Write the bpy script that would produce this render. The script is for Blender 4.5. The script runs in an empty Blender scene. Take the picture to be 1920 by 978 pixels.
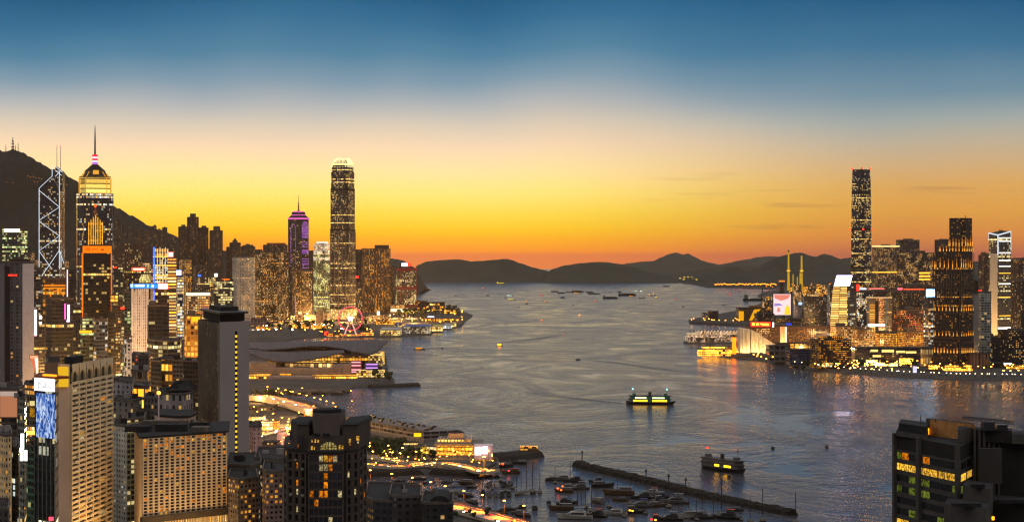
import bpy, math, random
from mathutils import Vector, Matrix
from mathutils import noise as mnoise
random.seed(7)
R = math.radians
SC = bpy.context.scene
COL = SC.collection

# ------------------------------------------------------------------ camera
F, H, YH = 3700.0, 180.0, 478.0          # focal length in photo pixels, eye height in metres, photo row of eye level
cam_data = bpy.data.cameras.new('camera')
cam_data.sensor_width = 36.0
cam_data.lens = 36.0 * F / 1920.0
cam_data.shift_y = (YH - 489.0) / 1920.0
cam_data.clip_start = 1.0
cam_data.clip_end = 90000.0
cam = bpy.data.objects.new('camera', cam_data)
cam.location = (0, 0, H)
cam.rotation_euler = (R(90), 0, 0)
COL.objects.link(cam)
SC.camera = cam

# ------------------------------------------------------------------ render settings, exposure
SC.view_settings.view_transform = 'Standard'
SC.view_settings.look = 'None'
SC.view_settings.exposure = 0.0
SC.view_settings.gamma = 1.0
SC.view_settings.use_curve_mapping = False
cy = SC.cycles
cy.max_bounces = 5
cy.diffuse_bounces = 2
cy.glossy_bounces = 3
cy.transmission_bounces = 2
cy.volume_bounces = 0
cy.transparent_max_bounces = 6
cy.sample_clamp_indirect = 3.0
cy.sample_clamp_direct = 0.0
cy.caustics_reflective = False
cy.caustics_refractive = False
cy.use_denoising = True
cy.denoiser = 'OPENIMAGEDENOISE'
cy.use_adaptive_sampling = False
cy.pixel_filter_type = 'BLACKMAN_HARRIS'
cy.filter_width = 1.3


def lin(c):
 """photo colour 0..255 -> linear"""
 o = []
 for v in c[:3]:
  v = v / 255.0
  o.append(v / 12.92 if v <= 0.04045 else ((v + 0.055) / 1.055) ** 2.4)
 return (o[0], o[1], o[2], 1.0)


# ------------------------------------------------------------------ sky
world = bpy.data.worlds.new('World')
SC.world = world
world.use_nodes = True
wt = world.node_tree
wt.nodes.clear()


def wn(kind, **kw):
 n = wt.nodes.new(kind)
 for k, v in kw.items():
  setattr(n, k, v)
 return n


def wl(a, b):
 wt.links.new(a, b)


def wmath(op, a, b=None, clamp=False):
 n = wn('ShaderNodeMath', operation=op, use_clamp=clamp)
 for i, v in enumerate((a, b)):
  if v is None:
   continue
  if isinstance(v, (int, float)):
   n.inputs[i].default_value = v
  else:
   wl(v, n.inputs[i])
 return n.outputs[0]


def sky_ramp(fac, stops):
 n = wn('ShaderNodeValToRGB')
 n.color_ramp.interpolation = 'EASE' if False else 'LINEAR'
 el = n.color_ramp.elements
 first = True
 for p, c in stops:
  e = el[0] if first else el.new(p)
  e.position = p
  e.color = lin(c)
  first = False
 if len(el) > len(stops):
  el.remove(el[len(stops)])
 wl(fac, n.inputs[0])
 return n.outputs[0]


def row(y):                                # photo row -> ramp position (2 x sine of elevation)
 return 2 * math.sin(math.atan((YH - y) / F))


w_tc = wn('ShaderNodeTexCoord')
w_sep = wn('ShaderNodeSeparateXYZ')
wl(w_tc.outputs['Generated'], w_sep.inputs[0])
dx, dy, dz = w_sep.outputs[0], w_sep.outputs[1], w_sep.outputs[2]
w_az = wn('ShaderNodeTexNoise', noise_dimensions='2D')
w_az.inputs['Scale'].default_value = 7.0
w_az.inputs['Detail'].default_value = 2.0
w_cx = wn('ShaderNodeCombineXYZ')
wl(dx, w_cx.inputs[0]); wl(wmath('MULTIPLY', dz, 1.5), w_cx.inputs[1])
wl(w_cx.outputs[0], w_az.inputs['Vector'])
elev = wmath('MULTIPLY', wmath('MULTIPLY', dz, wmath('ADD', 0.89, wmath('MULTIPLY', w_az.outputs[0], 0.22))), 2.0, True)
HIGH = [(0.34, (20, 72, 112)), (0.55, (14, 52, 90)), (1.0, (9, 36, 70))]
centre = sky_ramp(elev, [(0.0, (230, 124, 62)), (row(470), (250, 148, 30)), (row(450), (255, 172, 0)), (row(430), (255, 198, 0)), (row(400), (255, 217, 62)),
       (row(360), (255, 224, 116)), (row(320), (252, 219, 150)), (row(270), (238, 208, 172)), (row(230), (212, 198, 178)),
       (row(195), (180, 182, 182)), (row(150), (128, 156, 174)), (row(100), (78, 130, 160)), (row(50), (46, 110, 148)), (row(0), (20, 92, 132))] + HIGH)
side = sky_ramp(elev, [(0.0, (196, 104, 78)), (row(445), (232, 142, 62)), (row(400), (242, 170, 66)), (row(350), (232, 176, 96)), (row(310), (216, 180, 132)),
      (row(270), (194, 180, 156)), (row(230), (164, 172, 168)), (row(180), (112, 144, 162)), (row(100), (58, 114, 148)), (row(0), (12, 84, 128))] + HIGH)
dusk = sky_ramp(elev, [(0.0, (112, 103, 107)), (0.1, (126, 114, 114)), (0.25, (119, 112, 121)), (0.5, (79, 87, 110)), (1.0, (40, 56, 86))])
w_side = wmath('SMOOTHSTEP', dx, None) if False else None
mr = wn('ShaderNodeMapRange', interpolation_type='SMOOTHSTEP')
wl(dx, mr.inputs[0])
mr.inputs[1].default_value = 0.01
mr.inputs[2].default_value = 0.21
mixa = wn('ShaderNodeMix', data_type='RGBA')
wl(mr.outputs[0], mixa.inputs[0]); wl(centre, mixa.inputs[6]); wl(side, mixa.inputs[7])
mb_ = wn('ShaderNodeMapRange', interpolation_type='SMOOTHSTEP')
wl(dy, mb_.inputs[0])
mb_.inputs[1].default_value = 0.9
mb_.inputs[2].default_value = 0.25
mixb = wn('ShaderNodeMix', data_type='RGBA')
wl(mb_.outputs[0], mixb.inputs[0]); wl(mixa.outputs[2], mixb.inputs[6]); wl(dusk, mixb.inputs[7])
# thin streaks of cloud low over the horizon
w_map = wn('ShaderNodeMapping')
w_map.inputs['Scale'].default_value = (16.0, 16.0, 210.0)
w_map.inputs['Location'].default_value = (3.1, 0.4, 7.7)
wl(w_tc.outputs['Generated'], w_map.inputs[0])
w_noise = wn('ShaderNodeTexNoise')
w_noise.inputs['Scale'].default_value = 1.0
w_noise.inputs['Detail'].default_value = 5.0
w_noise.inputs['Roughness'].default_value = 0.55
w_noise.inputs['Distortion'].default_value = 0.3
wl(w_map.outputs[0], w_noise.inputs['Vector'])
c1 = wn('ShaderNodeMapRange', interpolation_type='SMOOTHSTEP')
wl(w_noise.outputs[0], c1.inputs[0])
c1.inputs[1].default_value = 0.56
c1.inputs[2].default_value = 0.74
c2 = wn('ShaderNodeMapRange', interpolation_type='SMOOTHSTEP')      # only in a low belt
wl(dz, c2.inputs[0])
c2.inputs[1].default_value = 0.052
c2.inputs[2].default_value = 0.03
c3 = wn('ShaderNodeMapRange', interpolation_type='SMOOTHSTEP')      # mostly to the right
wl(dx, c3.inputs[0])
c3.inputs[1].default_value = -0.05
c3.inputs[2].default_value = 0.17
cl = wmath('MULTIPLY', wmath('MULTIPLY', c1.outputs[0], c2.outputs[0]), wmath('MULTIPLY', c3.outputs[0], 0.3))
mixc = wn('ShaderNodeMix', data_type='RGBA')
wl(cl, mixc.inputs[0]); wl(mixb.outputs[2], mixc.inputs[6])
mixc.inputs[7].default_value = lin((160, 106, 84))
bg = wn('ShaderNodeBackground')
w_gl = wn('ShaderNodeMapRange', interpolation_type='SMOOTHSTEP')
wl(dx, w_gl.inputs[0])
for i_, v_ in enumerate((0.2, -0.04, 1.0, 1.3)):
 w_gl.inputs[i_ + 1].default_value = v_
w_gz = wn('ShaderNodeMapRange', interpolation_type='SMOOTHSTEP')
wl(dz, w_gz.inputs[0])
w_gz.inputs[1].default_value = 0.09
w_gz.inputs[2].default_value = 0.035
wl(wmath('ADD', 1.04, wmath('MULTIPLY', w_gz.outputs[0], wmath('SUBTRACT', w_gl.outputs[0], 1.04))), bg.inputs[1])
wl(mixc.outputs[2], bg.inputs[0])
# the Sky Texture after sunset adds its weak twilight on top
nish = wn('ShaderNodeTexSky', sky_type='NISHITA')
nish.sun_disc = False
nish.sun_elevation = R(-1.5)
nish.sun_rotation = R(-2)
nish.air_density = 1.0
nish.dust_density = 1.0
bg2 = wn('ShaderNodeBackground')
bg2.inputs[1].default_value = 0.0
wl(nish.outputs[0], bg2.inputs[0])
addn = wn('ShaderNodeAddShader')
wl(bg.outputs[0], addn.inputs[0]); wl(bg2.outputs[0], addn.inputs[1])
wout = wn('ShaderNodeOutputWorld')
wl(addn.outputs[0], wout.inputs['Surface'])
world.cycles.sampling_method = 'MANUAL'
world.cycles.sample_map_resolution = 1024


# ------------------------------------------------------------------ photo geometry
def XD(px, D):
 return (px - 960.0) * D / F


def ZD(py, D):
 return H - (py - YH) * D / F


def P(px, py, D):
 return Vector((XD(px, D), D, ZD(py, D)))


def G(px, py, z=0.0):
 """where the line of sight through a photo pixel meets the level z"""
 D = F * (H - z) / (py - YH)
 return Vector((XD(px, D), D, z))


# ------------------------------------------------------------------ materials
MATS = {}


class NT:
 def __init__(self, tree):
  self.t = tree

 def n(self, kind, **kw):
  n = self.t.nodes.new(kind)
  for k, v in kw.items():
   setattr(n, k, v)
  return n

 def l(self, a, b):
  self.t.links.new(a, b)

 def put(self, sock, v):
  if v is None:
   return
  if isinstance(v, bpy.types.NodeSocket):
   self.l(v, sock)
  elif isinstance(v, (tuple, list)) and len(v) == 4 and sock.type == 'VECTOR':
   sock.default_value = v[:3]
  else:
   sock.default_value = v

 def m(self, op, a, b=None, clamp=False):
  n = self.n('ShaderNodeMath', operation=op, use_clamp=clamp)
  self.put(n.inputs[0], a)
  self.put(n.inputs[1], b)
  return n.outputs[0]

 def mix(self, f, a, b):
  n = self.n('ShaderNodeMix', data_type='RGBA')
  self.put(n.inputs[0], f); self.put(n.inputs[6], a); self.put(n.inputs[7], b)
  return n.outputs[2]

 def rng(self, v, a, b, c=0.0, d=1.0, smooth=False):
  n = self.n('ShaderNodeMapRange', interpolation_type='SMOOTHSTEP' if smooth else 'LINEAR')
  self.put(n.inputs[0], v)
  for i, q in enumerate((a, b, c, d)):
   self.put(n.inputs[i + 1], q)
  return n.outputs[0]

 def noise(self, vec, scale, detail=2.0, rough=0.5, dist=0.0, dim='3D'):
  n = self.n('ShaderNodeTexNoise', noise_dimensions=dim)
  if vec is not None:
   self.l(vec, n.inputs['Vector'])
  n.inputs['Scale'].default_value = scale
  n.inputs['Detail'].default_value = detail
  n.inputs['Roughness'].default_value = rough
  n.inputs['Distortion'].default_value = dist
  return n.outputs[0]

 def xyz(self, x, y, z=0.0):
  n = self.n('ShaderNodeCombineXYZ')
  self.put(n.inputs[0], x); self.put(n.inputs[1], y); self.put(n.inputs[2], z)
  return n.outputs[0]


def newmat(name):
 m = bpy.data.materials.new(name)
 m.use_nodes = True
 m.node_tree.nodes.clear()
 return m, NT(m.node_tree)


def paint(name, col, rough=0.7, metal=0.0, var=0.18, scale=0.25, spec=0.4):
 """a plain surface with uneven wear"""
 if name in MATS:
  return MATS[name]
 m, t = newmat(name)
 c = lin(col) if max(col) > 1.5 else (col[0], col[1], col[2], 1)
 tc = t.n('ShaderNodeTexCoord')
 nz = t.noise(tc.outputs['Object'], scale, 4.0, 0.6)
 f = t.rng(nz, 0.3, 0.7, 1 - var, 1 + var)
 hsv = t.n('ShaderNodeHueSaturation')
 hsv.inputs['Color'].default_value = c
 t.l(f, hsv.inputs['Value'])
 b = t.n('ShaderNodeBsdfPrincipled')
 t.l(hsv.outputs[0], b.inputs['Base Color'])
 t.l(t.rng(nz, 0.3, 0.7, max(0.03, rough - 0.1), min(1, rough + 0.1)), b.inputs['Roughness'])
 b.inputs['Metallic'].default_value = metal
 b.inputs['Specular IOR Level'].default_value = min(spec, 0.08) if rough > 0.64 else spec
 o = t.n('ShaderNodeOutputMaterial')
 t.l(b.outputs[0], o.inputs[0])
 MATS[name] = m
 return m


def lamp(name, col, e, sampled=True):
 """something that gives off light"""
 if name in MATS:
  return MATS[name]
 m, t = newmat(name)
 em = t.n('ShaderNodeEmission')
 em.inputs[0].default_value = lin(col)
 em.inputs[1].default_value = e
 o = t.n('ShaderNodeOutputMaterial')
 t.l(em.outputs[0], o.inputs[0])
 m.cycles.emission_sampling = 'AUTO' if sampled else 'NONE'
 MATS[name] = m
 return m


# ------------------------------------------------------------------ mesh builder
class MB:
 def __init__(self):
  self.v, self.f, self.u, self.mi = [], [], [], []

 def face(self, pts, uvs=None, mi=0):
  i = len(self.v)
  self.v.extend([tuple(p) for p in pts])
  self.f.append(tuple(range(i, i + len(pts))))
  self.u.extend(uvs if uvs else [(p[0], p[1]) for p in pts])
  self.mi.append(mi)

 def prism(self, poly, z0, z1, poly2=None, mi=0, top=1, bottom=False, u0=0.0, zs=None):
  """poly: counter-clockwise (x, y); poly2: the outline at z1; zs: a height for each top vertex"""
  q = poly2 or poly
  n = len(poly)
  u = u0
  for i in range(n):
   j = (i + 1) % n
   a, b = poly[i], poly[j]
   d = math.hypot(b[0] - a[0], b[1] - a[1])
   zi, zj = (zs[i], zs[j]) if zs else (z1, z1)
   self.face([(a[0], a[1], z0), (b[0], b[1], z0), (q[j][0], q[j][1], zj), (q[i][0], q[i][1], zi)],
      [(u, z0), (u + d, z0), (u + d, zj), (u, zi)], mi)
   u += d
  if top is not None:
   self.face([(q[i][0], q[i][1], zs[i] if zs else z1) for i in range(n)], None, top)
  if bottom:
   self.face([(p[0], p[1], z0) for p in reversed(poly)], None, top or 0)
  return self

 def box(self, x0, x1, y0, y1, z0, z1, mi=0, top=None, bottom=True):
  return self.prism([(x0, y0), (x1, y0), (x1, y1), (x0, y1)], z0, z1, None, mi, mi if top is None else top, bottom)

 def bar(self, p, q, r, n=6, mi=0, r2=None):
  p, q = Vector(p), Vector(q)
  d = (q - p)
  if d.length < 1e-6:
   return self
  d.normalize()
  a = d.orthogonal().normalized()
  b = d.cross(a)
  r2 = r if r2 is None else r2
  c0 = [p + (a * math.cos(2 * math.pi * k / n) + b * math.sin(2 * math.pi * k / n)) * r for k in range(n)]
  c1 = [q + (a * math.cos(2 * math.pi * k / n) + b * math.sin(2 * math.pi * k / n)) * r2 for k in range(n)]
  for k in range(n):
   j = (k + 1) % n
   self.face([c0[k], c0[j], c1[j], c1[k]], None, mi)
  self.face(list(reversed(c0)), None, mi)
  self.face(c1, None, mi)
  return self

 def lathe(self, prof, n=12, cx=0.0, cy_=0.0, mi=0, a0=0.0):
  for (ra, za), (rb, zb) in zip(prof, prof[1:]):
   for k in range(n):
    t0, t1 = a0 + 2 * math.pi * k / n, a0 + 2 * math.pi * (k + 1) / n
    pts = [(cx + ra * math.cos(t0), cy_ + ra * math.sin(t0), za), (cx + ra * math.cos(t1), cy_ + ra * math.sin(t1), za),
      (cx + rb * math.cos(t1), cy_ + rb * math.sin(t1), zb), (cx + rb * math.cos(t0), cy_ + rb * math.sin(t0), zb)]
    uv = [(t0 * max(ra, rb), za), (t1 * max(ra, rb), za), (t1 * max(ra, rb), zb), (t0 * max(ra, rb), zb)]
    if ra < 1e-5:
     pts, uv = pts[1:], uv[1:]
    elif rb < 1e-5:
     pts, uv = pts[:3], uv[:3]
    self.face(pts, uv, mi)
  return self

 def sheet(self, rows, mi=0):
  """a grid of points as one surface"""
  for r0, r1 in zip(rows, rows[1:]):
   for k in range(len(r0) - 1):
    self.face([r0[k], r0[k + 1], r1[k + 1], r1[k]], None, mi)
  return self

 def build(self, name, mats, parent=None, smooth=False, merge=False):
  me = bpy.data.meshes.new(name)
  me.from_pydata(self.v, [], self.f)
  uvl = me.uv_layers.new(name='UVMap')
  flat = [c for p in self.u for c in p[:2]]
  uvl.data.foreach_set('uv', flat)
  if not isinstance(mats, (list, tuple)):
   mats = [mats]
  for m in mats:
   me.materials.append(m)
  if len(mats) > 1:
   me.polygons.foreach_set('material_index', [min(i, len(mats) - 1) for i in self.mi])
  if merge or smooth:
   import bmesh
   bm = bmesh.new()
   bm.from_mesh(me)
   bmesh.ops.remove_doubles(bm, verts=bm.verts, dist=0.01)
   bm.to_mesh(me)
   bm.free()
  if smooth:
   me.polygons.foreach_set('use_smooth', [True] * len(me.polygons))
  me.update()
  o = bpy.data.objects.new(name, me)
  COL.objects.link(o)
  if parent is not None:
   o.parent = parent
  return o


def tag(o, label=None, cat=None, group=None, kind=None):
 if label:
  o['label'] = label
 if cat:
  o['category'] = cat
 if group:
  o['group'] = group
 if kind:
  o['kind'] = kind
 return o


def thing(name, label, cat, loc=(0, 0, 0), rz=0.0, group=None):
 o = bpy.data.objects.new(name, None)
 o.empty_display_size = 1.0
 COL.objects.link(o)
 o.location = loc
 o.rotation_euler = (0, 0, rz)
 return tag(o, label, cat, group)


def structure(name, mb, mats, **kw):
 return tag(mb.build(name, mats, None, **kw), kind='structure')


def copy_tree(o, parent=None):
 c = o.copy()
 COL.objects.link(c)
 c.parent = parent
 for ch in KIDS.get(o.name, []):
  copy_tree(ch, c)
 return c


KIDS = {}


def index_kids(root):
 """remember the children of a prototype so that copying it is quick"""
 for o in list(bpy.data.objects):
  if o.parent is not None:
   p, q = o, o.parent
   while q.parent is not None:
    q = q.parent
   if q == root:
    KIDS.setdefault(o.parent.name, []).append(o)
# ------------------------------------------------------------------ water
def water_material():
 m, t = newmat('harbour_water')
 tc = t.n('ShaderNodeTexCoord')
 pos = tc.outputs['Object']
 sep = t.n('ShaderNodeSeparateXYZ')
 t.l(pos, sep.inputs[0])
 # wind patches and current lines, drawn out across the harbour
 mp = t.n('ShaderNodeMapping')
 mp.inputs['Scale'].default_value = (0.005, 0.0026, 1)
 mp.inputs['Rotation'].default_value = (0, 0, R(14))
 t.l(pos, mp.inputs[0])
 patch = t.noise(mp.outputs[0], 1.0, 6.0, 0.66, 2.4)
 mp2 = t.n('ShaderNodeMapping')
 mp2.inputs['Scale'].default_value = (0.03, 0.03, 1)
 mp2.inputs['Rotation'].default_value = (0, 0, R(-9))
 t.l(pos, mp2.inputs[0])
 chop = t.noise(mp2.outputs[0], 1.0, 5.0, 0.65, 0.6)
 mp3 = t.n('ShaderNodeMapping')
 mp3.inputs['Scale'].default_value = (0.12, 0.1, 1)
 mp3.inputs['Rotation'].default_value = (0, 0, R(6))
 t.l(pos, mp3.inputs[0])
 rip = t.noise(mp3.outputs[0], 1.0, 4.0, 0.6, 0.4)
 hgt = t.m('MULTIPLY', t.m('ADD', t.m('MULTIPLY', chop, 0.85), t.m('MULTIPLY', rip, 0.42)), t.rng(patch, 0.39, 0.61, 0.25, 1.75))
 bump = t.n('ShaderNodeBump')
 bump.inputs['Strength'].default_value = 1.0
 bump.inputs['Distance'].default_value = 1.0
 t.l(hgt, bump.inputs['Height'])
 b = t.n('ShaderNodeBsdfPrincipled')
 b.inputs['Base Color'].default_value = (0.032, 0.029, 0.034, 1)
 t.l(t.rng(patch, 0.35, 0.65, 0.13, 0.22), b.inputs['Roughness'])
 b.inputs['IOR'].default_value = 1.33
 b.inputs['Specular IOR Level'].default_value = 0.5
 t.l(bump.outputs[0], b.inputs['Normal'])
 o = t.n('ShaderNodeOutputMaterial')
 t.l(b.outputs[0], o.inputs[0])
 MATS['water'] = m
 return m


WATER = water_material()
wb = MB()
wb.face([(-12300, -200, 0), (12300, -200, 0), (12300, 25400, 0), (-12300, 25400, 0)])
structure('harbour_water', wb, WATER)


# ------------------------------------------------------------------ land
def ground_material():
 m, t = newmat('city_ground')
 tc = t.n('ShaderNodeTexCoord')
 n1 = t.noise(tc.outputs['Object'], 0.02, 5.0, 0.6)
 n2 = t.noise(tc.outputs['Object'], 0.15, 3.0, 0.6)
 c = t.mix(t.rng(n1, 0.42, 0.6), (0.03, 0.03, 0.03, 1), (0.055, 0.05, 0.045, 1))
 c = t.mix(t.rng(n2, 0.45, 0.7, 0, 0.6), c, (0.018, 0.02, 0.016, 1))
 b = t.n('ShaderNodeBsdfPrincipled')
 t.l(c, b.inputs['Base Color'])
 b.inputs['Roughness'].default_value = 0.95
 b.inputs['Specular IOR Level'].default_value = 0.08
 o = t.n('ShaderNodeOutputMaterial')
 t.l(b.outputs[0], o.inputs[0])
 return m


GROUND = ground_material()
SEAWALL = paint('seawall_stone', (0.12, 0.11, 0.10), 0.9)
LZ = 4.0


def land(name, pts, extra, z=LZ):
 """pts: shore in photo pixels, left to right or round; extra: ground-plan points that close the outline"""
 poly = [(G(x, y, 0.0).x, G(x, y, 0.0).y) for x, y in pts] + list(extra)
 a = sum(poly[i][0] * poly[(i + 1) % len(poly)][1] - poly[(i + 1) % len(poly)][0] * poly[i][1] for i in range(len(poly)))
 if a < 0:
  poly.reverse()
 mb = MB()
 mb.prism(poly, -3, z, None, 1, 0)
 return structure(name, mb, [GROUND, SEAWALL])


land('island_ground', [(985, 985), (860, 948), (760, 922), (640, 897), (560, 893), (560, 884), (690, 891), (800, 888), (880, 892), (918, 889), (936, 880), (935, 866), (905, 850),
      (850, 832), (800, 838), (760, 856), (690, 850), (640, 800), (615, 775), (600, 764), (560, 752), (470, 744), (470, 736), (560, 735), (655, 733), (660, 726),
      (700, 725), (740, 718), (728, 700), (724, 672), (690, 650), (610, 647), (520, 646), (530, 640), (575, 633), (620, 630), (690, 631), (735, 632), (800, 627),
      (866, 611), (873, 601), (886, 592), (868, 586), (850, 577), (800, 570), (780, 562), (700, 558)],
  [(-1000, 8800), (-8800, 8800), (-8800, -200), (-200, -200), (100, 900)])
land('peninsula_ground', [(1960, 714), (1900, 712), (1800, 711), (1700, 707), (1640, 703), (1560, 697), (1500, 689), (1478, 683), (1420, 675), (1385, 671), (1350, 667), (1340, 663), (1388, 655),
       (1388, 640), (1430, 630), (1440, 616), (1400, 612), (1340, 609), (1292, 606), (1291, 601), (1330, 594), (1400, 580), (1425, 571), (1440, 563), (1420, 556), (1430, 549), (1460, 545), (1470, 541)],
  [(3000, 11000), (8800, 11000), (8800, 1500), (2500, 1500)])
land('far_port_ground', [(1475, 543), (1400, 541), (1343, 537), (1310, 534), (1290, 533)], [(1080, 13500), (5000, 13500), (5000, 10200)], 5.0)


# ------------------------------------------------------------------ hills
def hill_material(name, a, b_, sc=0.02):
 m, t = newmat(name)
 tc = t.n('ShaderNodeTexCoord')
 n1 = t.noise(tc.outputs['Object'], sc, 6.0, 0.65)
 n2 = t.noise(tc.outputs['Object'], sc * 0.15, 3.0, 0.6)
 f = t.m('MULTIPLY', t.rng(n1, 0.4, 0.6), t.rng(n2, 0.35, 0.65, 0.2, 1.0))
 bump = t.n('ShaderNodeBump')
 bump.inputs['Strength'].default_value = 1.0
 bump.inputs['Distance'].default_value = 12.0
 t.l(n1, bump.inputs['Height'])
 b = t.n('ShaderNodeBsdfPrincipled')
 t.l(t.mix(f, a + (1,), b_ + (1,)), b.inputs['Base Color'])
 b.inputs['Roughness'].default_value = 0.95
 b.inputs['Specular IOR Level'].default_value = 0.1
 t.l(bump.outputs[0], b.inputs['Normal'])
 o = t.n('ShaderNodeOutputMaterial')
 t.l(b.outputs[0], o.inputs[0])
 return m


HILLS = {}


def interp(pts, x):
 if x <= pts[0][0]:
  return pts[0][1]
 for (x0, y0), (x1, y1) in zip(pts, pts[1:]):
  if x <= x1:
   k = (x - x0) / (x1 - x0)
   k = k * k * (3 - 2 * k) * 0.5 + k * 0.5
   return y0 + (y1 - y0) * k
 return pts[-1][1]


def hills(name, ridge, D, front, back, step=4.0, rough=0.05, mat=None, base=-2.0, rows=22, seed=0.0):
 """a range whose skyline runs through the ridge points; front and back are how far its foot lies before and behind the ridge"""
 mb = MB()
 xs = []
 x = ridge[0][0]
 while x <= ridge[-1][0]:
  xs.append(x)
  x += step
 grid = []
 for r in range(rows + 1):
  k = r / rows * 2 - 1                       # -1 the near foot, 0 the ridge, 1 the far foot
  line = []
  for px in xs:
   zr = ZD(interp(ridge, px), D)
   nz = mnoise.fractal(Vector((px * 0.035 + seed, k * 2.3, seed)), 0.9, 2.1, 5)
   nr = mnoise.fractal(Vector((px * 0.11 + seed, 4.2, seed)), 0.8, 2.1, 4)
   prof = (1 - abs(k)) ** 1.15
   wob = prof * (1 - prof) * 4
   z = base + (zr - base) * max(0.0, prof * (1 + rough * 2.4 * nz * wob + rough * 0.3 * nr * (1 if prof > 0.9 else 0.6)))
   dep = D + (front if k < 0 else back) * k + front * 0.22 * nz * (1 - abs(k)) * wob
   line.append(Vector((XD(px, D), dep, z)))
  grid.append(line)
 mb.sheet(grid)
 HILLS[name] = (ridge, D, front, base)
 return structure(name, mb, mat, smooth=True)


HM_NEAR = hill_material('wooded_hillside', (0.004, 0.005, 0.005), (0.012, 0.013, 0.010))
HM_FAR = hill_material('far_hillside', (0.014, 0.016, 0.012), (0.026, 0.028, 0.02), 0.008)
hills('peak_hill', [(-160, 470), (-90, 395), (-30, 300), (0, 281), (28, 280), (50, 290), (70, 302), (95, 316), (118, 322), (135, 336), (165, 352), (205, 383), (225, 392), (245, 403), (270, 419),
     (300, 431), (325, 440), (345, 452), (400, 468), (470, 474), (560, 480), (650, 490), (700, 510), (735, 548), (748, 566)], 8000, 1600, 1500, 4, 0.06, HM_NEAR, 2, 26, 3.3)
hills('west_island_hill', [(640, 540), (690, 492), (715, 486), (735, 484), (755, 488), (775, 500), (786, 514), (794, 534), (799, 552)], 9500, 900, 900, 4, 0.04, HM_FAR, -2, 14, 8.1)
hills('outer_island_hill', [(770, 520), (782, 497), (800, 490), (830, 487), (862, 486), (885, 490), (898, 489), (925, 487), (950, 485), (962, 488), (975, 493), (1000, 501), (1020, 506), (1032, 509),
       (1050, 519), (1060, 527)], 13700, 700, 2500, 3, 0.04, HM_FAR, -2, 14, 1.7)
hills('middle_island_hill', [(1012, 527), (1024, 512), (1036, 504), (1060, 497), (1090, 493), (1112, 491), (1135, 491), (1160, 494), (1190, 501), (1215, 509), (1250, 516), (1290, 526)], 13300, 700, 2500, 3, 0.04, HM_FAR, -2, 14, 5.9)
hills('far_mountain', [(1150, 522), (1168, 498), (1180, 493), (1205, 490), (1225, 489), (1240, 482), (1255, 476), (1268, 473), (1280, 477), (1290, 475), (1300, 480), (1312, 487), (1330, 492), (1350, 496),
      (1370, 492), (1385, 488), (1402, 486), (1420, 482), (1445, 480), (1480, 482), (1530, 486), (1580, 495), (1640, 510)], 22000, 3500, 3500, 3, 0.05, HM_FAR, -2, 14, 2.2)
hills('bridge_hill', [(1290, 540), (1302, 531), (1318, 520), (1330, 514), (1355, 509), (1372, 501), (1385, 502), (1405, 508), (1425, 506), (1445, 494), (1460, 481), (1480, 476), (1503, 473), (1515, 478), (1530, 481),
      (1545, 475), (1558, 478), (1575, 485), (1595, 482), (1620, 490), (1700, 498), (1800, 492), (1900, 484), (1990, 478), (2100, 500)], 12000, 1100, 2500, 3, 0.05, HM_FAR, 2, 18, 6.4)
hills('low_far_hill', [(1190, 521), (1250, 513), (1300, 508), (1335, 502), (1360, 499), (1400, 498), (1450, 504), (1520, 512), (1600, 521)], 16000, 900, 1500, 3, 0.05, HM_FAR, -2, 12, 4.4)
hills('east_hill', [(1820, 520), (1860, 500), (1900, 486), (1930, 480), (1990, 470), (2080, 500)], 9000, 900, 900, 4, 0.04, HM_FAR, 2, 12, 9.4)
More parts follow.
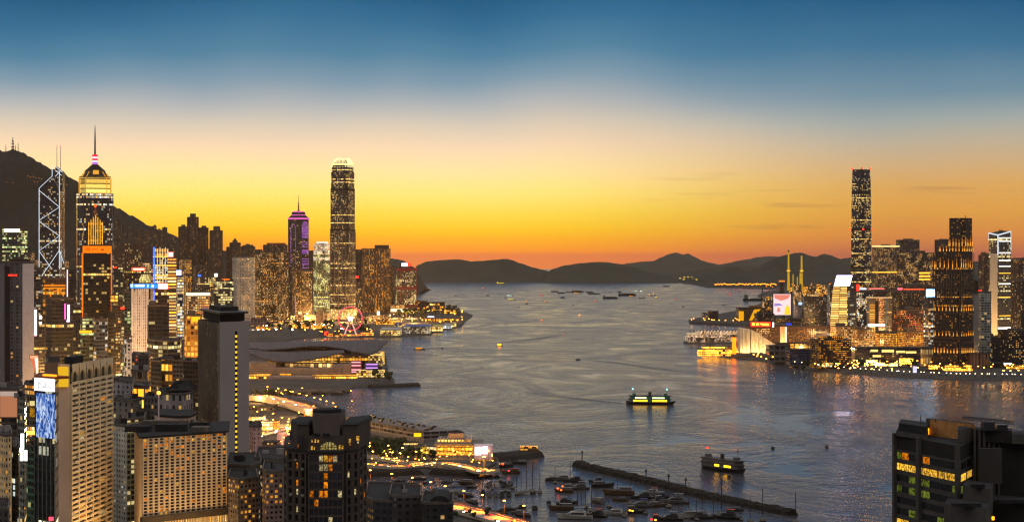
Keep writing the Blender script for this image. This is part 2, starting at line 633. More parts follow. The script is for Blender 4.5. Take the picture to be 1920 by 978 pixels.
# ------------------------------------------------------------------ facades: a grid of panes, some of them lit rooms
def facade_group():
 g = bpy.data.node_groups.new('facade_grid', 'ShaderNodeTree')
 def sock(name, kind, d):
  s = g.interface.new_socket(name, in_out='INPUT', socket_type=kind)
  s.default_value = d
 for nme, d in (('CellW', 3.0), ('CellH', 3.5), ('MarginX', 0.15), ('Sill', 0.3), ('Head', 0.85), ('Lit', 0.2), ('RowLit', 0.0), ('Power', 1.0), ('Seed', 0.0), ('Rough', 0.8), ('Zone', 1.0)):
  sock(nme, 'NodeSocketFloat', d)
 for nme, d in (('Wall', (0.1, 0.1, 0.1, 1)), ('Glass', (0.02, 0.02, 0.03, 1)), ('LampA', (1, 0.6, 0.2, 1)), ('LampB', (1, 0.85, 0.5, 1))):
  sock(nme, 'NodeSocketColor', d)
 g.interface.new_socket('Shader', in_out='OUTPUT', socket_type='NodeSocketShader')
 t = NT(g)
 gi = t.n('NodeGroupInput')
 go = t.n('NodeGroupOutput')
 I = gi.outputs
 uv = t.n('ShaderNodeUVMap')
 sp = t.n('ShaderNodeSeparateXYZ')
 t.l(uv.outputs[0], sp.inputs[0])
 oi = t.n('ShaderNodeObjectInfo')
 seed = t.m('ADD', t.m('MULTIPLY', oi.outputs['Random'], 61.7), I['Seed'])
 su, sv = t.m('DIVIDE', sp.outputs[0], I['CellW']), t.m('DIVIDE', sp.outputs[1], I['CellH'])
 cu, cv = t.m('FLOOR', su), t.m('FLOOR', sv)
 fu, fv = t.m('FRACT', su), t.m('FRACT', sv)
 inx = t.m('GREATER_THAN', t.m('SUBTRACT', 0.5, t.m('ABSOLUTE', t.m('SUBTRACT', fu, 0.5))), I['MarginX'])
 iny = t.m('MULTIPLY', t.m('GREATER_THAN', fv, I['Sill']), t.m('LESS_THAN', fv, I['Head']))
 pane = t.m('MULTIPLY', inx, iny)
 wn1 = t.n('ShaderNodeTexWhiteNoise', noise_dimensions='3D')
 t.l(t.xyz(cu, cv, seed), wn1.inputs[0])
 wn2 = t.n('ShaderNodeTexWhiteNoise', noise_dimensions='3D')
 t.l(t.xyz(cv, 7.3, seed), wn2.inputs[0])
 cs = t.n('ShaderNodeSeparateXYZ')
 t.l(wn1.outputs['Color'], cs.inputs[0])
 zone = t.noise(t.xyz(t.m('MULTIPLY', cu, 0.13), t.m('MULTIPLY', cv, 0.16), seed), 1.0, 1.0, 0.5)
 zf = t.rng(zone, 0.39, 0.62, 0.03, 2.3)
 zf = t.m('ADD', t.m('MULTIPLY', t.m('SUBTRACT', zf, 1.0), I['Zone']), 1.0)
 cell = t.m('LESS_THAN', wn1.outputs['Value'], t.m('MULTIPLY', I['Lit'], zf))
 rowl = t.m('MULTIPLY', t.m('LESS_THAN', wn2.outputs['Value'], I['RowLit']), t.m('LESS_THAN', cs.outputs[1], 0.85))
 lit = t.m('MULTIPLY', t.m('MAXIMUM', cell, rowl), pane)
 room = t.noise(uv.outputs[0], 0.9, 2.0, 0.6)
 br = t.m('MULTIPLY', t.m('ADD', 0.22, t.m('POWER', cs.outputs[0], 1.7)), t.rng(room, 0.3, 0.7, 0.5, 1.4))
 power = t.m('MULTIPLY', t.m('MULTIPLY', lit, br), I['Power'])
 colr = t.mix(cs.outputs[2], I['LampA'], I['LampB'])
 dirt = t.noise(uv.outputs[0], 0.08, 3.0, 0.6)
 hsv = t.n('ShaderNodeHueSaturation')
 t.l(I['Wall'], hsv.inputs['Color'])
 wn3 = t.n('ShaderNodeTexWhiteNoise', noise_dimensions='3D')
 t.l(t.xyz(cu, 3.1, seed), wn3.inputs[0])
 bay = t.m('ADD', 0.82, t.m('MULTIPLY', wn3.outputs['Value'], 0.36))
 t.l(t.m('MULTIPLY', t.m('MULTIPLY', t.rng(dirt, 0.3, 0.7, 0.72, 1.25), bay), t.m('ADD', 0.9, t.m('MULTIPLY', wn2.outputs['Value'], 0.2))), hsv.inputs['Value'])
 curtain = t.m('MULTIPLY', t.m('GREATER_THAN', cs.outputs[1], 0.72), 0.5)
 pcol = t.mix(curtain, I['Glass'], hsv.outputs[0])
 b = t.n('ShaderNodeBsdfPrincipled')
 t.l(t.mix(pane, hsv.outputs[0], pcol), b.inputs['Base Color'])
 t.l(t.m('ADD', t.m('MULTIPLY', pane, t.m('SUBTRACT', 0.12, I['Rough'])), I['Rough']), b.inputs['Roughness'])
 t.l(t.m('ADD', 0.2, t.m('MULTIPLY', pane, 0.4)), b.inputs['Specular IOR Level'])
 t.l(colr, b.inputs['Emission Color'])
 t.l(power, b.inputs['Emission Strength'])
 t.l(b.outputs[0], go.inputs[0])
 return g


FACADE = facade_group()
AMB, WRM, CRM, COOL = (255, 150, 30), (255, 186, 66), (255, 226, 150), (225, 240, 235)
STYLES = {
 #              wall            glass          cw   ch   mx    sill  head  lit  row   A    B     power rough zone
 'dark_glass': ((44, 45, 50), (16, 19, 25), 3.2, 4.0, 0.07, 0.25, 0.92, 0.16, 0.04, WRM, CRM, 1.2, 0.5, 1),
 'navy_glass': ((40, 48, 62), (18, 26, 40), 3.4, 4.2, 0.06, 0.2, 0.9, 0.13, 0.07, WRM, COOL, 1.2, 0.4, 1),
 'green_glass': ((42, 56, 52), (14, 26, 26), 4.0, 4.2, 0.06, 0.25, 0.9, 0.2, 0.1, (190, 235, 150), CRM, 1.1, 0.4, 1),
 'brown_flats': ((104, 88, 78), (26, 25, 26), 3.3, 3.1, 0.26, 0.28, 0.78, 0.10, 0, AMB, CRM, 1.3, 0.85, 1),
 'dark_flats': ((70, 60, 56), (22, 21, 23), 3.3, 3.1, 0.26, 0.28, 0.78, 0.09, 0, AMB, CRM, 1.3, 0.85, 1),
 'lively_flats': ((92, 78, 68), (24, 22, 22), 3.3, 3.1, 0.22, 0.28, 0.8, 0.24, 0, AMB, CRM, 1.4, 0.85, 1),
 'silhouette': ((66, 54, 50), (26, 22, 22), 3.6, 3.2, 0.25, 0.3, 0.8, 0.055, 0, AMB, CRM, 1.3, 0.9, 1),
 'pale_office': ((188, 176, 162), (30, 30, 32), 3.2, 3.8, 0.2, 0.25, 0.8, 0.25, 0.05, WRM, CRM, 1.1, 0.8, 1),
 'grey_office': ((112, 106, 102), (24, 26, 30), 3.4, 3.8, 0.12, 0.28, 0.85, 0.2, 0.05, WRM, CRM, 1.2, 0.8, 1),
 'warm_office': ((120, 98, 76), (26, 22, 18), 3.2, 3.8, 0.12, 0.25, 0.85, 0.48, 0.08, AMB, CRM, 1.1, 0.8, 0.6),
 'gold_grid': ((120, 92, 56), (40, 28, 14), 3.2, 3.6, 0.12, 0.22, 0.85, 0.85, 0.1, AMB, WRM, 1.2, 0.7, 0.3),
 'gold_bands': ((96, 72, 50), (30, 22, 16), 9.0, 4.4, 0.02, 0.3, 0.78, 0.72, 0.3, AMB, CRM, 1.5, 0.7, 0.5),
 'white_grid': ((214, 208, 206), (20, 26, 40), 3.6, 3.4, 0.24, 0.25, 0.8, 0.06, 0, WRM, COOL, 1.0, 0.7, 1),
 'shop_front': ((140, 112, 74), (50, 36, 20), 3.4, 3.8, 0.08, 0.12, 0.85, 0.75, 0.3, WRM, CRM, 2.2, 0.7, 0.4),
 'amber_shops': ((120, 84, 44), (46, 28, 12), 3.6, 3.8, 0.1, 0.15, 0.85, 0.62, 0.2, AMB, WRM, 1.8, 0.7, 0.5),
 'red_dots': ((70, 44, 44), (26, 16, 18), 3.5, 3.4, 0.2, 0.25, 0.8, 0.3, 0, (255, 70, 50), WRM, 1.3, 0.8, 1),
 'hotel_rooms': ((126, 96, 70), (28, 22, 18), 3.0, 3.2, 0.22, 0.3, 0.8, 0.42, 0, AMB, WRM, 1.2, 0.8, 0.7),
 'port_shed': ((80, 70, 58), (30, 24, 20), 9, 6, 0.1, 0.2, 0.8, 0.5, 0, AMB, WRM, 2.2, 0.9, 0.6),
}


def facade(style, **kw):
 key = style + ''.join('%s%s' % (k, kw[k]) for k in sorted(kw))
 if key in MATS:
  return MATS[key]
 names = ('wall', 'glass', 'cw', 'ch', 'mx', 'sill', 'head', 'lit', 'row', 'a', 'b', 'power', 'rough', 'zone')
 d = dict(zip(names, STYLES[style]))
 d.update(kw)
 m, t = newmat('facade_' + style)
 gn = t.n('ShaderNodeGroup')
 gn.node_tree = FACADE
 sm = {'cw': 'CellW', 'ch': 'CellH', 'mx': 'MarginX', 'sill': 'Sill', 'head': 'Head', 'lit': 'Lit', 'row': 'RowLit', 'power': 'Power', 'rough': 'Rough', 'zone': 'Zone'}
 for k, v in sm.items():
  gn.inputs[v].default_value = d[k]
 for k, v in (('wall', 'Wall'), ('glass', 'Glass'), ('a', 'LampA'), ('b', 'LampB')):
  gn.inputs[v].default_value = lin(d[k])
 gn.inputs['Power'].default_value *= 2.0
 gn.inputs['Lit'].default_value *= 1.3
 gn.inputs['Seed'].default_value = random.random() * 50
 o = t.n('ShaderNodeOutputMaterial')
 t.l(gn.outputs[0], o.inputs[0])
 m.cycles.emission_sampling = 'NONE'
 MATS[key] = m
 return m


ROOF = paint('roof_concrete', (58, 54, 52), 0.9, 0, 0.35, 0.2)
ROOF_DARK = paint('roof_felt', (34, 33, 34), 0.9, 0, 0.35, 0.2)
PLANT = paint('plant_room_render', (78, 70, 64), 0.85, 0, 0.25, 0.3)
STEEL = paint('grey_steel', (90, 90, 92), 0.5, 0.6)
DARKSTEEL = paint('dark_steel', (40, 40, 42), 0.5, 0.5)
GOLD_LIGHT = lamp('gold_light', (255, 176, 50), 2.2, False)
WHITE_LIGHT = lamp('white_light', (255, 246, 230), 3.0, False)
NEON_WHITE = lamp('white_neon', (226, 238, 250), 1.1, False)
NEON_BLUE = lamp('blue_neon', (60, 110, 255), 2.0, False)
NEON_RED = lamp('red_neon', (255, 40, 24), 4.0, False)
NEON_ORANGE = lamp('orange_neon', (255, 110, 10), 1.6, False)
NEON_PINK = lamp('pink_neon', (236, 100, 190), 1.1, False)
NEON_PURPLE = lamp('violet_neon', (206, 120, 236), 0.95, False)
RED_LAMP = lamp('red_lamp', (255, 40, 20), 6.0, False)
AMBER_LAMP = lamp('amber_lamp', (255, 150, 40), 9.0, False)
SCREEN_WHITE = lamp('white_screen', (255, 252, 255), 3.0)


class Tower:
 """a tower seen as the photo shows it: left corner x0, near corner between, right corner x1, roof line yt, at distance D"""

 def __init__(self, name, label, cat, x0, x1, yt, D, s=0.25, th=24.0, base=LZ, depth=None, group=None):
  W = (x1 - x0) * D / F
  if s <= 0.0:
   th, self.b, self.a = 0.0, W, depth or W * 0.8
   cx, cyy = XD((x0 + x1) / 2, D), D + self.a / 2
  else:
   t = R(th)
   self.b = W * (1 - s) / math.cos(t)
   self.a = W * s / math.sin(t)
   nx, ny = XD(x0, D) + W * s, D
   cx = nx + math.cos(t) * self.b / 2 - math.sin(t) * self.a / 2
   cyy = ny + math.sin(t) * self.b / 2 + math.cos(t) * self.a / 2
  self.D, self.x0, self.x1 = D, x0, x1
  self.base = base
  self.h = ZD(yt, D) - base
  self.root = thing(name, label, cat, (cx, cyy, base), R(th), group)

 def z(self, py):
  return ZD(py, self.D) - self.base

 def rect(self, k=1.0, kx=None, ky=None):
  b, a = self.b / 2 * (kx or k), self.a / 2 * (ky or k)
  return [(-b, -a), (b, -a), (b, a), (-b, a)]

 def body(self, mat, z0=0.0, z1=None, k=1.0, poly=None, poly2=None, name='tower_body', roof=ROOF):
  mb = MB()
  mb.prism(poly or self.rect(k), z0, self.h if z1 is None else z1, poly2, 0, 1)
  return mb.build(name, [mat, roof], self.root)

 def parapet(self, z=None, k=1.0, hgt=1.4, mat=None, t=0.8):
  z = self.h if z is None else z
  b, a = self.b / 2 * k, self.a / 2 * k
  mb = MB()
  for (x0, x1, y0, y1) in ((-b - .25, b + .25, -a - .25, -a + t), (-b - .25, b + .25, a - t, a + .25), (-b - .25, -b + t, -a + t, a - t), (b - t, b + .25, -a + t, a - t)):
   mb.box(x0, x1, y0, y1, z - 0.4, z + hgt)
  return mb.build('parapet', mat or PLANT, self.root)

 def plant(self, fx0, fx1, hgt, z=None, fy0=0.25, fy1=0.8, mat=None, name='plant_room'):
  z = self.h if z is None else z
  b, a = self.b, self.a
  mb = MB()
  mb.box(-b / 2 + b * fx0, -b / 2 + b * fx1, -a / 2 + a * fy0, -a / 2 + a * fy1, z + 0.02, z + hgt)
  return mb.build(name, mat or PLANT, self.root)

 def mast(self, fx, hgt, z=None, r=0.5, mat=None):
  z = self.h if z is None else z
  mb = MB()
  x = -self.b / 2 + self.b * fx
  mb.bar((x, 0, z), (x, 0, z + hgt), r, 5, 0, r * 0.4)
  return mb.build('mast', mat or STEEL, self.root)

 def piers(self, n, w, d, mat, z0=0.0, z1=None, faces='fl', name='facade_piers', k=1.0):
  z1 = self.h if z1 is None else z1
  mb = MB()
  b, a = self.b / 2 * k, self.a / 2 * k
  if 'f' in faces:
   for i in range(n + 1):
    x = -b + 2 * b * i / n
    mb.box(x - w / 2, x + w / 2, -a - d, -a + 0.1, z0, z1)
  if 'l' in faces:
   m = max(1, round(n * self.a / self.b))
   for i in range(1, m + 1):
    y = -a + 2 * a * i / m
    mb.box(-b - d, -b + 0.1, y - w / 2, y + w / 2, z0, z1)
  return mb.build(name, mat, self.root)

 def band(self, z, hgt, mat, out=0.4, name='light_band', k=1.0, faces='flr'):
  mb = MB()
  b, a = self.b / 2 * k, self.a / 2 * k
  if 'f' in faces:
   mb.box(-b - out, b + out, -a - out, -a + 0.1, z, z + hgt)
  if 'l' in faces:
   mb.box(-b - out, -b + 0.1, -a + 0.1, a + out, z, z + hgt)
  if 'r' in faces:
   mb.box(b - 0.1, b + out, -a + 0.1, a + out, z, z + hgt)
  return mb.build(name, mat, self.root)

 def edge(self, which, r, mat, z0=0.0, z1=None, name='light_strip'):
  z1 = self.h if z1 is None else z1
  b, a = self.b / 2, self.a / 2
  c = {'l': (-b, a), 'n': (-b, -a), 'r': (b, -a)}[which]
  mb = MB()
  mb.bar((c[0] - 0.3, c[1] - 0.3, z0), (c[0] - 0.3, c[1] - 0.3, z1), r, 4)
  return mb.build(name, mat, self.root)

 def front_rect(self, fx0, fx1, z0, z1, mat, out=0.5, name='lit_panel', face='f'):
  mb = MB()
  b, a = self.b, self.a
  if face == 'f':
   mb.box(-b / 2 + b * fx0, -b / 2 + b * fx1, -a / 2 - out, -a / 2 + 0.05, z0, z1)
  else:
   mb.box(-b / 2 - out, -b / 2 + 0.05, a / 2 - a * fx1, a / 2 - a * fx0, z0, z1)
  return mb.build(name, mat, self.root)


RND = random.Random(11)


def simple(name, label, cat, x0, x1, yt, D, style, s=0.25, th=24, group=None, base=LZ, depth=None, roof='plant', fins=0, **kw):
 """an ordinary block: body, parapet, plant rooms"""
 T = Tower(name, label, cat, x0, x1, yt, D, s, th, base, depth, group)
 T.body(facade(style, **kw))
 if roof:
  T.parapet()
 if roof == 'plant':
  f = RND.uniform(0.12, 0.4)
  w = RND.uniform(0.25, 0.42)
  T.plant(f, f + w, RND.uniform(3.5, 7))
  if RND.random() < 0.6:
   T.plant(0.7, 0.88, RND.uniform(2.5, 4.5), None, 0.2, 0.5, None, 'water_tank')
 if roof == 'mast':
  T.plant(0.3, 0.7, 5)
  T.mast(0.5, 16)
 if fins:
  w = dict(zip(('wall',), STYLES[style][:1]))
  T.piers(fins, 0.9, 0.5, paint('pier_' + style, kw.get('wall', w['wall']), 0.8))
 return T


def sign(name, label, cat, x0, x1, y0, y1, D, mat, frame=None, deep=1.2, marks=None, posts=True, group=None, part='display'):
 """a flat lit panel on its frame"""
 b = P((x0 + x1) / 2, y1, D)
 r = thing(name, label, cat, b, 0.0, group)
 w, h = (x1 - x0) * D / F / 2, (y1 - y0) * D / F
 MB().box(-w, w, -deep, 0, 0, h).build(part, mat, r)
 e = 0.04 * h + 0.3
 fb = MB()
 fb.box(-w - e, w + e, 0.03, 0.5, -e, h + e)
 fb.box(-w - e, -w, -deep - 0.2, 0.03, -e, h + e)
 fb.box(w, w + e, -deep - 0.2, 0.03, -e, h + e)
 fb.build('frame', frame or DARKSTEEL, r)
 if posts:
  pb = MB()
  for x in (-w * 0.7, w * 0.7):
   pb.bar((x, 1.2, -4), (x, 1.0, h * 0.8), 0.35, 5)
  pb.build('support', DARKSTEEL, r)
 if marks:
  mm, lst = marks
  mk = MB()
  for (u0, u1, v0, v1) in lst:
   mk.box(-w + 2 * w * u0, -w + 2 * w * u1, -deep - 0.12, -deep + 0.02, h * v0, h * v1)
  mk.build('lettering', mm, r)
 return r
# ================================================================== landmark towers
def notch(b, a, c):
 """outline of a b x a plan with its corners cut back square"""
 b, a = b / 2, a / 2
 return [(-b + c, -a), (b - c, -a), (b - c, -a + c), (b, -a + c), (b, a - c), (b - c, a - c), (b - c, a), (-b + c, a), (-b + c, a - c), (-b, a - c), (-b, -a + c), (-b + c, -a + c)]


def chamfer(b, a, c):
 b, a = b / 2, a / 2
 return [(-b + c, -a), (b - c, -a), (b, -a + c), (b, a - c), (b - c, a), (-b + c, a), (-b, a - c), (-b, -a + c)]


def scale_poly(p, k):
 return [(x * k, y * k) for x, y in p]


def ngon(n, r, a0=0.0):
 return [(r * math.cos(a0 + 2 * math.pi * k / n), r * math.sin(a0 + 2 * math.pi * k / n)) for k in range(n)]


# --- the tallest tower of the island, with a crown of lit fins
T = Tower('skyscraper', 'tallest island tower, tapering dark glass with a crown of floodlit curved fins', 'skyscraper', 616, 665, 306, 5300, 0.74, 71)
fm = facade('dark_glass', wall=(74, 66, 60), glass=(24, 24, 28), cw=2.6, ch=4.2, lit=0.13, row=0.09, head=0.8, power=1.25)
levels = [(628, 432, 1.0), (432, 356, 0.965), (356, 322, 0.92), (322, 306, 0.86)]
for i, (y0, y1, k) in enumerate(levels):
 MB().prism(scale_poly(notch(T.b, T.a, 6), k), max(0, T.z(y0)), T.z(y1), None, 0, 1).build('tower_body', [fm, ROOF], T.root)
mb = MB()
for k in range(5):
 f = -0.4 + 0.8 * k / 4
 for face in (0, 1):
  x, y = (-T.b / 2 - 0.6, f * T.a) if face == 0 else (f * T.b, -T.a / 2 - 0.6)
  mb.box(x - 0.5, x + 0.5, y - 0.5, y + 0.5, 4, T.z(434))
mb.build('vertical_rib', paint('ifc_rib', (120, 110, 100), 0.5, 0.4), T.root)
for py, k in ((429, 1.0), (353, 0.966), (512, 1.0), (575, 1.0)):
 MB().prism(scale_poly(notch(T.b, T.a, 6), k * 1.003), T.z(py) - 5, T.z(py), None, 0, 0, True).build('plant_floor', paint('plant_floor_louvre', (40, 36, 34), 0.8), T.root)
for q in range(4):                                      # crown: claws curving inwards on all four sides
 mb = MB()
 for k in range(9):
  f = (-0.40 + 0.8 * k / 8)
  top = T.z(294.5) - abs(f) * 14
  pts = []
  for s_ in range(5):
   u = s_ / 4
   pts.append((f * T.b * (0.86 - 0.30 * u * u), -T.a * (0.43 - 0.13 * u * u), T.z(313) + (top - T.z(313)) * u))
  for p_, q_ in zip(pts, pts[1:]):
   ang = q * math.pi / 2
   rot = lambda v: (v[0] * math.cos(ang) - v[1] * math.sin(ang), v[0] * math.sin(ang) + v[1] * math.cos(ang), v[2])
   mb.bar(rot(p_), rot(q_), 0.85, 4)
 mb.build('crown_fin', lamp('crown_fin_glow', (255, 240, 176), 1.5, False), T.root)  # floodlight on the fins put in as their own glow
MB().prism(scale_poly(chamfer(T.b, T.a, 8), 0.74), T.z(306), T.z(299), scale_poly(chamfer(T.b, T.a, 8), 0.6), 0, 1).build('crown_core', [paint('crown_core_stone', (150, 130, 90), 0.7), ROOF], T.root)
MB().prism(scale_poly(notch(T.b, T.a, 6), 0.865), T.z(309), T.z(306.2), None, 0, 0, True).build('crown_light_band', lamp('crown_glow', (255, 232, 150), 1.5, False), T.root)
# lit lower floors of the podium
T.front_rect(0.0, 1.0, 4, 30, facade('shop_front', power=1.3), 0.8, 'lobby_glazing')
T.front_rect(0.0, 1.0, 4, 30, facade('shop_front', power=1.3), 0.8, 'lobby_glazing', 'l')

# --- the tower with violet neon and a needle
T = Tower('skyscraper', 'dark tower with violet neon window columns, stepped pink-lit cap and a needle', 'skyscraper', 537, 578, 411, 5800, 0.5, 45)
r8 = T.b * 0.5 / math.cos(math.pi / 8) * 1.32
oc = ngon(8, r8 * 0.99, math.pi / 8)
fm = facade('dark_glass', wall=(58, 50, 50), lit=0.05, row=0.0)
MB().prism(oc, 0, T.h, None, 0, 1).build('tower_body', [fm, ROOF_DARK], T.root)
zc = T.h
for i, (k0, k1, y0, y1, mat) in enumerate([(1.02, 1.02, 411, 408, NEON_PINK), (0.97, 0.72, 408, 403.5, ROOF_DARK), (0.70, 0.70, 403.5, 402, NEON_PINK), (0.66, 0.64, 402, 397.5, DARKSTEEL), (0.64, 0.46, 397.5, 395.5, NEON_PINK)]):
 MB().prism(scale_poly(oc, k0), T.z(y0), T.z(y1), scale_poly(oc, k1), 0, 0).build('roof_ring' if mat is NEON_PINK else 'roof_tier', mat, T.root)
MB().lathe([(3.2, T.z(395.5)), (1.6, T.z(388)), (1.6, T.z(380)), (0.7, T.z(378)), (0.35, T.z(365)), (0, T.z(364.5))], 8).build('needle', paint('needle_bronze', (130, 70, 40), 0.6, 0.3), T.root)
MB().lathe([(0, T.z(389)), (2.6, T.z(388)), (2.6, T.z(386.5)), (0, T.z(385.5))], 8).build('needle_ring', paint('needle_bronze', (130, 70, 40)), T.root)
for (px0, px1, sgn) in ((544, 554.5, -1), (566, 577, 1)):
 mb = MB()
 ya = 421 if sgn < 0 else 416
 for k in range(44):
  y0 = ya + k * 2.1
  if y0 > 505:
   break
  w = 1.0 if k > 2 else 0.55 + 0.15 * k
  if k > 14 and RND.random() < (0.35 if sgn < 0 else 0.62):
   continue
  c0 = XD((px0 + px1) / 2, 5800) - XD(557.5, 5800)
  hw = (px1 - px0) / 2 * 5800 / F * w
  ap = r8 * math.cos(math.pi / 8)
  # front facets of the octagon in world axes, turned back into the tower's frame
  for (xx0, xx1) in ((c0 - hw, c0 + hw),):
   zz = T.z(y0)
   pts = []
   for xx in (xx0, xx1):
    ax = abs(xx)
    half = r8 * math.sin(math.pi / 8)
    yy = -ap if ax < half else -(ap - (ax - half))
    pts.append((xx, yy - 0.7))
   wv = [(p_[0] * math.cos(-R(45)) - p_[1] * math.sin(-R(45)), p_[0] * math.sin(-R(45)) + p_[1] * math.cos(-R(45))) for p_ in pts]
   mb.face([(wv[0][0], wv[0][1], zz - 0.6), (wv[1][0], wv[1][1], zz - 0.6), (wv[1][0], wv[1][1], zz + 0.6), (wv[0][0], wv[0][1], zz + 0.6)])
 mb.build('neon_stripe_pattern', NEON_PURPLE, T.root)

# --- the prismatic tower with white lines and twin masts
D0 = 3900.0
o = P(92.5, 560, D0)
T_root = thing('skyscraper', 'prism-shaped dark glass tower outlined by white diagonal lines, with twin masts', 'skyscraper', (o.x, o.y, LZ), R(0))
q = lambda px, py, dep=0.0: (XD(px, D0) - o.x, dep, ZD(py, D0) - LZ)
fm = facade('navy_glass', wall=(24, 30, 38), glass=(16, 22, 32), lit=0.10, row=0.06, power=1.0, cw=3.0)
def profile_block(name, pts, dep0, dep1, mat, parent, side=None):
 """an outline seen from the front, made as deep as the block it stands for"""
 mb = MB()
 f0 = [q(x, y, dep0) for x, y in pts]
 f1 = [q(x, y, dep1) for x, y in pts]
 n = len(pts)
 mb.face(f0, [(p_[0], p_[2]) for p_ in f0], 0)
 mb.face(list(reversed(f1)), [(p_[0], p_[2]) for p_ in reversed(f1)], 0)
 for i in range(n):
  j = (i + 1) % n
  mb.face([f0[j], f0[i], f1[i], f1[j]], [(dep0, f0[j][2]), (dep0, f0[i][2]), (dep1, f1[i][2]), (dep1, f1[j][2])], 0)
 return mb.build(name, mat, parent)
bz = 655
profile_block('low_shaft', [(73.5, bz), (111, bz), (111, 357), (98, 332), (73.5, 353)], 0, 26, fm, T_root)
profile_block('high_shaft', [(92, bz), (111.5, bz), (111.5, 323), (98, 311), (97, 330)], 26.2, 48, fm, T_root)
mb = MB()
for (a, b_) in [((73.5, 357), (111.5, 388)), ((111.5, 388), (73.5, 413)), ((73.5, 415), (111.5, 442)), ((111.5, 442), (73.5, 470)), ((73.5, 353), (98, 330)), ((111.5, 469), (75, 522)), ((73.5, 470), (96, 502)),
    ((111.5, 469), (120, 494))]:
 mb.bar(q(a[0], a[1], -0.8), q(b_[0], b_[1], -0.8), 0.62, 4)
mb.build('diagonal_light', NEON_WHITE, T_root)
mb = MB()
for (x, y0, y1) in ((73.5, 353, bz), (111.5, 322, 504), (98, 330, 311), (114.5, 470, 502)):
 mb.bar(q(x, y0, -0.8), q(x, y1, -0.8), 0.75, 4)
mb.build('edge_light', NEON_WHITE, T_root)
mb = MB()
for (a, b_) in [((98, 311), (111.5, 322)), ((98, 330), (109, 318)), ((98, 318), (110, 328))]:
 mb.bar(q(a[0], a[1], 25.5), q(b_[0], b_[1], 25.5), 0.6, 4)
mb.build('top_light', NEON_WHITE, T_root)
for x in (99.3, 106.2):
 m_ = MB()
 m_.bar(q(x, 325, 34), q(x, 272, 34), 0.9, 6, 0, 0.55)
 mo = m_.build('mast', paint('pale_mast', (190, 170, 170), 0.5), T_root)
 MB().lathe([(0, q(x, 273, 34)[2]), (1.1, q(x, 272, 34)[2]), (0, q(x, 270.5, 34)[2])], 6, q(x, 0, 34)[0], 34).build('beacon', lamp('pink_beacon', (255, 90, 110), 2.0, False), mo)

# --- the three-cornered tower with a golden crown, pyramid and mast
T = Tower('skyscraper', 'broad dark glass tower with gold-lit crown, dark pyramid roof and tall mast', 'skyscraper', 134.5, 210, 362, 3100, 0.16, 20)
fm = facade('navy_glass', wall=(46, 48, 54), glass=(22, 28, 40), lit=0.13, row=0.10, cw=3.0, ch=3.9, power=1.0)
T.body(fm, 0, T.h, 1.0, chamfer(T.b, T.a, 9))
T.piers(10, 0.7, 0.35, paint('silver_mullion', (96, 100, 108), 0.4, 0.4), 10, T.h, 'f', 'facade_piers', 0.9)
ck = 0.86
MB().prism(scale_poly(chamfer(T.b, T.a, 9), ck * 0.93), T.h, T.z(333), None, 0, 1).build('crown_drum', [facade('gold_grid', cw=40, ch=7.8, mx=0.0, sill=0.12, head=0.9, lit=1.0, row=1.0, power=0.75, a=(255, 200, 70), b=(250, 222, 120)), ROOF], T.root)
MB().prism(scale_poly(chamfer(T.b, T.a, 9), ck), T.z(331.5), T.z(330), None, 0, 0, True).build('crown_ledge', paint('crown_gold', (150, 120, 50), 0.5, 0.3), T.root)
mb = MB()
cp = scale_poly(chamfer(T.b, T.a, 9), ck * 1.0)
for p_ in cp:
 mb.bar((p_[0], p_[1], T.h), (p_[0], p_[1], T.z(334)), 0.8, 4)
 mb.bar((p_[0], p_[1], T.z(334)), (p_[0] * 0.62, p_[1] * 0.62, T.z(321)), 0.8, 4)
mb.build('crown_lattice', lamp('crown_frame_gold', (255, 170, 40), 0.8, False), T.root)
MB().prism(scale_poly(chamfer(T.b, T.a, 9), 0.66), T.z(330), T.z(319), scale_poly(chamfer(T.b, T.a, 9), 0.55), 0, 0).build('roof_tier', facade('dark_glass', wall=(40, 34, 28), lit=0.0), T.root)
MB().prism(scale_poly(chamfer(T.b, T.a, 9), 0.55), T.z(319), T.z(306.5), scale_poly(chamfer(T.b, T.a, 9), 0.14), 0, 0).build('pyramid_roof', paint('pyramid_slate', (44, 38, 32), 0.7), T.root)
T.front_rect(0.42, 0.57, T.z(326), T.z(318.5), lamp('gable_gold', (255, 180, 60), 0.9, False), -T.a * 0.215, 'gold_gable')
for i, (y0, y1, m_) in enumerate([(307, 303, NEON_PURPLE), (303, 299.5, NEON_WHITE), (299.5, 296, lamp('crimson_light', (230, 30, 60), 1.6, False)), (296, 292.5, NEON_WHITE), (292.5, 288.5, lamp('crimson_light', (230, 30, 60), 1.6, False))]):
 MB().lathe([(0, T.z(y0)), (4.4, T.z(y0)), (4.4, T.z(y1)), (0, T.z(y1))], 10).build('light_drum', m_, T.root)
MB().lathe([(1.5, T.z(289)), (1.2, T.z(260)), (0.7, T.z(240)), (0.35, T.z(233)), (0, T.z(233))], 6).build('mast', STEEL, T.root)

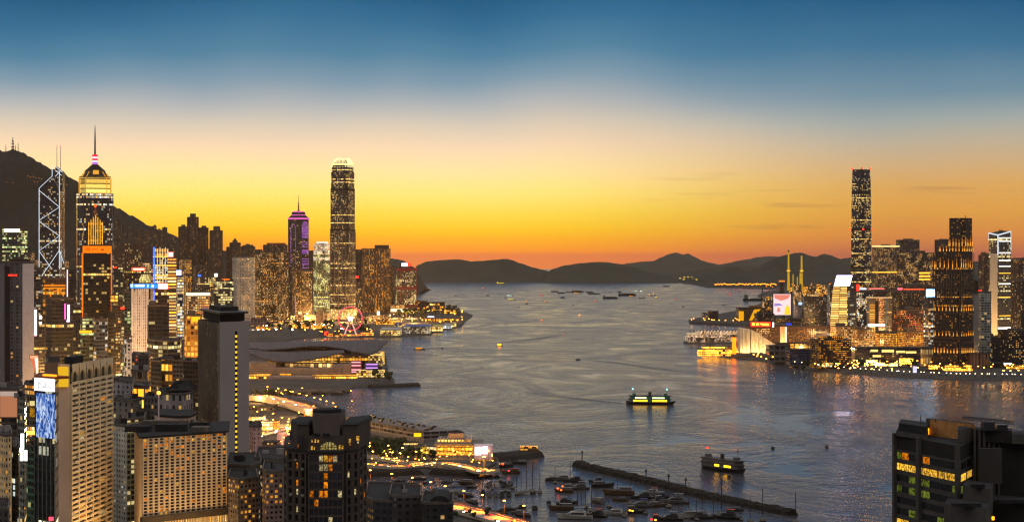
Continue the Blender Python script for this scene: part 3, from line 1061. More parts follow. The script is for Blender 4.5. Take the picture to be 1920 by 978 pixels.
# --- the harbour's tallest tower across the water
T = Tower('skyscraper', 'tallest tower across the harbour, dark slab of glass with lit floors and red corner beacons', 'skyscraper', 1597, 1640.5, 317, 6970, 0.5, 45)
fm = facade('navy_glass', wall=(44, 46, 54), glass=(20, 26, 38), cw=4.6, ch=5.6, mx=0.04, lit=0.2, row=0.10, sill=0.25, head=0.75, power=1.35, a=CRM, b=WRM)
base_p = notch(T.b, T.a, 8)
zt, zm = T.h, T.z(520)
MB().prism(scale_poly(base_p, 1.04), 0, zm, base_p, 0, 1).build('tower_foot', [fm, ROOF], T.root)
MB().prism(base_p, zm + 0.02, T.z(420), scale_poly(base_p, 0.985), 0, 1).build('tower_body', [fm, ROOF], T.root)
MB().prism(scale_poly(base_p, 0.985), T.z(420) + .02, T.z(342), scale_poly(base_p, 0.92), 0, 1).build('tower_body', [fm, ROOF], T.root)
MB().prism(scale_poly(base_p, 0.92), T.z(342) + .02, zt, scale_poly(base_p, 0.86), 0, 1).build('tower_top', [facade('navy_glass', wall=(42, 44, 50), lit=0.12, row=0.04, cw=5, ch=5.6, power=1.0), ROOF], T.root)
for (py, k) in ((428, 0.99), (358, 0.935), (500, 1.01)):
 mb = MB()
 mb.prism(scale_poly(base_p, k * 1.004), T.z(py) - 9, T.z(py), None, 0, 0, True)
 mb.build('plant_floor', paint('plant_floor_louvre', (40, 36, 34)), T.root)
for p_ in scale_poly(base_p, 0.87):
 if abs(p_[0]) > T.b * 0.38 and abs(p_[1]) > T.a * 0.30:
  MB().bar((p_[0], p_[1], zt), (p_[0], p_[1], zt + 7), 0.8, 4).build('corner_fin', DARKSTEEL, T.root)
for (a, b_) in ((-1, 1), (-1, -1), (1, -1)):
 x, y = a * T.b * 0.40, b_ * T.a * 0.40
 MB().lathe([(0, zt), (2.6, zt + 2), (2.6, zt + 4), (0, zt + 6)], 6, x, y).build('beacon', RED_LAMP, T.root)
for (a, b_) in ((-1, 1), (-1, -1), (1, -1)):
 x, y = a * T.b * 0.492, b_ * T.a * 0.492
 MB().lathe([(0, T.z(431)), (2.8, T.z(430.5)), (2.8, T.z(429)), (0, T.z(428))], 6, x, y).build('beacon', RED_LAMP, T.root)

# --- the stepped hotel tower on the far waterfront, floodlit in tiers
T = Tower('skyscraper', 'stepped dark tower on the far quay with tiers of golden uplights', 'skyscraper', 1756, 1838, 470, 3070, 0.54, 48)
tiers = [(1.0, 700, 640), (0.97, 640, 560), (0.95, 560, 500), (0.93, 500, 472)]
FT = facade('hotel_rooms', wall=(52, 42, 36), glass=(20, 17, 17), lit=0.1, row=0.03, cw=3.2, ch=3.4, mx=0.2, power=0.8)
for k, y0, y1 in tiers:
 MB().prism(scale_poly(notch(T.b, T.a, 5), k), max(0, T.z(y0)), T.z(y1), None, 0, 1).build('tower_body', [FT, ROOF_DARK], T.root)
# the two upper stages step to the right
def stage(px0, px1, y0, y1, nm):
 x0w, x1w = XD(px0, 3070), XD(px1, 3070)
 w = (x1w - x0w)
 cxw = (x0w + x1w) / 2 - T.root.location.x
 side_ = w / (math.sin(R(48)) + math.cos(R(48)))
 c_, s_ = math.cos(-R(48)), math.sin(-R(48))
 lx, ly = cxw * c_, cxw * s_
 poly = [(lx + x, ly + y) for x, y in notch(side_, side_, 3.5)]
 MB().prism(poly, T.z(y0), T.z(y1), None, 0, 1).build(nm, [FT, ROOF_DARK], T.root)
 return poly
s1 = stage(1768, 1836, 472, 462, 'upper_stage')
s2 = stage(1786.5, 1834.5, 462, 408, 'top_stage')
up = lamp('uplight_gold', (255, 168, 48), 1.5, False)
dimu = lamp('uplight_dim', (255, 150, 44), 0.55, False)
def uplights(poly, z, hgt, step, wdt=0.8):
 """narrow glowing strips in place of floodlight, dimmer upwards, standing on a ledge round the outline"""
 mb, mc = MB(), MB()
 n = len(poly)
 for i in range(n):
  a, b_ = Vector(poly[i]), Vector(poly[(i + 1) % n])
  L = (b_ - a).length
  if L < 6:
   continue
  d = (b_ - a) / L
  nrm = Vector((d.y, -d.x))
  m_ = max(1, int(L / step))
  for k in range(m_ + 1):
   c = a + d * (L * (k + 0.0) / m_) + nrm * 0.35
   hh = hgt * RND.uniform(0.7, 1.15)
   mb.prism([tuple(c - d * wdt / 2 - nrm * .3), tuple(c - d * wdt / 2 + nrm * .3), tuple(c + d * wdt / 2 + nrm * .3), tuple(c + d * wdt / 2 - nrm * .3)][::-1], z, z + hh * 0.5, None, 0, 0)
   mc.prism([tuple(c - d * wdt / 2 - nrm * .3), tuple(c - d * wdt / 2 + nrm * .3), tuple(c + d * wdt / 2 + nrm * .3), tuple(c + d * wdt / 2 - nrm * .3)][::-1], z + hh * 0.5, z + hh, None, 0, 0)
 mb.build('uplight', up, T.root)  # floodlight on the wall put in as glowing strips
 mc.build('floodlit_strip_fade', dimu, T.root)
uplights(s2, T.z(461), 13, 5.2)
uplights(s1, T.z(471), 9, 5.0)
uplights(scale_poly(notch(T.b, T.a, 5), 0.935), T.z(502), 14, 6.6)
uplights(scale_poly(notch(T.b, T.a, 5), 0.975), T.z(583), 9, 6.4)
uplights(scale_poly(notch(T.b, T.a, 5), 0.975), T.z(630), 7, 6.4)
uplights(scale_poly(notch(T.b, T.a, 5), 1.005), T.z(662), 8, 5.4, 1.6)
for py in (505, 540, 586, 633, 640):
 MB().prism(scale_poly(notch(T.b, T.a, 5), 1.006), T.z(py) - 2.2, T.z(py), None, 0, 0, True).build('ledge', paint('stone_ledge', (70, 58, 48), 0.8), T.root)
T.piers(9, 0.9, 0.5, paint('bronze_pier', (74, 60, 48), 0.6), 0, T.z(473), 'fl', 'facade_piers', 0.94)
T.mast(0.5, 3)
MB().bar((s2[0][0], s2[0][1], T.z(408)), (s2[0][0], s2[0][1], T.z(403)), 0.5, 4).build('mast', DARKSTEEL, T.root)

# --- white-edged tower with a folded roof
T = Tower('skyscraper', 'grey tower with a white-lit folded roof edge and bright floor lines', 'skyscraper', 1859, 1899.5, 434, 3500, 0.30, 30)
fm = facade('grey_office', wall=(84, 82, 80), lit=0.16, row=0.12, cw=3.2, ch=3.8, a=CRM)
b, a = T.b / 2, T.a / 2
MB().prism(T.rect(), 0, T.h, None, 0, 1, False, 0, [T.z(441), T.z(434), T.z(431), T.z(437)]).build('tower_body', [fm, ROOF], T.root)
mb = MB()
for (p_, q_) in (((-b, a, T.z(437)), (-b, -a, T.z(441))), ((-b, -a, T.z(441)), (b, -a, T.z(434)))):
 mb.bar((p_[0], p_[1], p_[2] + .4), (q_[0], q_[1], q_[2] + .4), 1.3, 4)
mb.bar((-b - .4, -a - .4, T.z(441)), (-b - .4, -a - .4, T.z(478)), 1.0, 4)
mb.bar((b, -a - .3, T.z(434)), (b, -a - .3, T.z(470)), 0.45, 4)
mb.bar((-b, a + .3, T.z(437)), (-b, a + .3, T.z(450)), 0.45, 4)
mb.build('roof_light_line', NEON_WHITE, T.root)
for py, mm in ((446, WHITE_LIGHT), (452, WHITE_LIGHT), (474, WHITE_LIGHT), (488, WHITE_LIGHT), (499, WHITE_LIGHT), (512, GOLD_LIGHT), (532, WHITE_LIGHT), (557, GOLD_LIGHT), (592, GOLD_LIGHT), (616, WHITE_LIGHT)):
 T.front_rect(0.08 if py != 616 else 0.0, 0.97, T.z(py) - 0.6, T.z(py) + 0.9 + (1.4 if py > 600 else 0), mm, 0.5, 'floor_light')
T.front_rect(0.15, 0.95, 3, T.z(475), paint('pale_pier', (150, 146, 140), 0.7), 0.3, 'pale_pier', 'l')
mb = MB()
for k in range(5):
 mb.bar((-2 + k * 2.0, 0, T.z(436)), (-2 + k * 2.0, 0, T.z(436) + 4 + 3 * (k % 2)), 0.5, 4)
mb.build('roof_aerial', DARKSTEEL, T.root)
# ================================================================== the island, far rows first
BACK = 'flats on the slope behind the business district'
n_ = ['narrow', 'tall', 'broad', 'slim', 'square']
back = [(333, 350, 425, 6300, 'brown silhouette block, leftmost of the four tall flats against the yellow sky'), (349, 371, 407, 6320, 'tallest brown flats against the yellow sky, with a square cap'),
  (370, 389.5, 427, 6340, 'brown flats between the tallest block and the sunlit gap'), (391, 416, 432, 6280, 'dark flats right of the narrow bright gap, with a raised roof core'),
  (424, 434, 463, 6500, 'low dark flats left of the stepped block against the sky'), (429, 450, 455, 6460, 'stepped dark block with a narrow top storey against the yellow sky'),
  (450, 477, 462, 6550, 'flat dark block behind the pale floodlit slab, uneven roof line'), (476, 491, 468, 6560, 'small dark block right of the uneven roof line'),
  (490, 537, 459, 6600, 'long grey slab with three lit red roof huts'), (578, 590, 470, 6600, 'grey block half hidden between the neon tower and the lit-top tower'),
  (662, 679, 468, 6650, 'plain grey slab just right of the tallest tower')]
for x0, x1, yt, D, lab in back:
 T = simple('apartment_tower', lab, 'apartment block', x0, x1, yt, D, 'silhouette', 0.3, 26, BACK, roof=None)
 T.parapet(None, 1, 1.2, PLANT, 1.0)
 if yt == 407:
  T.plant(0.25, 0.75, 12, None, 0.2, 0.8)
 elif yt == 432:
  T.plant(0.3, 0.82, 14, None, 0.2, 0.8)
 elif yt == 425 or yt == 427:
  T.plant(0.35, 0.8, 7, None, 0.2, 0.8)
 elif yt == 455:
  T.plant(0.25, 0.7, 8, None, 0.2, 0.8)
  T.plant(0.38, 0.58, 14, None, 0.3, 0.7, None, 'lift_tower')
 elif yt == 459:
  for f in (0.12, 0.48, 0.8):
   T.plant(f, f + 0.17, 7, None, 0.2, 0.8, paint('red_hut', (150, 62, 40), 0.8), 'roof_hut')
 elif yt == 462:
  for f, h_ in ((0.05, 5), (0.35, 9), (0.7, 6)):
   T.plant(f, f + 0.2, h_, None, 0.2, 0.8)
 T.piers(3, 1.2, 1.0, paint('pier_silhouette', (58, 48, 44), 0.85), 20, T.h)

HILLG = 'small blocks stepping down the wooded ridge'
hs = [(214, 224, 408), (226, 236, 418), (238, 249, 424), (250, 259, 430), (259, 268, 426), (268, 277, 431), (277, 284, 425), (285, 293, 421), (293, 302, 428), (303, 313, 424), (314, 322, 437), (322, 330, 441), (219, 229, 442), (240, 250, 450), (262, 272, 452), (283, 294, 448), (305, 316, 456),
  (118, 128, 486), (126, 135, 500), (46, 56, 478), (56, 64, 470), (64, 72, 484), (113, 120, 512), (212, 222, 462)]
RIDGE = [(-20, 262), (0, 281), (28, 280), (50, 290), (70, 302), (95, 316), (118, 322), (135, 336), (165, 352), (205, 383), (225, 392), (245, 403), (270, 419), (300, 431), (325, 440), (345, 452)]
for i, (x0, x1, yt) in enumerate(hs):
 D = 6560 + 60 * (i % 5)
 where = 'on the skyline of the ridge' if yt < 442 and 214 < x0 else ('low on the slope below the ridge' if x0 > 200 else 'deep in the dark foot of the hill')
 ord_ = ['first', 'second', 'third', 'fourth', 'fifth', 'sixth', 'seventh', 'eighth', 'ninth', 'tenth', 'eleventh', 'twelfth']
 grp = [h for h in sorted(hs) if (('on the skyline of the ridge' if h[2] < 442 and 214 < h[0] else ('low on the slope below the ridge' if h[0] > 200 else 'deep in the dark foot of the hill')) == where)]
 lab = 'small dark flats %s, %s from the left' % (where, ord_[grp.index((x0, x1, yt))])
 simple('apartment_tower', lab, 'apartment block', x0, x1, yt + 3, D, 'lively_flats' if x0 < 200 else 'silhouette', 0.3, 30, HILLG, roof='plant', power=1.5)

# --- business district behind the wheel
OFF = 'office towers of the business district'
T = Tower('office_tower', 'pale slab tower floodlit at its foot, left end of the waterfront offices', 'office tower', 433, 475.5, 482, 5120, 0.28, 30, LZ, None, OFF)
T.body(facade('pale_office', wall=(150, 144, 140), cw=3.3, ch=3.7, mx=0.22, lit=0.22, row=0.06, power=0.9))
T.parapet(); T.plant(0.2, 0.8, 5)
T.piers(9, 0.8, 0.5, paint('pale_pier', (150, 146, 140)), 4, T.h, 'fl')
T = simple('office_tower', 'dark rounded twin office tower with gold windows, left of the pair', 'office tower', 475, 507, 474, 5370, 'warm_office', 0.45, 42, OFF, wall=(64, 54, 46), lit=0.34, fins=7)
T = simple('office_tower', 'dark rounded twin office tower with gold windows, right of the pair', 'office tower', 505, 539, 473, 5390, 'warm_office', 0.45, 42, OFF, wall=(58, 52, 48), lit=0.3, fins=7)
T = simple('office_tower', 'low brown office tower with gold windows below the violet neon tower', 'office tower', 546, 584, 508, 5470, 'warm_office', 0.22, 24, OFF, wall=(66, 56, 46), lit=0.36, fins=8)
T.band(T.h - 3, 2.5, paint('brown_cornice', (110, 84, 66), 0.8), 0.5, 'cornice')
T.front_rect(-0.03, 0.0, 10, T.z(555), NEON_PINK, 0.6, 'light_strip')
T = Tower('office_tower', 'green-tinted office tower with stepped white-lit top beside the tallest tower', 'office tower', 586, 617, 470, 5560, 0.28, 28, LZ, None, OFF)
fm = facade('green_glass', wall=(104, 112, 100), lit=0.34, row=0.12, a=(200, 220, 130), power=0.9, cw=3.0)
T.body(fm)
MB().prism(T.rect(0.86), T.h, T.z(456), None, 0, 1).build('upper_stage', [facade('white_grid', lit=0.9, power=0.7, cw=4, ch=5, mx=0.1, a=(240, 240, 225), b=CRM), ROOF], T.root)
for f in (0.1, 0.42, 0.72):
 T.plant(f, f + 0.2, 5, T.z(456), 0.1, 0.5, lamp('top_floodlit', (250, 250, 235), 1.0, False), 'roof_light')  # floodlit roof blocks, the light put in as their own glow
for py in (459, 470, 482):
 T.front_rect(0.0, 0.42, T.z(py) - 9, T.z(py), facade('white_grid', lit=1.0, power=1.0, cw=2.5, ch=3, mx=0.06, a=(245, 245, 230), b=CRM), 0.6, 'lit_panel')
 T.front_rect(0.6, 1.0, T.z(py) - 9, T.z(py), facade('white_grid', lit=1.0, power=1.0, cw=2.5, ch=3, mx=0.06, a=(245, 245, 230), b=CRM), 0.6, 'lit_panel')
 T.front_rect(0.1, 0.9, T.z(py) - 9, T.z(py), facade('white_grid', lit=1.0, power=0.9, cw=2.5, ch=3, mx=0.06, a=(245, 245, 230), b=CRM), 0.6, 'lit_panel', 'l')
T = Tower('hotel_tower', 'brown hotel slab with vertical gold windows and stepped roof, right of the tallest tower', 'hotel', 676, 731, 466, 5980, 0.14, 16, LZ, None, OFF)
T.body(facade('hotel_rooms', wall=(80, 64, 56), cw=3.2, ch=4.6, mx=0.3, lit=0.32, sill=0.05, head=0.95, power=1.1))
MB().prism([(0.0 * T.b, -T.a * .4), (T.b * 0.46, -T.a * .4), (T.b * 0.46, T.a * .4), (0.0, T.a * .4)], T.h, T.z(459), None, 0, 0).build('upper_stage', paint('pier_silhouette', (58, 48, 44)), T.root)
T.parapet()
T.piers(8, 1.6, 0.7, paint('brown_pier', (86, 70, 60), 0.8), 10, T.h)
T.band(T.z(520), 3, paint('brown_pier', (86, 70, 60)), 0.8, 'ledge')
T.band(T.z(588), 3, paint('brown_pier', (86, 70, 60)), 0.8, 'ledge')
simple('hotel_tower', 'lower brown wing of the hotel slab, on its right side', 'hotel', 728, 739, 500, 6040, 'hotel_rooms', 0.2, 20, OFF, wall=(84, 68, 58), lit=0.15)
simple('office_tower', 'dark office block with red lamps between the tallest tower and the hotel slab', 'office tower', 660, 679, 540, 5860, 'dark_glass', 0.2, 20, OFF, wall=(52, 44, 42), lit=0.22)
sign('rooftop_sign', 'small red lamp sign on the dark block right of the tallest tower', 'sign', 664, 672, 517, 521, 5850, NEON_RED, None, 1.0, None, False)
T = Tower('ferry_terminal_tower', 'red-banded dark tower alone at the right end of the island waterfront', 'office tower', 740, 780.5, 503, 5950, 0.12, 16, LZ, None, OFF)
T.body(facade('dark_glass', wall=(66, 58, 54), lit=0.26, cw=3.4, ch=4.4, mx=0.2, a=CRM))
for py in (503, 538, 572):
 T.band(T.z(py) - 7, 8, paint('red_steel_band', (120, 26, 24), 0.6), 0.7, 'red_truss')
T.parapet(); T.plant(0.2, 0.85, 6)
T.piers(6, 1.2, 0.8, paint('red_steel_band', (120, 26, 24)), 8, T.h, 'f')
sign('rooftop_sign', 'white and red lit sign on top of the red-banded tower', 'sign', 753, 764, 493, 499, 5940, lamp('violet_white_sign', (226, 220, 255), 3.0, False), None, 1.5, None)
sign('rooftop_sign', 'red lit end panel beside the white sign on the red-banded tower', 'sign', 764.6, 769.5, 493, 499, 5940, NEON_RED, None, 1.5, None)

# --- middle distance, towards the hill
MID = 'mixed towers below the hill'
def mid(lab, x0, x1, yt, D, style, s=0.3, th=28, cat='office tower', name='office_tower', roof='plant', fins=0, **kw):
 return simple(name, lab, cat, x0, x1, yt, D, style, s, th, MID, roof=roof, fins=fins, **kw)
mid('brown ribbed slab beside the three-cornered tower, few windows', 206, 262, 455, 3650, 'grey_office', 0.5, 40, wall=(74, 60, 54), lit=0.12, fins=9)
mid('warm-lit square office behind the neon-lined tower', 261, 287, 492, 3950, 'warm_office', lit=0.6)
mid('dark tower with red roof lamps right of the orange-framed tower', 206, 229, 500, 3320, 'green_glass', wall=(48, 50, 50), lit=0.2, a=CRM)
mid('maroon-dark tower under the long red sign', 228, 275, 508, 3020, 'dark_glass', wall=(50, 40, 42), lit=0.12, fins=8)
sign('rooftop_sign', 'long glowing red sign on a dark tower left of the neon-lined tower', 'sign', 247.5, 273, 501.5, 507, 3000, lamp('hot_red_sign', (255, 60, 36), 4.5), paint('sign_red', (150, 20, 20), 0.6), 1.2, (lamp('hot_white', (255, 225, 190), 5.0, False), [(0.1, 0.9, 0.3, 0.7)]))
sign('rooftop_sign', 'short red lamp sign above the dark tower right of the orange-framed tower', 'sign', 208, 219, 500, 502.5, 3310, NEON_RED, None, 1, None, False)
T = mid('greenish tower with a stepped ring-shaped lit crown', 257, 281, 530, 2960, 'green_glass', lit=0.4, a=(210, 220, 120), roof=None)
MB().lathe([(0, T.h), (8.5, T.h), (8.5, T.h + 6), (7, T.h + 6), (7, T.h + 9), (5.5, T.h + 9), (5.5, T.h + 13), (0, T.h + 13)], 12).build('ring_crown', facade('gold_grid', wall=(150, 140, 90), a=(230, 220, 130), b=CRM, cw=2.2, ch=3), T.root)
# neon-lined tower
T = Tower('office_tower', 'tower outlined in blue and gold vertical neon lines', 'office tower', 286, 313.5, 482, 3520, 0.14, 18, LZ, None, MID)
T.body(facade('navy_glass', wall=(40, 44, 70), lit=0.25))
MB().prism(T.rect(0.96), T.h, T.z(466), None, 0, 1).build('crown_stage', [facade('gold_grid', cw=2.2, ch=9, mx=0.2, lit=0.8, power=1.0, a=(255, 130, 40), b=WRM), ROOF], T.root)
mb = MB()
for k in range(6):
 x = -T.b / 2 + T.b * k / 5
 mb.bar((x, -T.a / 2 - 0.7, 5), (x, -T.a / 2 - 0.7, T.z(463 + 3 * (k % 2))), 0.55, 4)
mb.build('vertical_light', lamp('pale_gold_neon', (255, 228, 170), 1.3, False), T.root)
T.edge('n', 1.3, NEON_BLUE, 5, T.z(463)); T.edge('r', 0.9, lamp('pale_blue_neon', (150, 180, 255), 2, False), 5, T.z(468)); T.edge('l', 0.9, NEON_BLUE, 5, T.z(463))
for py in (482, 498, 517, 523):
 T.band(T.z(py), 1.6, GOLD_LIGHT, 0.9, 'light_ring')
mid('tall gold-banded tower with a round lit sign, right of the neon-lined tower', 312.5, 330, 484, 2650, 'gold_bands', 0.15, 20, 'office tower', 'office_tower', 'plant', 0, cw=11, ch=4.2)
sign('rooftop_sign', 'square white sign with a red glow on the gold-banded tower', 'sign', 316.5, 324.5, 473, 481, 2640, lamp('pink_white_sign', (255, 170, 160), 4.0), NEON_RED, 1.0, (lamp('hot_white', (255, 225, 190), 5.0), [(0.2, 0.8, 0.2, 0.8)]))
mid('slim blue-grey tower under a bright blue-white screen', 330, 343, 519, 2720, 'navy_glass', 0.2, 20, wall=(60, 70, 96), lit=0.3)
sign('rooftop_screen', 'small blue-white screen on a slim tower right of the gold bands', 'screen', 330.5, 340, 506.5, 515.5, 2710, lamp('blue_white_screen', (190, 215, 255), 3.5), lamp('screen_blue', (30, 80, 220), 1.5), 1.2)
mid('cream gridded office with rows of gold windows below the tall flats', 334, 358, 487, 4250, 'gold_grid', 0.2, 22, lit=0.6, power=0.9, cw=4, ch=4.4, mx=0.2, wall=(110, 96, 80))
mid('narrow gold-gridded block in front of the cream office', 347, 359, 517, 4000, 'gold_grid', 0.2, 22, lit=0.55, power=0.9, mx=0.25, wall=(90, 74, 60))
mid('brown block with scattered lamps below the tallest flats', 360, 386, 500, 4400, 'dark_flats', 0.3, 25, 'apartment block', 'apartment_tower')
mid('broad office with a blue sign lamp at its roof corner', 366, 402, 520, 4100, 'grey_office', 0.25, 24, wall=(84, 74, 64), lit=0.4)
sign('rooftop_sign', 'small blue lamp sign left of the round white lamp', 'sign', 371, 377, 514.5, 518, 4090, NEON_BLUE, None, 1, None, False)
mid('greenish low office under a round white lamp', 396, 436, 528, 4050, 'green_glass', 0.25, 24, wall=(74, 76, 60), lit=0.42, a=CRM)
sign('rooftop_sign', 'round white lamp sign on the greenish low office', 'sign', 402.5, 408, 512.5, 518.5, 4040, WHITE_LIGHT, None, 1, None, True)
mid('dark block with orange roof lamps left of the pale floodlit slab', 414, 436, 524, 4150, 'dark_flats', 0.25, 24, wall=(58, 50, 46), lit=0.2)
sign('rooftop_sign', 'row of orange roof lamps left of the pale floodlit slab', 'sign', 416, 431, 522.5, 524.5, 4140, NEON_ORANGE, None, 1, None, False)
T = mid('beige office with one long white light band along its roof', 346, 391, 549, 2950, 'warm_office', 0.18, 18, lit=0.5, wall=(128, 104, 84), power=0.9)
T.band(T.h - 4, 4.5, lamp('cream_band', (255, 236, 196), 1.6), 0.8, 'light_band')
T.front_rect(0.6, 0.95, T.z(588), T.z(573), paint('pink_screen', (170, 128, 120), 0.8), 0.8, 'blank_panel')
mid('dark roofed block behind the white slab tower', 356, 402, 538, 3500, 'dark_flats', 0.2, 20, lit=0.25, wall=(48, 42, 40))
mid('dark glass block with yellow-green floors behind the white slab tower', 392, 436, 546, 3400, 'green_glass', 0.2, 20, lit=0.32, a=CRM, wall=(58, 56, 48))
T = mid('block washed in amber floodlight left of the white slab tower', 343, 377, 592, 2400, 'gold_grid', 0.22, 22, lit=0.7, power=0.8, cw=4.5, ch=6.5, wall=(150, 104, 44))
T.front_rect(0.3, 0.85, T.h - 7, T.h - 1, lamp('amber_panel', (255, 186, 30), 1.5), 0.8, 'lit_panel')
mid('green-grey glass tower behind the white gridded tower', 227, 248, 549, 2640, 'green_glass', 0.3, 28, lit=0.16, wall=(58, 64, 60))
T = Tower('hotel_tower', 'white gridded tower below the left half of the blue light band', 'hotel', 244.5, 276, 541, 2120, 0.15, 18, LZ, None, MID)
T.body(facade('white_grid', wall=(168, 168, 184), cw=3.0, ch=3.2))
T.parapet()
T.piers(8, 1.0, 0.6, paint('white_pier', (186, 184, 196), 0.7), 5, T.h)
T.plant(0.3, 0.7, 4)
sign('light_band_sign', 'long blue and white light band on top of the white gridded tower', 'sign', 244.5, 296, 532, 540, 2110, lamp('azure_band', (30, 110, 255), 2.4), DARKSTEEL, 1.0, (lamp('pale_azure', (190, 225, 255), 3.0), [(0.02, 0.1, 0.3, 0.95), (0.17, 0.52, 0.35, 0.85), (0.78, 0.86, 0.2, 0.8), (0.62, 0.66, 0.2, 0.9)]))
sign('light_band_sign', 'square white lit sign with red edge at the right end of the blue band', 'sign', 297.5, 314.5, 532, 541, 2108, lamp('hot_white_sign', (255, 236, 240), 3.2), NEON_RED, 1.0)
mid('maroon-dark glass tower under the right half of the blue band', 288, 316, 543, 2130, 'dark_glass', 0.1, 14, wall=(50, 36, 40), lit=0.06)
mid('black banded glass tower in front of the maroon-dark one', 273.5, 312, 574, 2030, 'dark_glass', 0.12, 16, wall=(36, 34, 34), lit=0.05, row=0.12, cw=7, a=CRM)
mid('tower with yellow sign boards right of the orange-framed tower', 206, 229, 560, 2560, 'warm_office', 0.25, 24, lit=0.16, wall=(62, 56, 52))
sign('lit_signboard', 'three yellow lit sign boards stacked on a dark tower', 'sign', 207, 221, 553, 566, 2550, facade('amber_shops', cw=6, ch=4.5, lit=0.8, power=2.0), None, 1.0)
T = mid('slim dark tower with a red beacon beside the white gridded tower', 226.5, 232, 588, 2200, 'dark_glass', 0.2, 20, wall=(44, 42, 48), lit=0.15, roof=None)
MB().bar((0, 0, T.h), (0, 0, T.z(580)), 1.2, 8).build('beacon_post', DARKSTEEL, T.root)
MB().lathe([(0, T.z(580)), (2.0, T.z(579)), (2.0, T.z(576)), (0, T.z(575))], 8).build('beacon', RED_LAMP, T.root)
T = mid('dark tower with a rounded dome top right of the orange-framed tower', 199.5, 216, 596, 2180, 'dark_glass', 0.2, 20, wall=(42, 38, 36), lit=0.1, roof=None)
MB().lathe([(T.b * .5, T.h), (T.b * .46, T.h + 3), (T.b * .34, T.h + 6), (0, T.h + 7.5)], 12).build('dome', ROOF_DARK, T.root)
mid('blue-grey glass block with a pale cylinder-like corner below the dome tower', 228, 246, 632, 1850, 'navy_glass', 0.3, 30, wall=(96, 110, 136), lit=0.14)
mid('white narrow slab behind the curved black building', 236, 247, 640, 1800, 'white_grid', 0.2, 20, wall=(170, 170, 176), lit=0.1)
T = mid('low block with amber strip of windows left of the orange frame foot', 147, 176, 597, 2250, 'green_glass', 0.25, 24, wall=(64, 66, 62), lit=0.2)
sign('lit_signboard', 'amber strip sign on the low block below the orange frame', 'sign', 149, 173, 619, 624, 2240, lamp('amber_strip', (255, 170, 30), 1.8, False), None, 0.8, None, False)
mid('grey-blue office with a dark vertical core below the orange frame', 172, 200, 600, 2230, 'navy_glass', 0.3, 30, wall=(70, 72, 80), lit=0.2)

# --- orange-framed tower and the golden crown behind it
T = Tower('office_tower', 'slim dark tower behind the orange frame, topped by a rocket-shaped gold-lit crown', 'office tower', 163, 190.5, 458, 2950, 0.12, 16, LZ, None, MID)
T.body(facade('dark_glass', wall=(60, 48, 36), lit=0.3))
gl = lamp('crown_bars_gold', (255, 182, 40), 1.25, False)
b = T.b
for i, (f0, f1, y) in enumerate([(0.0, 1.0, 416), (0.17, 0.83, 410), (0.33, 0.67, 404)]):
 MB().prism([(-b / 2 + b * f0, -T.a * .5 + i * 1.5), (-b / 2 + b * f1, -T.a * .5 + i * 1.5), (-b / 2 + b * f1, T.a * .5 - i * 1.5), (-b / 2 + b * f0, T.a * .5 - i * 1.5)], T.h, T.z(y), None, 0, 0).build('crown_stage', facade('gold_grid', cw=3, ch=5, lit=0.35, power=0.6, wall=(88, 60, 22)), T.root)
mb = MB()
for k, y in enumerate((416, 412, 407, 403, 407, 412, 416)):
 x = -b / 2 + b * k / 6
 mb.bar((x, -T.a / 2 - 0.8, T.h), (x, -T.a / 2 - 0.8, T.z(y)), 0.72, 4)
mb.build('crown_bar', gl, T.root)
MB().lathe([(0, T.z(404)), (2.2, T.z(404)), (1.4, T.z(393)), (0.6, T.z(388)), (0, T.z(384))], 8).build('spire', paint('spire_bronze', (150, 70, 20), 0.5, 0.3), T.root)
MB().lathe([(0, T.z(389)), (1.6, T.z(388)), (1.6, T.z(384)), (0, T.z(383))], 8).build('beacon', lamp('orange_beacon', (255, 90, 20), 2.0, False), T.root)
T = Tower('office_tower', 'black glass tower framed in orange neon under an orange lit sign band', 'office tower', 150.5, 207, 462, 2700, 0.08, 12, LZ, None, MID)
T.body(facade('dark_glass', wall=(24, 24, 26), glass=(12, 13, 15), lit=0.10, cw=3.6, ch=4.2))
T.front_rect(0.0, 1.0, T.z(474), T.z(461), lamp('sign_band_orange', (255, 120, 14), 1.35), 1.0, 'sign_band')
mk = MB()
b = T.b
def mkbox(u0, u1, v0, v1):
 mk.box(-b / 2 + b * u0, -b / 2 + b * u1, -T.a / 2 - 1.3, -T.a / 2 - 0.95, T.z(474) + 9.5 * v0, T.z(474) + 9.5 * v1)
for (u0, u1, v0, v1) in ((0.1, 0.25, 0.62, 0.72), (0.1, 0.12, 0.3, 0.7), (0.23, 0.25, 0.3, 0.7), (0.14, 0.16, 0.3, 0.55), (0.19, 0.21, 0.3, 0.55), (0.34, 0.36, 0.35, 0.6), (0.34, 0.5, 0.52, 0.58), (0.44, 0.47, 0.52, 0.62), (0.64, 0.73, 0.35, 0.6)):
 mkbox(u0, u1, v0, v1)
mk.build('sign_lettering', lamp('sign_red_marks', (220, 40, 10), 0.8, False), T.root)
T.edge('n', 1.35, NEON_ORANGE, 12, T.z(474)); T.edge('r', 0.8, NEON_ORANGE, 45, T.z(474)); T.edge('l', 1.0, NEON_ORANGE, 12, T.z(474))
mb = MB()
mb.box(-b / 2, b / 2, -T.a / 2 - 0.3, -T.a / 2 + 0.05, T.z(494), T.z(476))
mb.build('dark_glazing', paint('black_glass', (16, 17, 20), 0.15, 0, 0.1, 0.2, 0.5), T.root)
T.parapet()

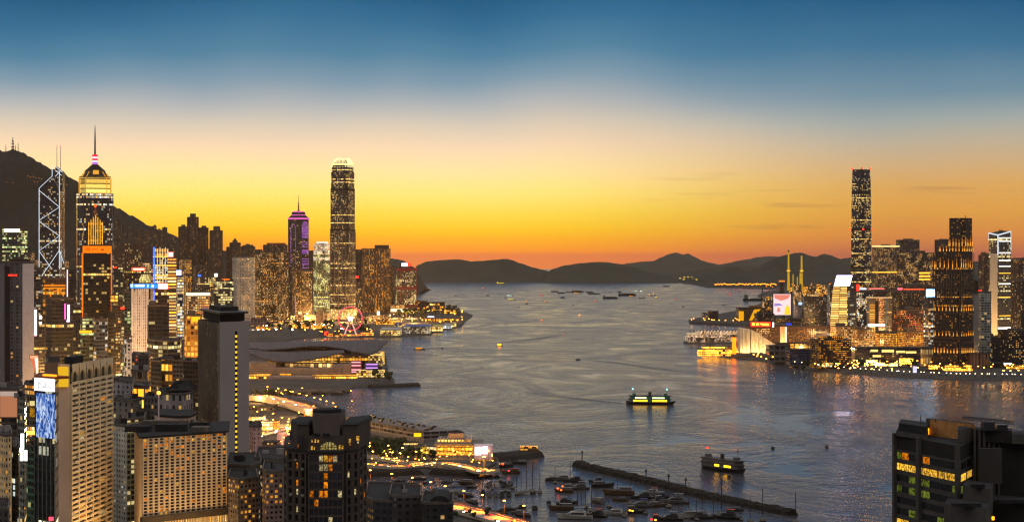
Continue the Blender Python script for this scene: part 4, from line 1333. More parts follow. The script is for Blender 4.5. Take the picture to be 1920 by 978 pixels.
# --- left edge
LEFT = 'towers along the left edge'
T = simple('office_tower', 'green-windowed tower with a white sign at the far left', 'office tower', 1, 44.5, 428, 3800, 'green_glass', 0.72, 66, LEFT, lit=0.3, row=0.18, wall=(58, 62, 62))
sign('rooftop_sign', 'white lit sign with a pink glow on the green-windowed tower', 'sign', 8.5, 37.5, 429, 434.5, 3740, lamp('pink_white', (255, 232, 230), 3.2), paint('sign_red', (150, 20, 20)), 1.0, None, False)
T = Tower('apartment_tower', 'tall plain grey slab at the left edge, dark left face and right face toned as lit', 'apartment block', -14, 56, 492, 1700, 0.80, 64, LZ, None, LEFT)
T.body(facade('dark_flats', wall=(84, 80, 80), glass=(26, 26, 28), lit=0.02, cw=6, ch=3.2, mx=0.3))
T.front_rect(0.0, 1.0, 2, T.h - 1, paint('lit_grey_render', (176, 166, 166), 0.8, 0, 0.1), 0.4, 'blank_wall')  # light on this face put into a paler wall colour
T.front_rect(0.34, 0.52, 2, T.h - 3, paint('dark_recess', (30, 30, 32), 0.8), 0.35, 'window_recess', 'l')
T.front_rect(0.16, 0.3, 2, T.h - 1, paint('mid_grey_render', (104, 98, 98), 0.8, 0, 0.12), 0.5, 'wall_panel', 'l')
T.parapet(); T.plant(0.1, 0.9, 3, None, 0.1, 0.5, ROOF_DARK)
for k, f in enumerate((0.45, 0.36, 0.24)):
 MB().box(-T.b / 2 - 0.9, -T.b / 2 - 0.3, T.a / 2 - T.a * (1 - f) - 1.2, T.a / 2 - T.a * (1 - f) + (0.9 if k else 2), T.z(517), T.z(514.5)).build('red_lamp', NEON_RED, T.root)
T = Tower('office_building', 'old block with an amber arch and cornice lines at the foot of the prism tower', 'office building', 80, 128, 522, 3520, 0.0, 0, LZ, 40, LEFT)
T.body(facade('amber_shops', wall=(90, 60, 34), lit=0.12, cw=5, ch=7, power=0.8))
for py in (536, 541):
 T.front_rect(0.05, 0.98, T.z(py), T.z(py) + 2.4, lamp('amber_line', (255, 140, 24), 1.1, False), 1.2, 'cornice_light')
mb = MB()
cx = 0.06 * T.b
for k in range(12):
 a0, a1 = math.pi * k / 12, math.pi * (k + 1) / 12
 r_ = 11.5
 mb.bar((cx + r_ * math.cos(a0), -T.a / 2 - 1, T.z(556) + r_ * 0.95 * math.sin(a0)), (cx + r_ * math.cos(a1), -T.a / 2 - 1, T.z(556) + r_ * 0.95 * math.sin(a1)), 1.3, 4)
mb.build('lit_arch', lamp('amber_line', (255, 140, 24), 1.1, False), T.root)
T.front_rect(0.27, 0.83, T.z(572), T.z(557), paint('dark_recess', (30, 30, 32)), 0.6, 'arch_opening')
T.parapet()
T = simple('office_tower', 'dark office slab with twin violet light bars on its right corner', 'office tower', 79, 133, 561, 2050, 'dark_glass', 0.35, 32, LEFT, wall=(44, 40, 40), lit=0.03)
for (x0, x1, y0, y1, lab, m_) in ((121.5, 125, 569, 598, 'tall magenta light bar on the corner of the dark slab', lamp('magenta_bar', (255, 90, 200), 3.0)), (125.3, 131, 571, 603, 'tall white light bar beside the magenta one', lamp('violet_white_bar', (225, 205, 255), 3.5)),
         (64.5, 69.5, 580, 629, 'tall pink-white light column left of the dark slab', lamp('pink_column', (255, 190, 205), 3.2)), (125.5, 127.5, 505, 556, 'thin pale light column on the tower right of the prism tower', lamp('pale_column', (255, 214, 214), 1.8, False)),
         (73.8, 78.5, 591, 598, 'upper of two small white lamps left of the dark slab', WHITE_LIGHT), (73.8, 78.5, 603, 608, 'lower of two small white lamps left of the dark slab', WHITE_LIGHT)):
 sign('light_column', lab, 'light column', x0, x1, y0, y1, 2035 if x0 != 125.5 else 2900, m_, None, 0.8, None, False)
mid('narrow dark tower with a violet lamp between the prism tower and the orange frame', 126, 142, 505, 2920, 'dark_glass', 0.2, 20, wall=(44, 44, 50), lit=0.12)
mid('dark tower filling the gap left of the orange frame', 130, 152, 575, 2300, 'dark_glass', 0.3, 30, wall=(48, 46, 48), lit=0.14)
mid('dark office with a lit edge below the old bank block', 56, 82, 600, 2400, 'dark_glass', 0.3, 28, wall=(54, 46, 50), lit=0.12)
mid('shadowed block between the grey slab and the prism tower', 52, 76, 506, 3000, 'navy_glass', 0.3, 28, wall=(40, 44, 54), lit=0.10)
# ================================================================== foreground blocks of the island, windows built one by one
def lit_room(name, col, e):
 """a lit room behind the glass: curtains and furniture break the light up"""
 if name in MATS:
  return MATS[name]
 m, t = newmat(name)
 tc = t.n('ShaderNodeTexCoord')
 n1 = t.noise(tc.outputs['Object'], 1.5, 3.0, 0.7)
 oi = t.n('ShaderNodeObjectInfo')
 em = t.n('ShaderNodeEmission')
 em.inputs[0].default_value = lin(col)
 t.l(t.m('MULTIPLY', t.rng(n1, 0.42, 0.58, 0.14 * e, e), t.rng(oi.outputs['Random'], 0, 1, 0.45, 1.1)), em.inputs[1])
 o = t.n('ShaderNodeOutputMaterial')
 t.l(em.outputs[0], o.inputs[0])
 m.cycles.emission_sampling = 'NONE'
 MATS[name] = m
 return m


ROOM_A = lit_room('amber_room', (255, 140, 20), 1.25)
ROOM_Y = lit_room('yellow_room', (255, 190, 70), 1.3)
ROOM_C = lit_room('cream_room', (255, 232, 170), 0.9)
ROOM_G = lit_room('green_room', (170, 190, 70), 0.4)
GLASS_D = paint('dark_window_glass', (20, 22, 26), 0.12, 0, 0.3, 0.5, 0.6)
GLASS_C = paint('curtained_glass', (74, 66, 56), 0.4, 0, 0.5, 0.5, 0.5)
GLASS_B = paint('blue_window_glass', (30, 40, 52), 0.12, 0, 0.3, 0.5, 0.6)


def plan_thing(name, label, cat, pts, group=None):
 """pts: [(photo column, distance)] seen from the left round the near side; returns root and the plan in its frame"""
 w = [(XD(x, d), d) for x, d in pts]
 cx, cyy = sum(p[0] for p in w) / len(w), sum(p[1] for p in w) / len(w)
 r = thing(name, label, cat, (cx, cyy, LZ), 0.0, group)
 return r, [(p[0] - cx, p[1] - cyy) for p in w]


def zz(py, D):
 return ZD(py, D) - LZ


AC_M = paint('air_conditioner_grey', (120, 116, 108), 0.7)


def window_wall(root, A, B, z0, z1, nx, nz, fx, fz, wall, pick, deep=0.5, most=100, u0=0.0, u1=1.0, name='facade_frame', sill=0.5, ac=0):
 """a wall with real openings between A and B, and a pane in each opening"""
 A, B = Vector(A), Vector(B)
 A, B = A + (B - A) * u0, A + (B - A) * u1
 d = B - A
 L = d.length
 d = d / L
 n = Vector((d.y, -d.x))
 def pt(u, w, z):
  p_ = A + d * u + n * w
  return (p_.x, p_.y, z)
 def blk(mb, ua, ub, wa, wb, za, zb):
  p0, p1, p2, p3 = pt(ua, wb, 0), pt(ub, wb, 0), pt(ub, wa, 0), pt(ua, wa, 0)
  mb.prism([p0[:2], p1[:2], p2[:2], p3[:2]], za, zb, None, 0, 0, True)
 cw, ch = L / nx, (z1 - z0) / nz
 mb = MB()
 for i in range(nx + 1):                                  # piers
  w = cw * (1 - fx) / 2
  ua, ub = max(0, i * cw - w), min(L, i * cw + w)
  blk(mb, ua, ub, 0.0, deep, z0, z1)
 for k in range(nz + 1):                                  # spandrels
  h = ch * (1 - fz) / 2
  za, zb = max(z0, z0 + k * ch - h * 2 * (1 - sill)), min(z1, z0 + k * ch + h * 2 * sill)
  for i in range(nx):
   w = cw * (1 - fx) / 2
   if zb - za > 0.02:
    blk(mb, i * cw + w, (i + 1) * cw - w, 0.0, deep - 0.06, za, zb)
 mb.build(name, wall, root)
 for _ in range(ac):                                      # air conditioners on brackets
  i, k = WR.randrange(nx), WR.randrange(nz)
  q_ = MB()
  ua = i * cw + cw * WR.uniform(0.2, 0.7)
  blk(q_, ua, ua + 1.1, deep - 0.05, deep + 0.55, z0 + k * ch + 0.1, z0 + k * ch + 0.8)
  q_.build('air_conditioner', AC_M, root)
 panes = []
 for k in range(nz):
  for i in range(nx):
   panes.append((pick(i, k), i, k))
 lit = [p_ for p_ in panes if p_[0] not in (GLASS_D, GLASS_B, GLASS_C)]
 dark = [p_ for p_ in panes if p_[0] in (GLASS_D, GLASS_B, GLASS_C)]
 single = (lit + dark[::-1])[:most]
 rest = (lit + dark[::-1])[most:]
 w = cw * (1 - fx) / 2
 h = ch * (1 - fz) / 2
 def pane(mb, i, k, mi=0):
  a0, a1 = i * cw + w, (i + 1) * cw - w
  b0, b1 = z0 + k * ch + h * 2 * sill, z0 + (k + 1) * ch - h * 2 * (1 - sill)
  mb.face([pt(a0, 0.08, b0), pt(a1, 0.08, b0), pt(a1, 0.08, b1), pt(a0, 0.08, b1)], [(a0, b0), (a1, b0), (a1, b1), (a0, b1)], mi)
 for m_, i, k in single:
  q_ = MB()
  pane(q_, i, k)
  q_.build('window', m_, root)
 if rest:
  ms = []
  q_ = MB()
  for m_, i, k in rest:
   if m_ not in ms:
    ms.append(m_)
   pane(q_, i, k, ms.index(m_))
  o = q_.build('windows', ms, root)
  o['kind'] = 'stuff'


def polybody(root, poly, z0, z1, mat, name='tower_body', roof=ROOF_DARK, poly2=None):
 return MB().prism(poly, z0, z1, poly2, 0, 1).build(name, [mat, roof], root)


NEAR = 'blocks near the viewer'
WR = random.Random(5)
# --- the big tan slab
r, pl = plan_thing('apartment_tower', 'tan slab block with rows of dark window strips washed gold, arches along its top', 'apartment block', [(110, 1003), (131, 1000), (209, 1071), (199, 1073)], NEAR)
A_, B_, C_, D_ = pl[0], pl[1], pl[2], pl[3]
TAN = paint('tan_render', (186, 164, 130), 0.85, 0, 0.14, 0.08)
TANB = paint('brown_gable_render', (206, 166, 136), 0.85, 0, 0.1, 0.08)
zt = zz(686, 1000)
polybody(r, [A_, B_, C_, D_], 0, zt, GLASS_D, 'tower_body', ROOF)
def pk(i, k):
 v = WR.random()
 return ROOM_Y if v < 0.03 else (ROOM_C if v < 0.045 else (ROOM_A if v < 0.055 else (GLASS_C if v < 0.2 else GLASS_D)))
window_wall(r, B_, C_, 0, zt - 9, 6, 44, 0.85, 0.5, TAN, pk, 1.1, 100, ac=46)
# arcade storey at the top: six arched openings
mb = MB()
Bv, Cv = Vector(B_), Vector(C_)
L = (Cv - Bv).length
d = (Cv - Bv) / L
n_out = Vector((d.y, -d.x))
def bp(u, w, z):
 p_ = Bv + d * u + n_out * w
 return (p_.x, p_.y, z)
bay = L / 6
for k in range(6):
 u0, u1 = k * bay, (k + 1) * bay
 aw = bay * 0.36
 c = (u0 + u1) / 2
 arc = [(c - aw, zt - 8)] + [(c - aw * math.cos(math.pi * j / 10), zt - 5.2 + 2.6 * math.sin(math.pi * j / 10)) for j in range(11)] + [(c + aw, zt - 8)]
 top = [(u0, zt + 1)] + [(u0 + (u1 - u0) * j / 10.0, zt + 1) for j in range(11)] + [(u1, zt + 1)]
 bot_l = [(u0, zt - 8)]
 for j in range(len(arc) - 1):
  mb.face([bp(arc[j][0], 1.1, arc[j][1]), bp(arc[j + 1][0], 1.1, arc[j + 1][1]), bp(top[j + 1][0], 1.1, top[j + 1][1]), bp(top[j][0], 1.1, top[j][1])])
  mb.face([bp(arc[j + 1][0], 1.1, arc[j + 1][1]), bp(arc[j][0], 1.1, arc[j][1]), bp(arc[j][0], 0.05, arc[j][1]), bp(arc[j + 1][0], 0.05, arc[j + 1][1])])
 mb.face([bp(u0, 1.1, zt - 9), bp(c - aw, 1.1, zt - 9), bp(c - aw, 1.1, zt - 8), bp(u0, 1.1, zt - 8)])
 mb.face([bp(u0, 1.1, zt - 9), bp(u1, 1.1, zt - 9), bp(u1, 1.1, zt - 8), bp(u0, 1.1, zt - 8)]) if False else None
 mb.face([bp(c - aw, 1.1, zt - 9), bp(c + aw, 1.1, zt - 9), bp(c + aw, 1.1, zt - 8), bp(c - aw, 1.1, zt - 8)])
 mb.face([bp(c + aw, 1.1, zt - 9), bp(u1, 1.1, zt - 9), bp(u1, 1.1, zt - 8), bp(c + aw, 1.1, zt - 8)])
mb.build('arcade', TAN, r)
MB().prism([A_, (B_[0] - 0.02, B_[1] - 0.02), (B_[0] + 0.02 - .0, B_[1] - 0.5), (A_[0], A_[1] - 0.5)][::-1], 0, zt + 1, None, 0, 0).build('gable_wall', TANB, r)
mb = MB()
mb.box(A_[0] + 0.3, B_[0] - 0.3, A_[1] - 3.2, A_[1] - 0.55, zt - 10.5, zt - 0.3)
mb.build('lit_gable_patch', lamp('gable_yellow', (255, 196, 40), 0.85, False), r)  # lit yellow patch of the gable top, put in as a glowing box
MB().box(A_[0] + 1, A_[0] + 6, A_[1] + 8, A_[1] + 30, zt, zt + 4).build('plant_room', ROOF_DARK, r)
# wing behind the gable
r, pl = plan_thing('apartment_tower', 'plain brown windowless wing left of the tan slab with an orange glow on it', 'apartment block', [(84, 1012), (108, 1012), (112, 1060), (90, 1060)], NEAR)
polybody(r, pl, 0, zz(679, 1012), paint('brown_wing_render', (126, 94, 72), 0.85), 'tower_body', ROOF)
MB().box(pl[0][0] + 1, pl[1][0] - 1, pl[0][1] + 3, pl[0][1] + 9, zz(679, 1012), zz(679, 1012) + 3).build('plant_room', PLANT, r)
# --- glass tower with the screens
r, pl = plan_thing('office_tower', 'slim dark glass tower whose upper half carries a blue light wall and a white screen', 'office tower', [(65, 962), (104, 950), (110, 975), (72, 985)], NEAR)
zt = zz(706, 950)
polybody(r, pl, 0, zt, facade('navy_glass', wall=(56, 58, 56), lit=0.16, cw=3.0, ch=6.0, a=CRM, power=1.1), 'tower_body', ROOF)
Av, Bv = Vector(pl[0]), Vector(pl[1])
d = (Bv - Av).normalized()
L = (Bv - Av).length
n_out = Vector((d.y, -d.x))
def strip(mb, ua, ub, wa, wb, za, zb):
 a, b_, c, e = Av + d * ua + n_out * wb, Av + d * ub + n_out * wb, Av + d * ub + n_out * wa, Av + d * ua + n_out * wa
 mb.prism([tuple(a), tuple(b_), tuple(c), tuple(e)], za, zb, None, 0, 0, True)
mb = MB()
for k in range(6):
 strip(mb, L * k / 5 - 0.15 if k else 0, L * k / 5 + 0.15, 0.02, 0.5, 0, zz(825, 950))
mb.build('facade_mullions', paint('pale_mullion', (120, 116, 104), 0.5), r)
def led_material():
 m, t = newmat('blue_light_wall')
 uv = t.n('ShaderNodeTexCoord')
 mp = t.n('ShaderNodeMapping')
 mp.inputs['Scale'].default_value = (0.8, 0.8, 0.24)
 t.l(uv.outputs['Object'], mp.inputs[0])
 nz = t.noise(mp.outputs[0], 1.0, 3.0, 0.6, 1.2)
 cr = t.n('ShaderNodeValToRGB')
 cr.color_ramp.elements[0].position = 0.40
 cr.color_ramp.elements[0].color = lin((20, 50, 120))
 cr.color_ramp.elements[1].position = 0.62
 cr.color_ramp.elements[1].color = lin((225, 238, 255))
 e2 = cr.color_ramp.elements.new(0.5)
 e2.color = lin((60, 120, 215))
 t.l(nz, cr.inputs[0])
 em = t.n('ShaderNodeEmission')
 t.l(cr.outputs[0], em.inputs[0])
 em.inputs[1].default_value = 0.9
 o = t.n('ShaderNodeOutputMaterial')
 t.l(em.outputs[0], o.inputs[0])
 m.cycles.emission_sampling = 'NONE'
 return m
mb = MB()
strip(mb, L * 0.12, L * 0.98, 0.03, 0.6, zz(822, 950), zz(739, 950))
mb.build('blue_light_wall', led_material(), r)
mb = MB()
strip(mb, L * 0.04, L * 0.97, 0.03, 0.7, zz(734, 950), zz(710, 950))
mb.build('white_screen', lamp('near_white_screen', (255, 250, 255), 1.7), r)
mk = MB()
for (ua, ub, va, vb) in ((0.17, 0.27, 0.12, 0.76), (0.27, 0.31, 0.5, 0.7), (0.31, 0.36, 0.42, 0.62), (0.36, 0.86, 0.24, 0.34), (0.42, 0.56, 0.34, 0.42), (0.55, 0.64, 0.3, 0.68), (0.7, 0.74, 0.4, 0.6), (0.74, 0.8, 0.3, 0.46), (0.82, 0.88, 0.18, 0.3), (0.76, 0.79, 0.7, 0.75)):
 h0 = zz(734, 950)
 hh = zz(710, 950) - h0
 strip(mk, L * (0.04 + 0.93 * ua), L * (0.04 + 0.93 * ub), 0.68, 0.78, h0 + hh * va, h0 + hh * vb)
mk.build('screen_lettering', lamp('screen_grey', (226, 226, 228), 1.0, False), r)
mb = MB()
strip(mb, L * 0.42, L * 0.98, -1.0, 0.4, zt + 0.05, zt + 1.0)
mb.build('amber_light_bar', lamp('amber_bar', (255, 130, 24), 3.0), r)
mb = MB()
strip(mb, 0, L, -8, 0.4, zt - 1.2, zt + 0.03)
mb.build('roof_slab', paint('rust_roof', (140, 70, 30), 0.8), r)
# red sign low on the glass tower
sign('shop_sign', 'small red lit sign at the foot of the tower with the blue light wall', 'sign', 92, 101, 968, 975, 944, lamp('pink_red_sign', (255, 70, 90), 2.2), None, 0.6, None, False)

# --- hotel with gold-lit windows
r, pl = plan_thing('hotel', 'hotel slab with rows of amber rooms and pale piers floodlit from below', 'hotel', [(252, 1078), (266, 1000), (424, 1036), (426, 1095)], NEAR)
LF, NR, RF, BK = pl
zt = zz(822, 1000)
CREAM = paint('cream_stone', (190, 160, 126), 0.8, 0, 0.12, 0.1)
polybody(r, pl, 0, zt, CREAM, 'tower_body', ROOF_DARK)
def pk(i, k):
 v = WR.random()
 p_ = 0.6 if k >= 22 else (0.22 if k >= 18 else (0.07 if k > 2 else (0.3 if i < 5 else 0.08)))
 if v < p_:
  return WR.choice((ROOM_A, ROOM_A, ROOM_Y, ROOM_A))
 return GLASS_D if v < 0.72 else (GLASS_B if v < 0.86 else GLASS_C)
zb = zz(968, 1000)
window_wall(r, NR, RF, zb, zt, 16, 25, 0.66, 0.7, CREAM, pk, 0.9, 100)
mb = MB()
Av, Bv = Vector(NR), Vector(RF)
d = (Bv - Av).normalized(); L = (Bv - Av).length; n_out = Vector((d.y, -d.x))
strip(mb, -1, L + 1, 0.02, 2.2, zb - 3.2, zb - 0.05)
mb.build('cornice', paint('cornice_dark', (70, 58, 46), 0.85), r)
mb = MB()
for k in range(33):
 strip(mb, L * k / 32 - 0.3, L * k / 32 + 0.3, 0.02, 1.2, 0, zb - 3.3)
mb.build('lower_piers', CREAM, r)
mb = MB()
strip(mb, 0, L, 0.02, 0.3, 0, zb - 3.3)
mb.build('lower_glazing', facade('shop_front', power=0.9, cw=1.6, ch=4.5, lit=0.7), r)
# roof: overhanging eave, terrace clutter
mb = MB()
k_ = 1.02
mb.prism([(LF[0] - 1.5, LF[1]), (NR[0] - 1.2, NR[1] - 1.6), (RF[0] + 1.6, RF[1] - 1.2), (BK[0] + 1.5, BK[1])], zt + 0.3, zt + 1.1, None, 0, 0, True)
mb.build('eave', ROOF_DARK, r)
for (fx, fy, w, dp, h) in ((0.2, 0.3, 12, 10, 3), (0.5, 0.35, 16, 8, 3.6), (0.78, 0.3, 9, 9, 2.6), (0.35, 0.65, 20, 8, 4), (0.72, 0.62, 10, 8, 3.2)):
 x = LF[0] + (RF[0] - LF[0]) * fx
 y = NR[1] + 12 + 60 * fy
 MB().box(x - w / 2, x + w / 2, y - dp / 2, y + dp / 2, zt + 1.12, zt + 1.1 + h).build('plant_room', WR.choice((ROOF_DARK, PLANT)), r)

# --- white tower with the dotted light line
r, pl = plan_thing('office_tower', 'tall slab with a blank pale end marked by one dotted line of yellow lights', 'office tower', [(374, 1330), (411, 1245), (466, 1262), (430, 1345)], NEAR)
zt = zz(606, 1250)
ENDW = paint('pale_end_render', (134, 124, 117), 0.85, 0, 0.06, 0.05)
polybody(r, pl, 0, zt, facade('dark_glass', wall=(62, 54, 48), lit=0.16, cw=3.0, ch=3.4, zone=1.0, sill=0.35, head=0.75, a=(220, 190, 80), power=0.8), 'tower_body', ROOF_DARK)
Av, Bv = Vector(pl[1]), Vector(pl[2])
d = (Bv - Av).normalized(); L = (Bv - Av).length; n_out = Vector((d.y, -d.x))
mb = MB(); strip(mb, 0, L, 0.02, 0.5, 0, zt + 1); mb.build('end_wall', ENDW, r)
mb = MB(); strip(mb, L * 0.515, L * 0.60, 0.45, 0.53, 2, zt - 5); mb.build('stair_slot', paint('dark_recess', (30, 30, 32)), r)
DOT = lamp('stair_lamp', (255, 196, 50), 1.3, False)
dm = None
for k in range(34):
 mb = MB()
 strip(mb, L * 0.525, L * 0.59, 0.54, 0.62, 0, 1.5)
 if dm is None:
  o_ = mb.build('stair_light', DOT, r); dm = o_
 else:
  o_ = dm.copy(); COL.objects.link(o_); o_.parent = r
 o_.location = (0, 0, zt - 9 - k * (zt - 12) / 36)
Av, Bv = Vector(pl[0]), Vector(pl[1])
d = (Bv - Av).normalized(); L = (Bv - Av).length; n_out = Vector((d.y, -d.x))
mb = MB()
for k in range(13):
 strip(mb, L * k / 12 - 0.5, L * k / 12 + 0.5, 0.02, 0.9, 0, zt)
mb.build('side_ribs', paint('brown_rib', (108, 96, 82), 0.7), r)
c = (sum(p_[0] for p_ in pl) / 4, sum(p_[1] for p_ in pl) / 4)
MB().prism([(c[0] + (p_[0] - c[0]) * 0.84, c[1] + (p_[1] - c[1]) * 0.84) for p_ in pl], zt + 1.05, zt + 6, None, 0, 0).build('roof_storey', ROOF_DARK, r)
MB().prism([(c[0] + (p_[0] - c[0]) * 1.0, c[1] + (p_[1] - c[1]) * 1.0) for p_ in pl], zt + 6, zt + 7.2, None, 0, 0, True).build('roof_canopy', DARKSTEEL, r)
MB().prism([(c[0] + (p_[0] - c[0]) * 0.6, c[1] + (p_[1] - c[1]) * 0.6) for p_ in pl], zt + 7.2, zt + 10, None, 0, 0).build('plant_room', ROOF_DARK, r)

# --- black tower with the arched window
BLK = paint('dark_stone', (66, 56, 50), 0.85, 0, 0.2, 0.15)
D0 = 700.0
r, pl = plan_thing('apartment_tower', 'near dark stone tower with shoulders, a raised lift block and a glowing arched window', 'apartment block',
     [(535, 724), (541, 706), (577, 701), (580, 696), (642, 696), (646, 701), (671, 704), (685, 724), (684, 752), (537, 752)], NEAR)
zl, zs, zc_ = zz(847, D0), zz(797, D0), zz(818, D0)
polybody(r, pl, 0, zl, BLK)
def pkb(p_):
 def f(i, k):
  v = WR.random()
  return WR.choice((ROOM_A, ROOM_Y, ROOM_A, ROOM_C)) if v < p_ else (GLASS_B if v > 0.93 else GLASS_D)
 return f
nzr = 34
window_wall(r, pl[3], pl[4], 0.2, zl - 0.3, 7, nzr, 0.82, 0.74, BLK, pkb(0.12), 0.55, 90)
window_wall(r, pl[1], pl[2], 0.2, zl - 0.3, 3, nzr, 0.5, 0.7, BLK, pkb(0.1), 0.9, 40, ac=14)
window_wall(r, pl[5], pl[6], 0.2, zl - 0.3, 2, nzr, 0.42, 0.7, BLK, pkb(0.09), 0.9, 30)
window_wall(r, pl[6], pl[7], 0.2, zl - 0.3, 2, nzr, 0.55, 0.7, BLK, pkb(0.10), 0.6, 30)
window_wall(r, pl[0], pl[1], 0.2, zl - 0.3, 1, nzr, 0.6, 0.7, BLK, pkb(0.12), 0.6, 20)
def px_(x, dd=D0):
 return XD(x, dd) - r.location.x
yc = lambda dd: dd - r.location.y
mb = MB()                                                    # ledge
c = (0, yc(722))
mb.prism([(c[0] + (p_[0] - c[0]) * 1.03, c[1] + (p_[1] - c[1]) * 1.03) for p_ in pl], zl, zl + 0.9, None, 0, 0, True)
mb.build('ledge', paint('dark_ledge', (44, 40, 38), 0.85), r)
mb = MB()
for k in range(26):
 x = px_(536) + (px_(579) - px_(536)) * k / 25
 mb.bar((x, yc(701.5), zl + 0.9), (x, yc(701.5), zl + 1.9), 0.05, 4)
mb.bar((px_(536), yc(701.5), zl + 1.9), (px_(579), yc(701.5), zl + 1.9), 0.07, 4)
mb.build('balustrade', DARKSTEEL, r)
# shoulders
LS = [(px_(536), yc(716)), (px_(554), yc(704)), (px_(577), yc(703)), (px_(580), yc(728)), (px_(540), yc(735))]
RS = [(px_(641), yc(703)), (px_(670), yc(705)), (px_(684), yc(722)), (px_(680), yc(740)), (px_(641), yc(730))]
for poly in (LS, RS):
 polybody(r, poly, zl + 0.9, zs, BLK, 'shoulder_block')
 mb = MB()
 cc = (sum(p_[0] for p_ in poly) / 5, sum(p_[1] for p_ in poly) / 5)
 mb.prism([(cc[0] + (p_[0] - cc[0]) * 1.04, cc[1] + (p_[1] - cc[1]) * 1.04) for p_ in poly], zs, zs + 0.7, [(cc[0] + (p_[0] - cc[0]) * 0.9, cc[1] + (p_[1] - cc[1]) * 0.9) for p_ in poly], 0, 0, True)
 mb.build('shoulder_roof', ROOF_DARK, r)
def near_pane(x0, x1, y0, y1, dd, mat, nm='window'):
 mb = MB()
 mb.box(px_(x0, dd), px_(x1, dd), yc(dd), yc(dd) + 0.3, zz(y1, dd), zz(y0, dd))
 return mb.build(nm, mat, r)
CB = [(px_(577), yc(701)), (px_(645), yc(701)), (px_(645), yc(735)), (px_(577), yc(735))]
polybody(r, CB, zl + 0.9, zc_, BLK, 'upper_storeys')
arch = MB()
cxx, zb_, hw, hh = px_(616), zz(845, 700), (px_(632) - px_(600)) / 2, zz(828, 700) - zz(845, 700)
pts = [(cxx - hw, zb_), (cxx + hw, zb_)] + [(cxx + hw * math.cos(math.pi * j / 14), zb_ + hh * 0.25 + hh * 0.75 * math.sin(math.pi * j / 14)) for j in range(15)]
arch.face([(x, yc(700.4), z) for x, z in pts], [(x, z) for x, z in pts])
aw = arch.build('arched_window', lit_room('arch_room', (255, 226, 130), 1.0), r)
bars = MB()
for f in (-0.66, -0.33, 0, 0.33, 0.66):
 bars.box(cxx + hw * f - 0.09, cxx + hw * f + 0.09, yc(700.15), yc(700.38), zb_, zb_ + hh * (0.25 + 0.72 * math.sqrt(1 - f * f)))
bars.box(cxx - hw, cxx + hw, yc(700.2), yc(700.36), zb_ + hh * 0.42, zb_ + hh * 0.46)
bars.build('glazing_bars', DARKSTEEL, aw)
for (x0, x1, y0, y1) in ((584, 586.5, 824, 829), (590, 592.5, 823, 829), (595.5, 598, 824, 829), (583, 586, 836, 845), (588, 590, 837, 845), (635, 638, 834, 842), (640.5, 643.5, 834, 841)):
 near_pane(x0, x1, y0, y1, 700.5, ROOM_Y)
for (x0, x1, y0, y1, m_) in ((654, 658, 822, 830, ROOM_Y), (668, 673.5, 817, 825, ROOM_Y), (670, 672.5, 827, 830, ROOM_C), (655, 657, 832, 834, ROOM_A), (560, 567, 815, 838, GLASS_D), (543, 548, 808, 824, GLASS_D), (557.5, 560, 833, 838, ROOM_A), (540.5, 542.5, 829, 831, ROOM_Y)):
 near_pane(x0, x1, y0, y1, 702.6 if x0 > 600 or x0 > 550 else 709, m_)
mb = MB()
for (x0, x1) in ((588, 600), (605, 618)):
 mb.box(px_(x0), px_(x1), yc(700.6), yc(700.9), zz(817.5, 700), zz(812, 700))
mb.build('louvre', paint('dark_recess', (30, 30, 32)), r)
polybody(r, [(px_(586), yc(704)), (px_(635), yc(704)), (px_(635), yc(728)), (px_(581), yc(728)), (px_(581), yc(709))], zc_, zz(776, 704), paint('lift_block_render', (82, 70, 64), 0.85, 0, 0.12), 'lift_block')
mb = MB()
mb.lathe([(0, zz(776, 706)), (5.2, zz(776, 706)), (5.2, zz(769.5, 706)), (4.6, zz(768, 706)), (0, zz(767.5, 706))], 12, px_(606), yc(714))
mb.build('water_tank', ROOF_DARK, r)
mb = MB()
for (x, h) in ((588, 3), (600, 4.2), (628, 5.5), (622, 2.5)):
 mb.bar((px_(x), yc(712), zz(776, 704)), (px_(x), yc(712), zz(776, 704) + h), 0.12, 4)
mb.build('roof_aerial', DARKSTEEL, r)

# --- black tower at the lower right
CONC = paint('sooty_concrete', (36, 33, 31), 0.9, 0, 0.25, 0.3)
CONC2 = paint('sooty_concrete_pale', (64, 60, 56), 0.9, 0, 0.25, 0.3)
r, pl = plan_thing('office_tower', 'near black concrete block with two bands of yellow-lit windows and a long roof boom', 'office building',
     [(1679, 468), (1800, 440), (1822, 453), (1960, 446), (1975, 462), (1697, 484)], NEAR)
zt = zz(832, 445)
polybody(r, pl, -20, zt, CONC)
Av, Bv = Vector(pl[0]), Vector(pl[1])
L = (Bv - Av).length
fl = 2.62
lit_lo, lit_hi = {}, {}
def pk_right(i, k):
 row_ = 10 - k                        # counted from the top
 if row_ == 1:
  return lit_room('office_gold', (255, 190, 60), 1.8)
 if row_ == 6:
  return lit_room('office_gold', (255, 190, 60), 1.8) if i != 2 and i < 6 else GLASS_D
 v = WR.random()
 if row_ == 2 and v < 0.42 or row_ in (3, 4) and v < 0.36 or row_ in (5, 7, 8) and v < 0.1:
  return ROOM_G
 if row_ == 0 and v < 0.2:
  return ROOM_A if v < 0.08 else ROOM_G
 return GLASS_D
ztw = zz(851, 455)
window_wall(r, pl[0], pl[1], ztw - fl * 11, ztw, 9, 11, 0.975, 0.6, CONC2, pk_right, 0.16, 99)
def pk_r2(i, k):
 row_ = 10 - k
 return lit_room('office_gold', (255, 190, 60), 1.8) if row_ == 1 else (ROOM_G if row_ in (2,) else GLASS_D)
window_wall(r, pl[1], pl[2], ztw - fl * 11, ztw, 2, 11, 0.9, 0.6, CONC2, pk_r2, 0.16, 22)
rp = lambda x, dd: XD(x, dd) - r.location.x
ry = lambda dd: dd - r.location.y
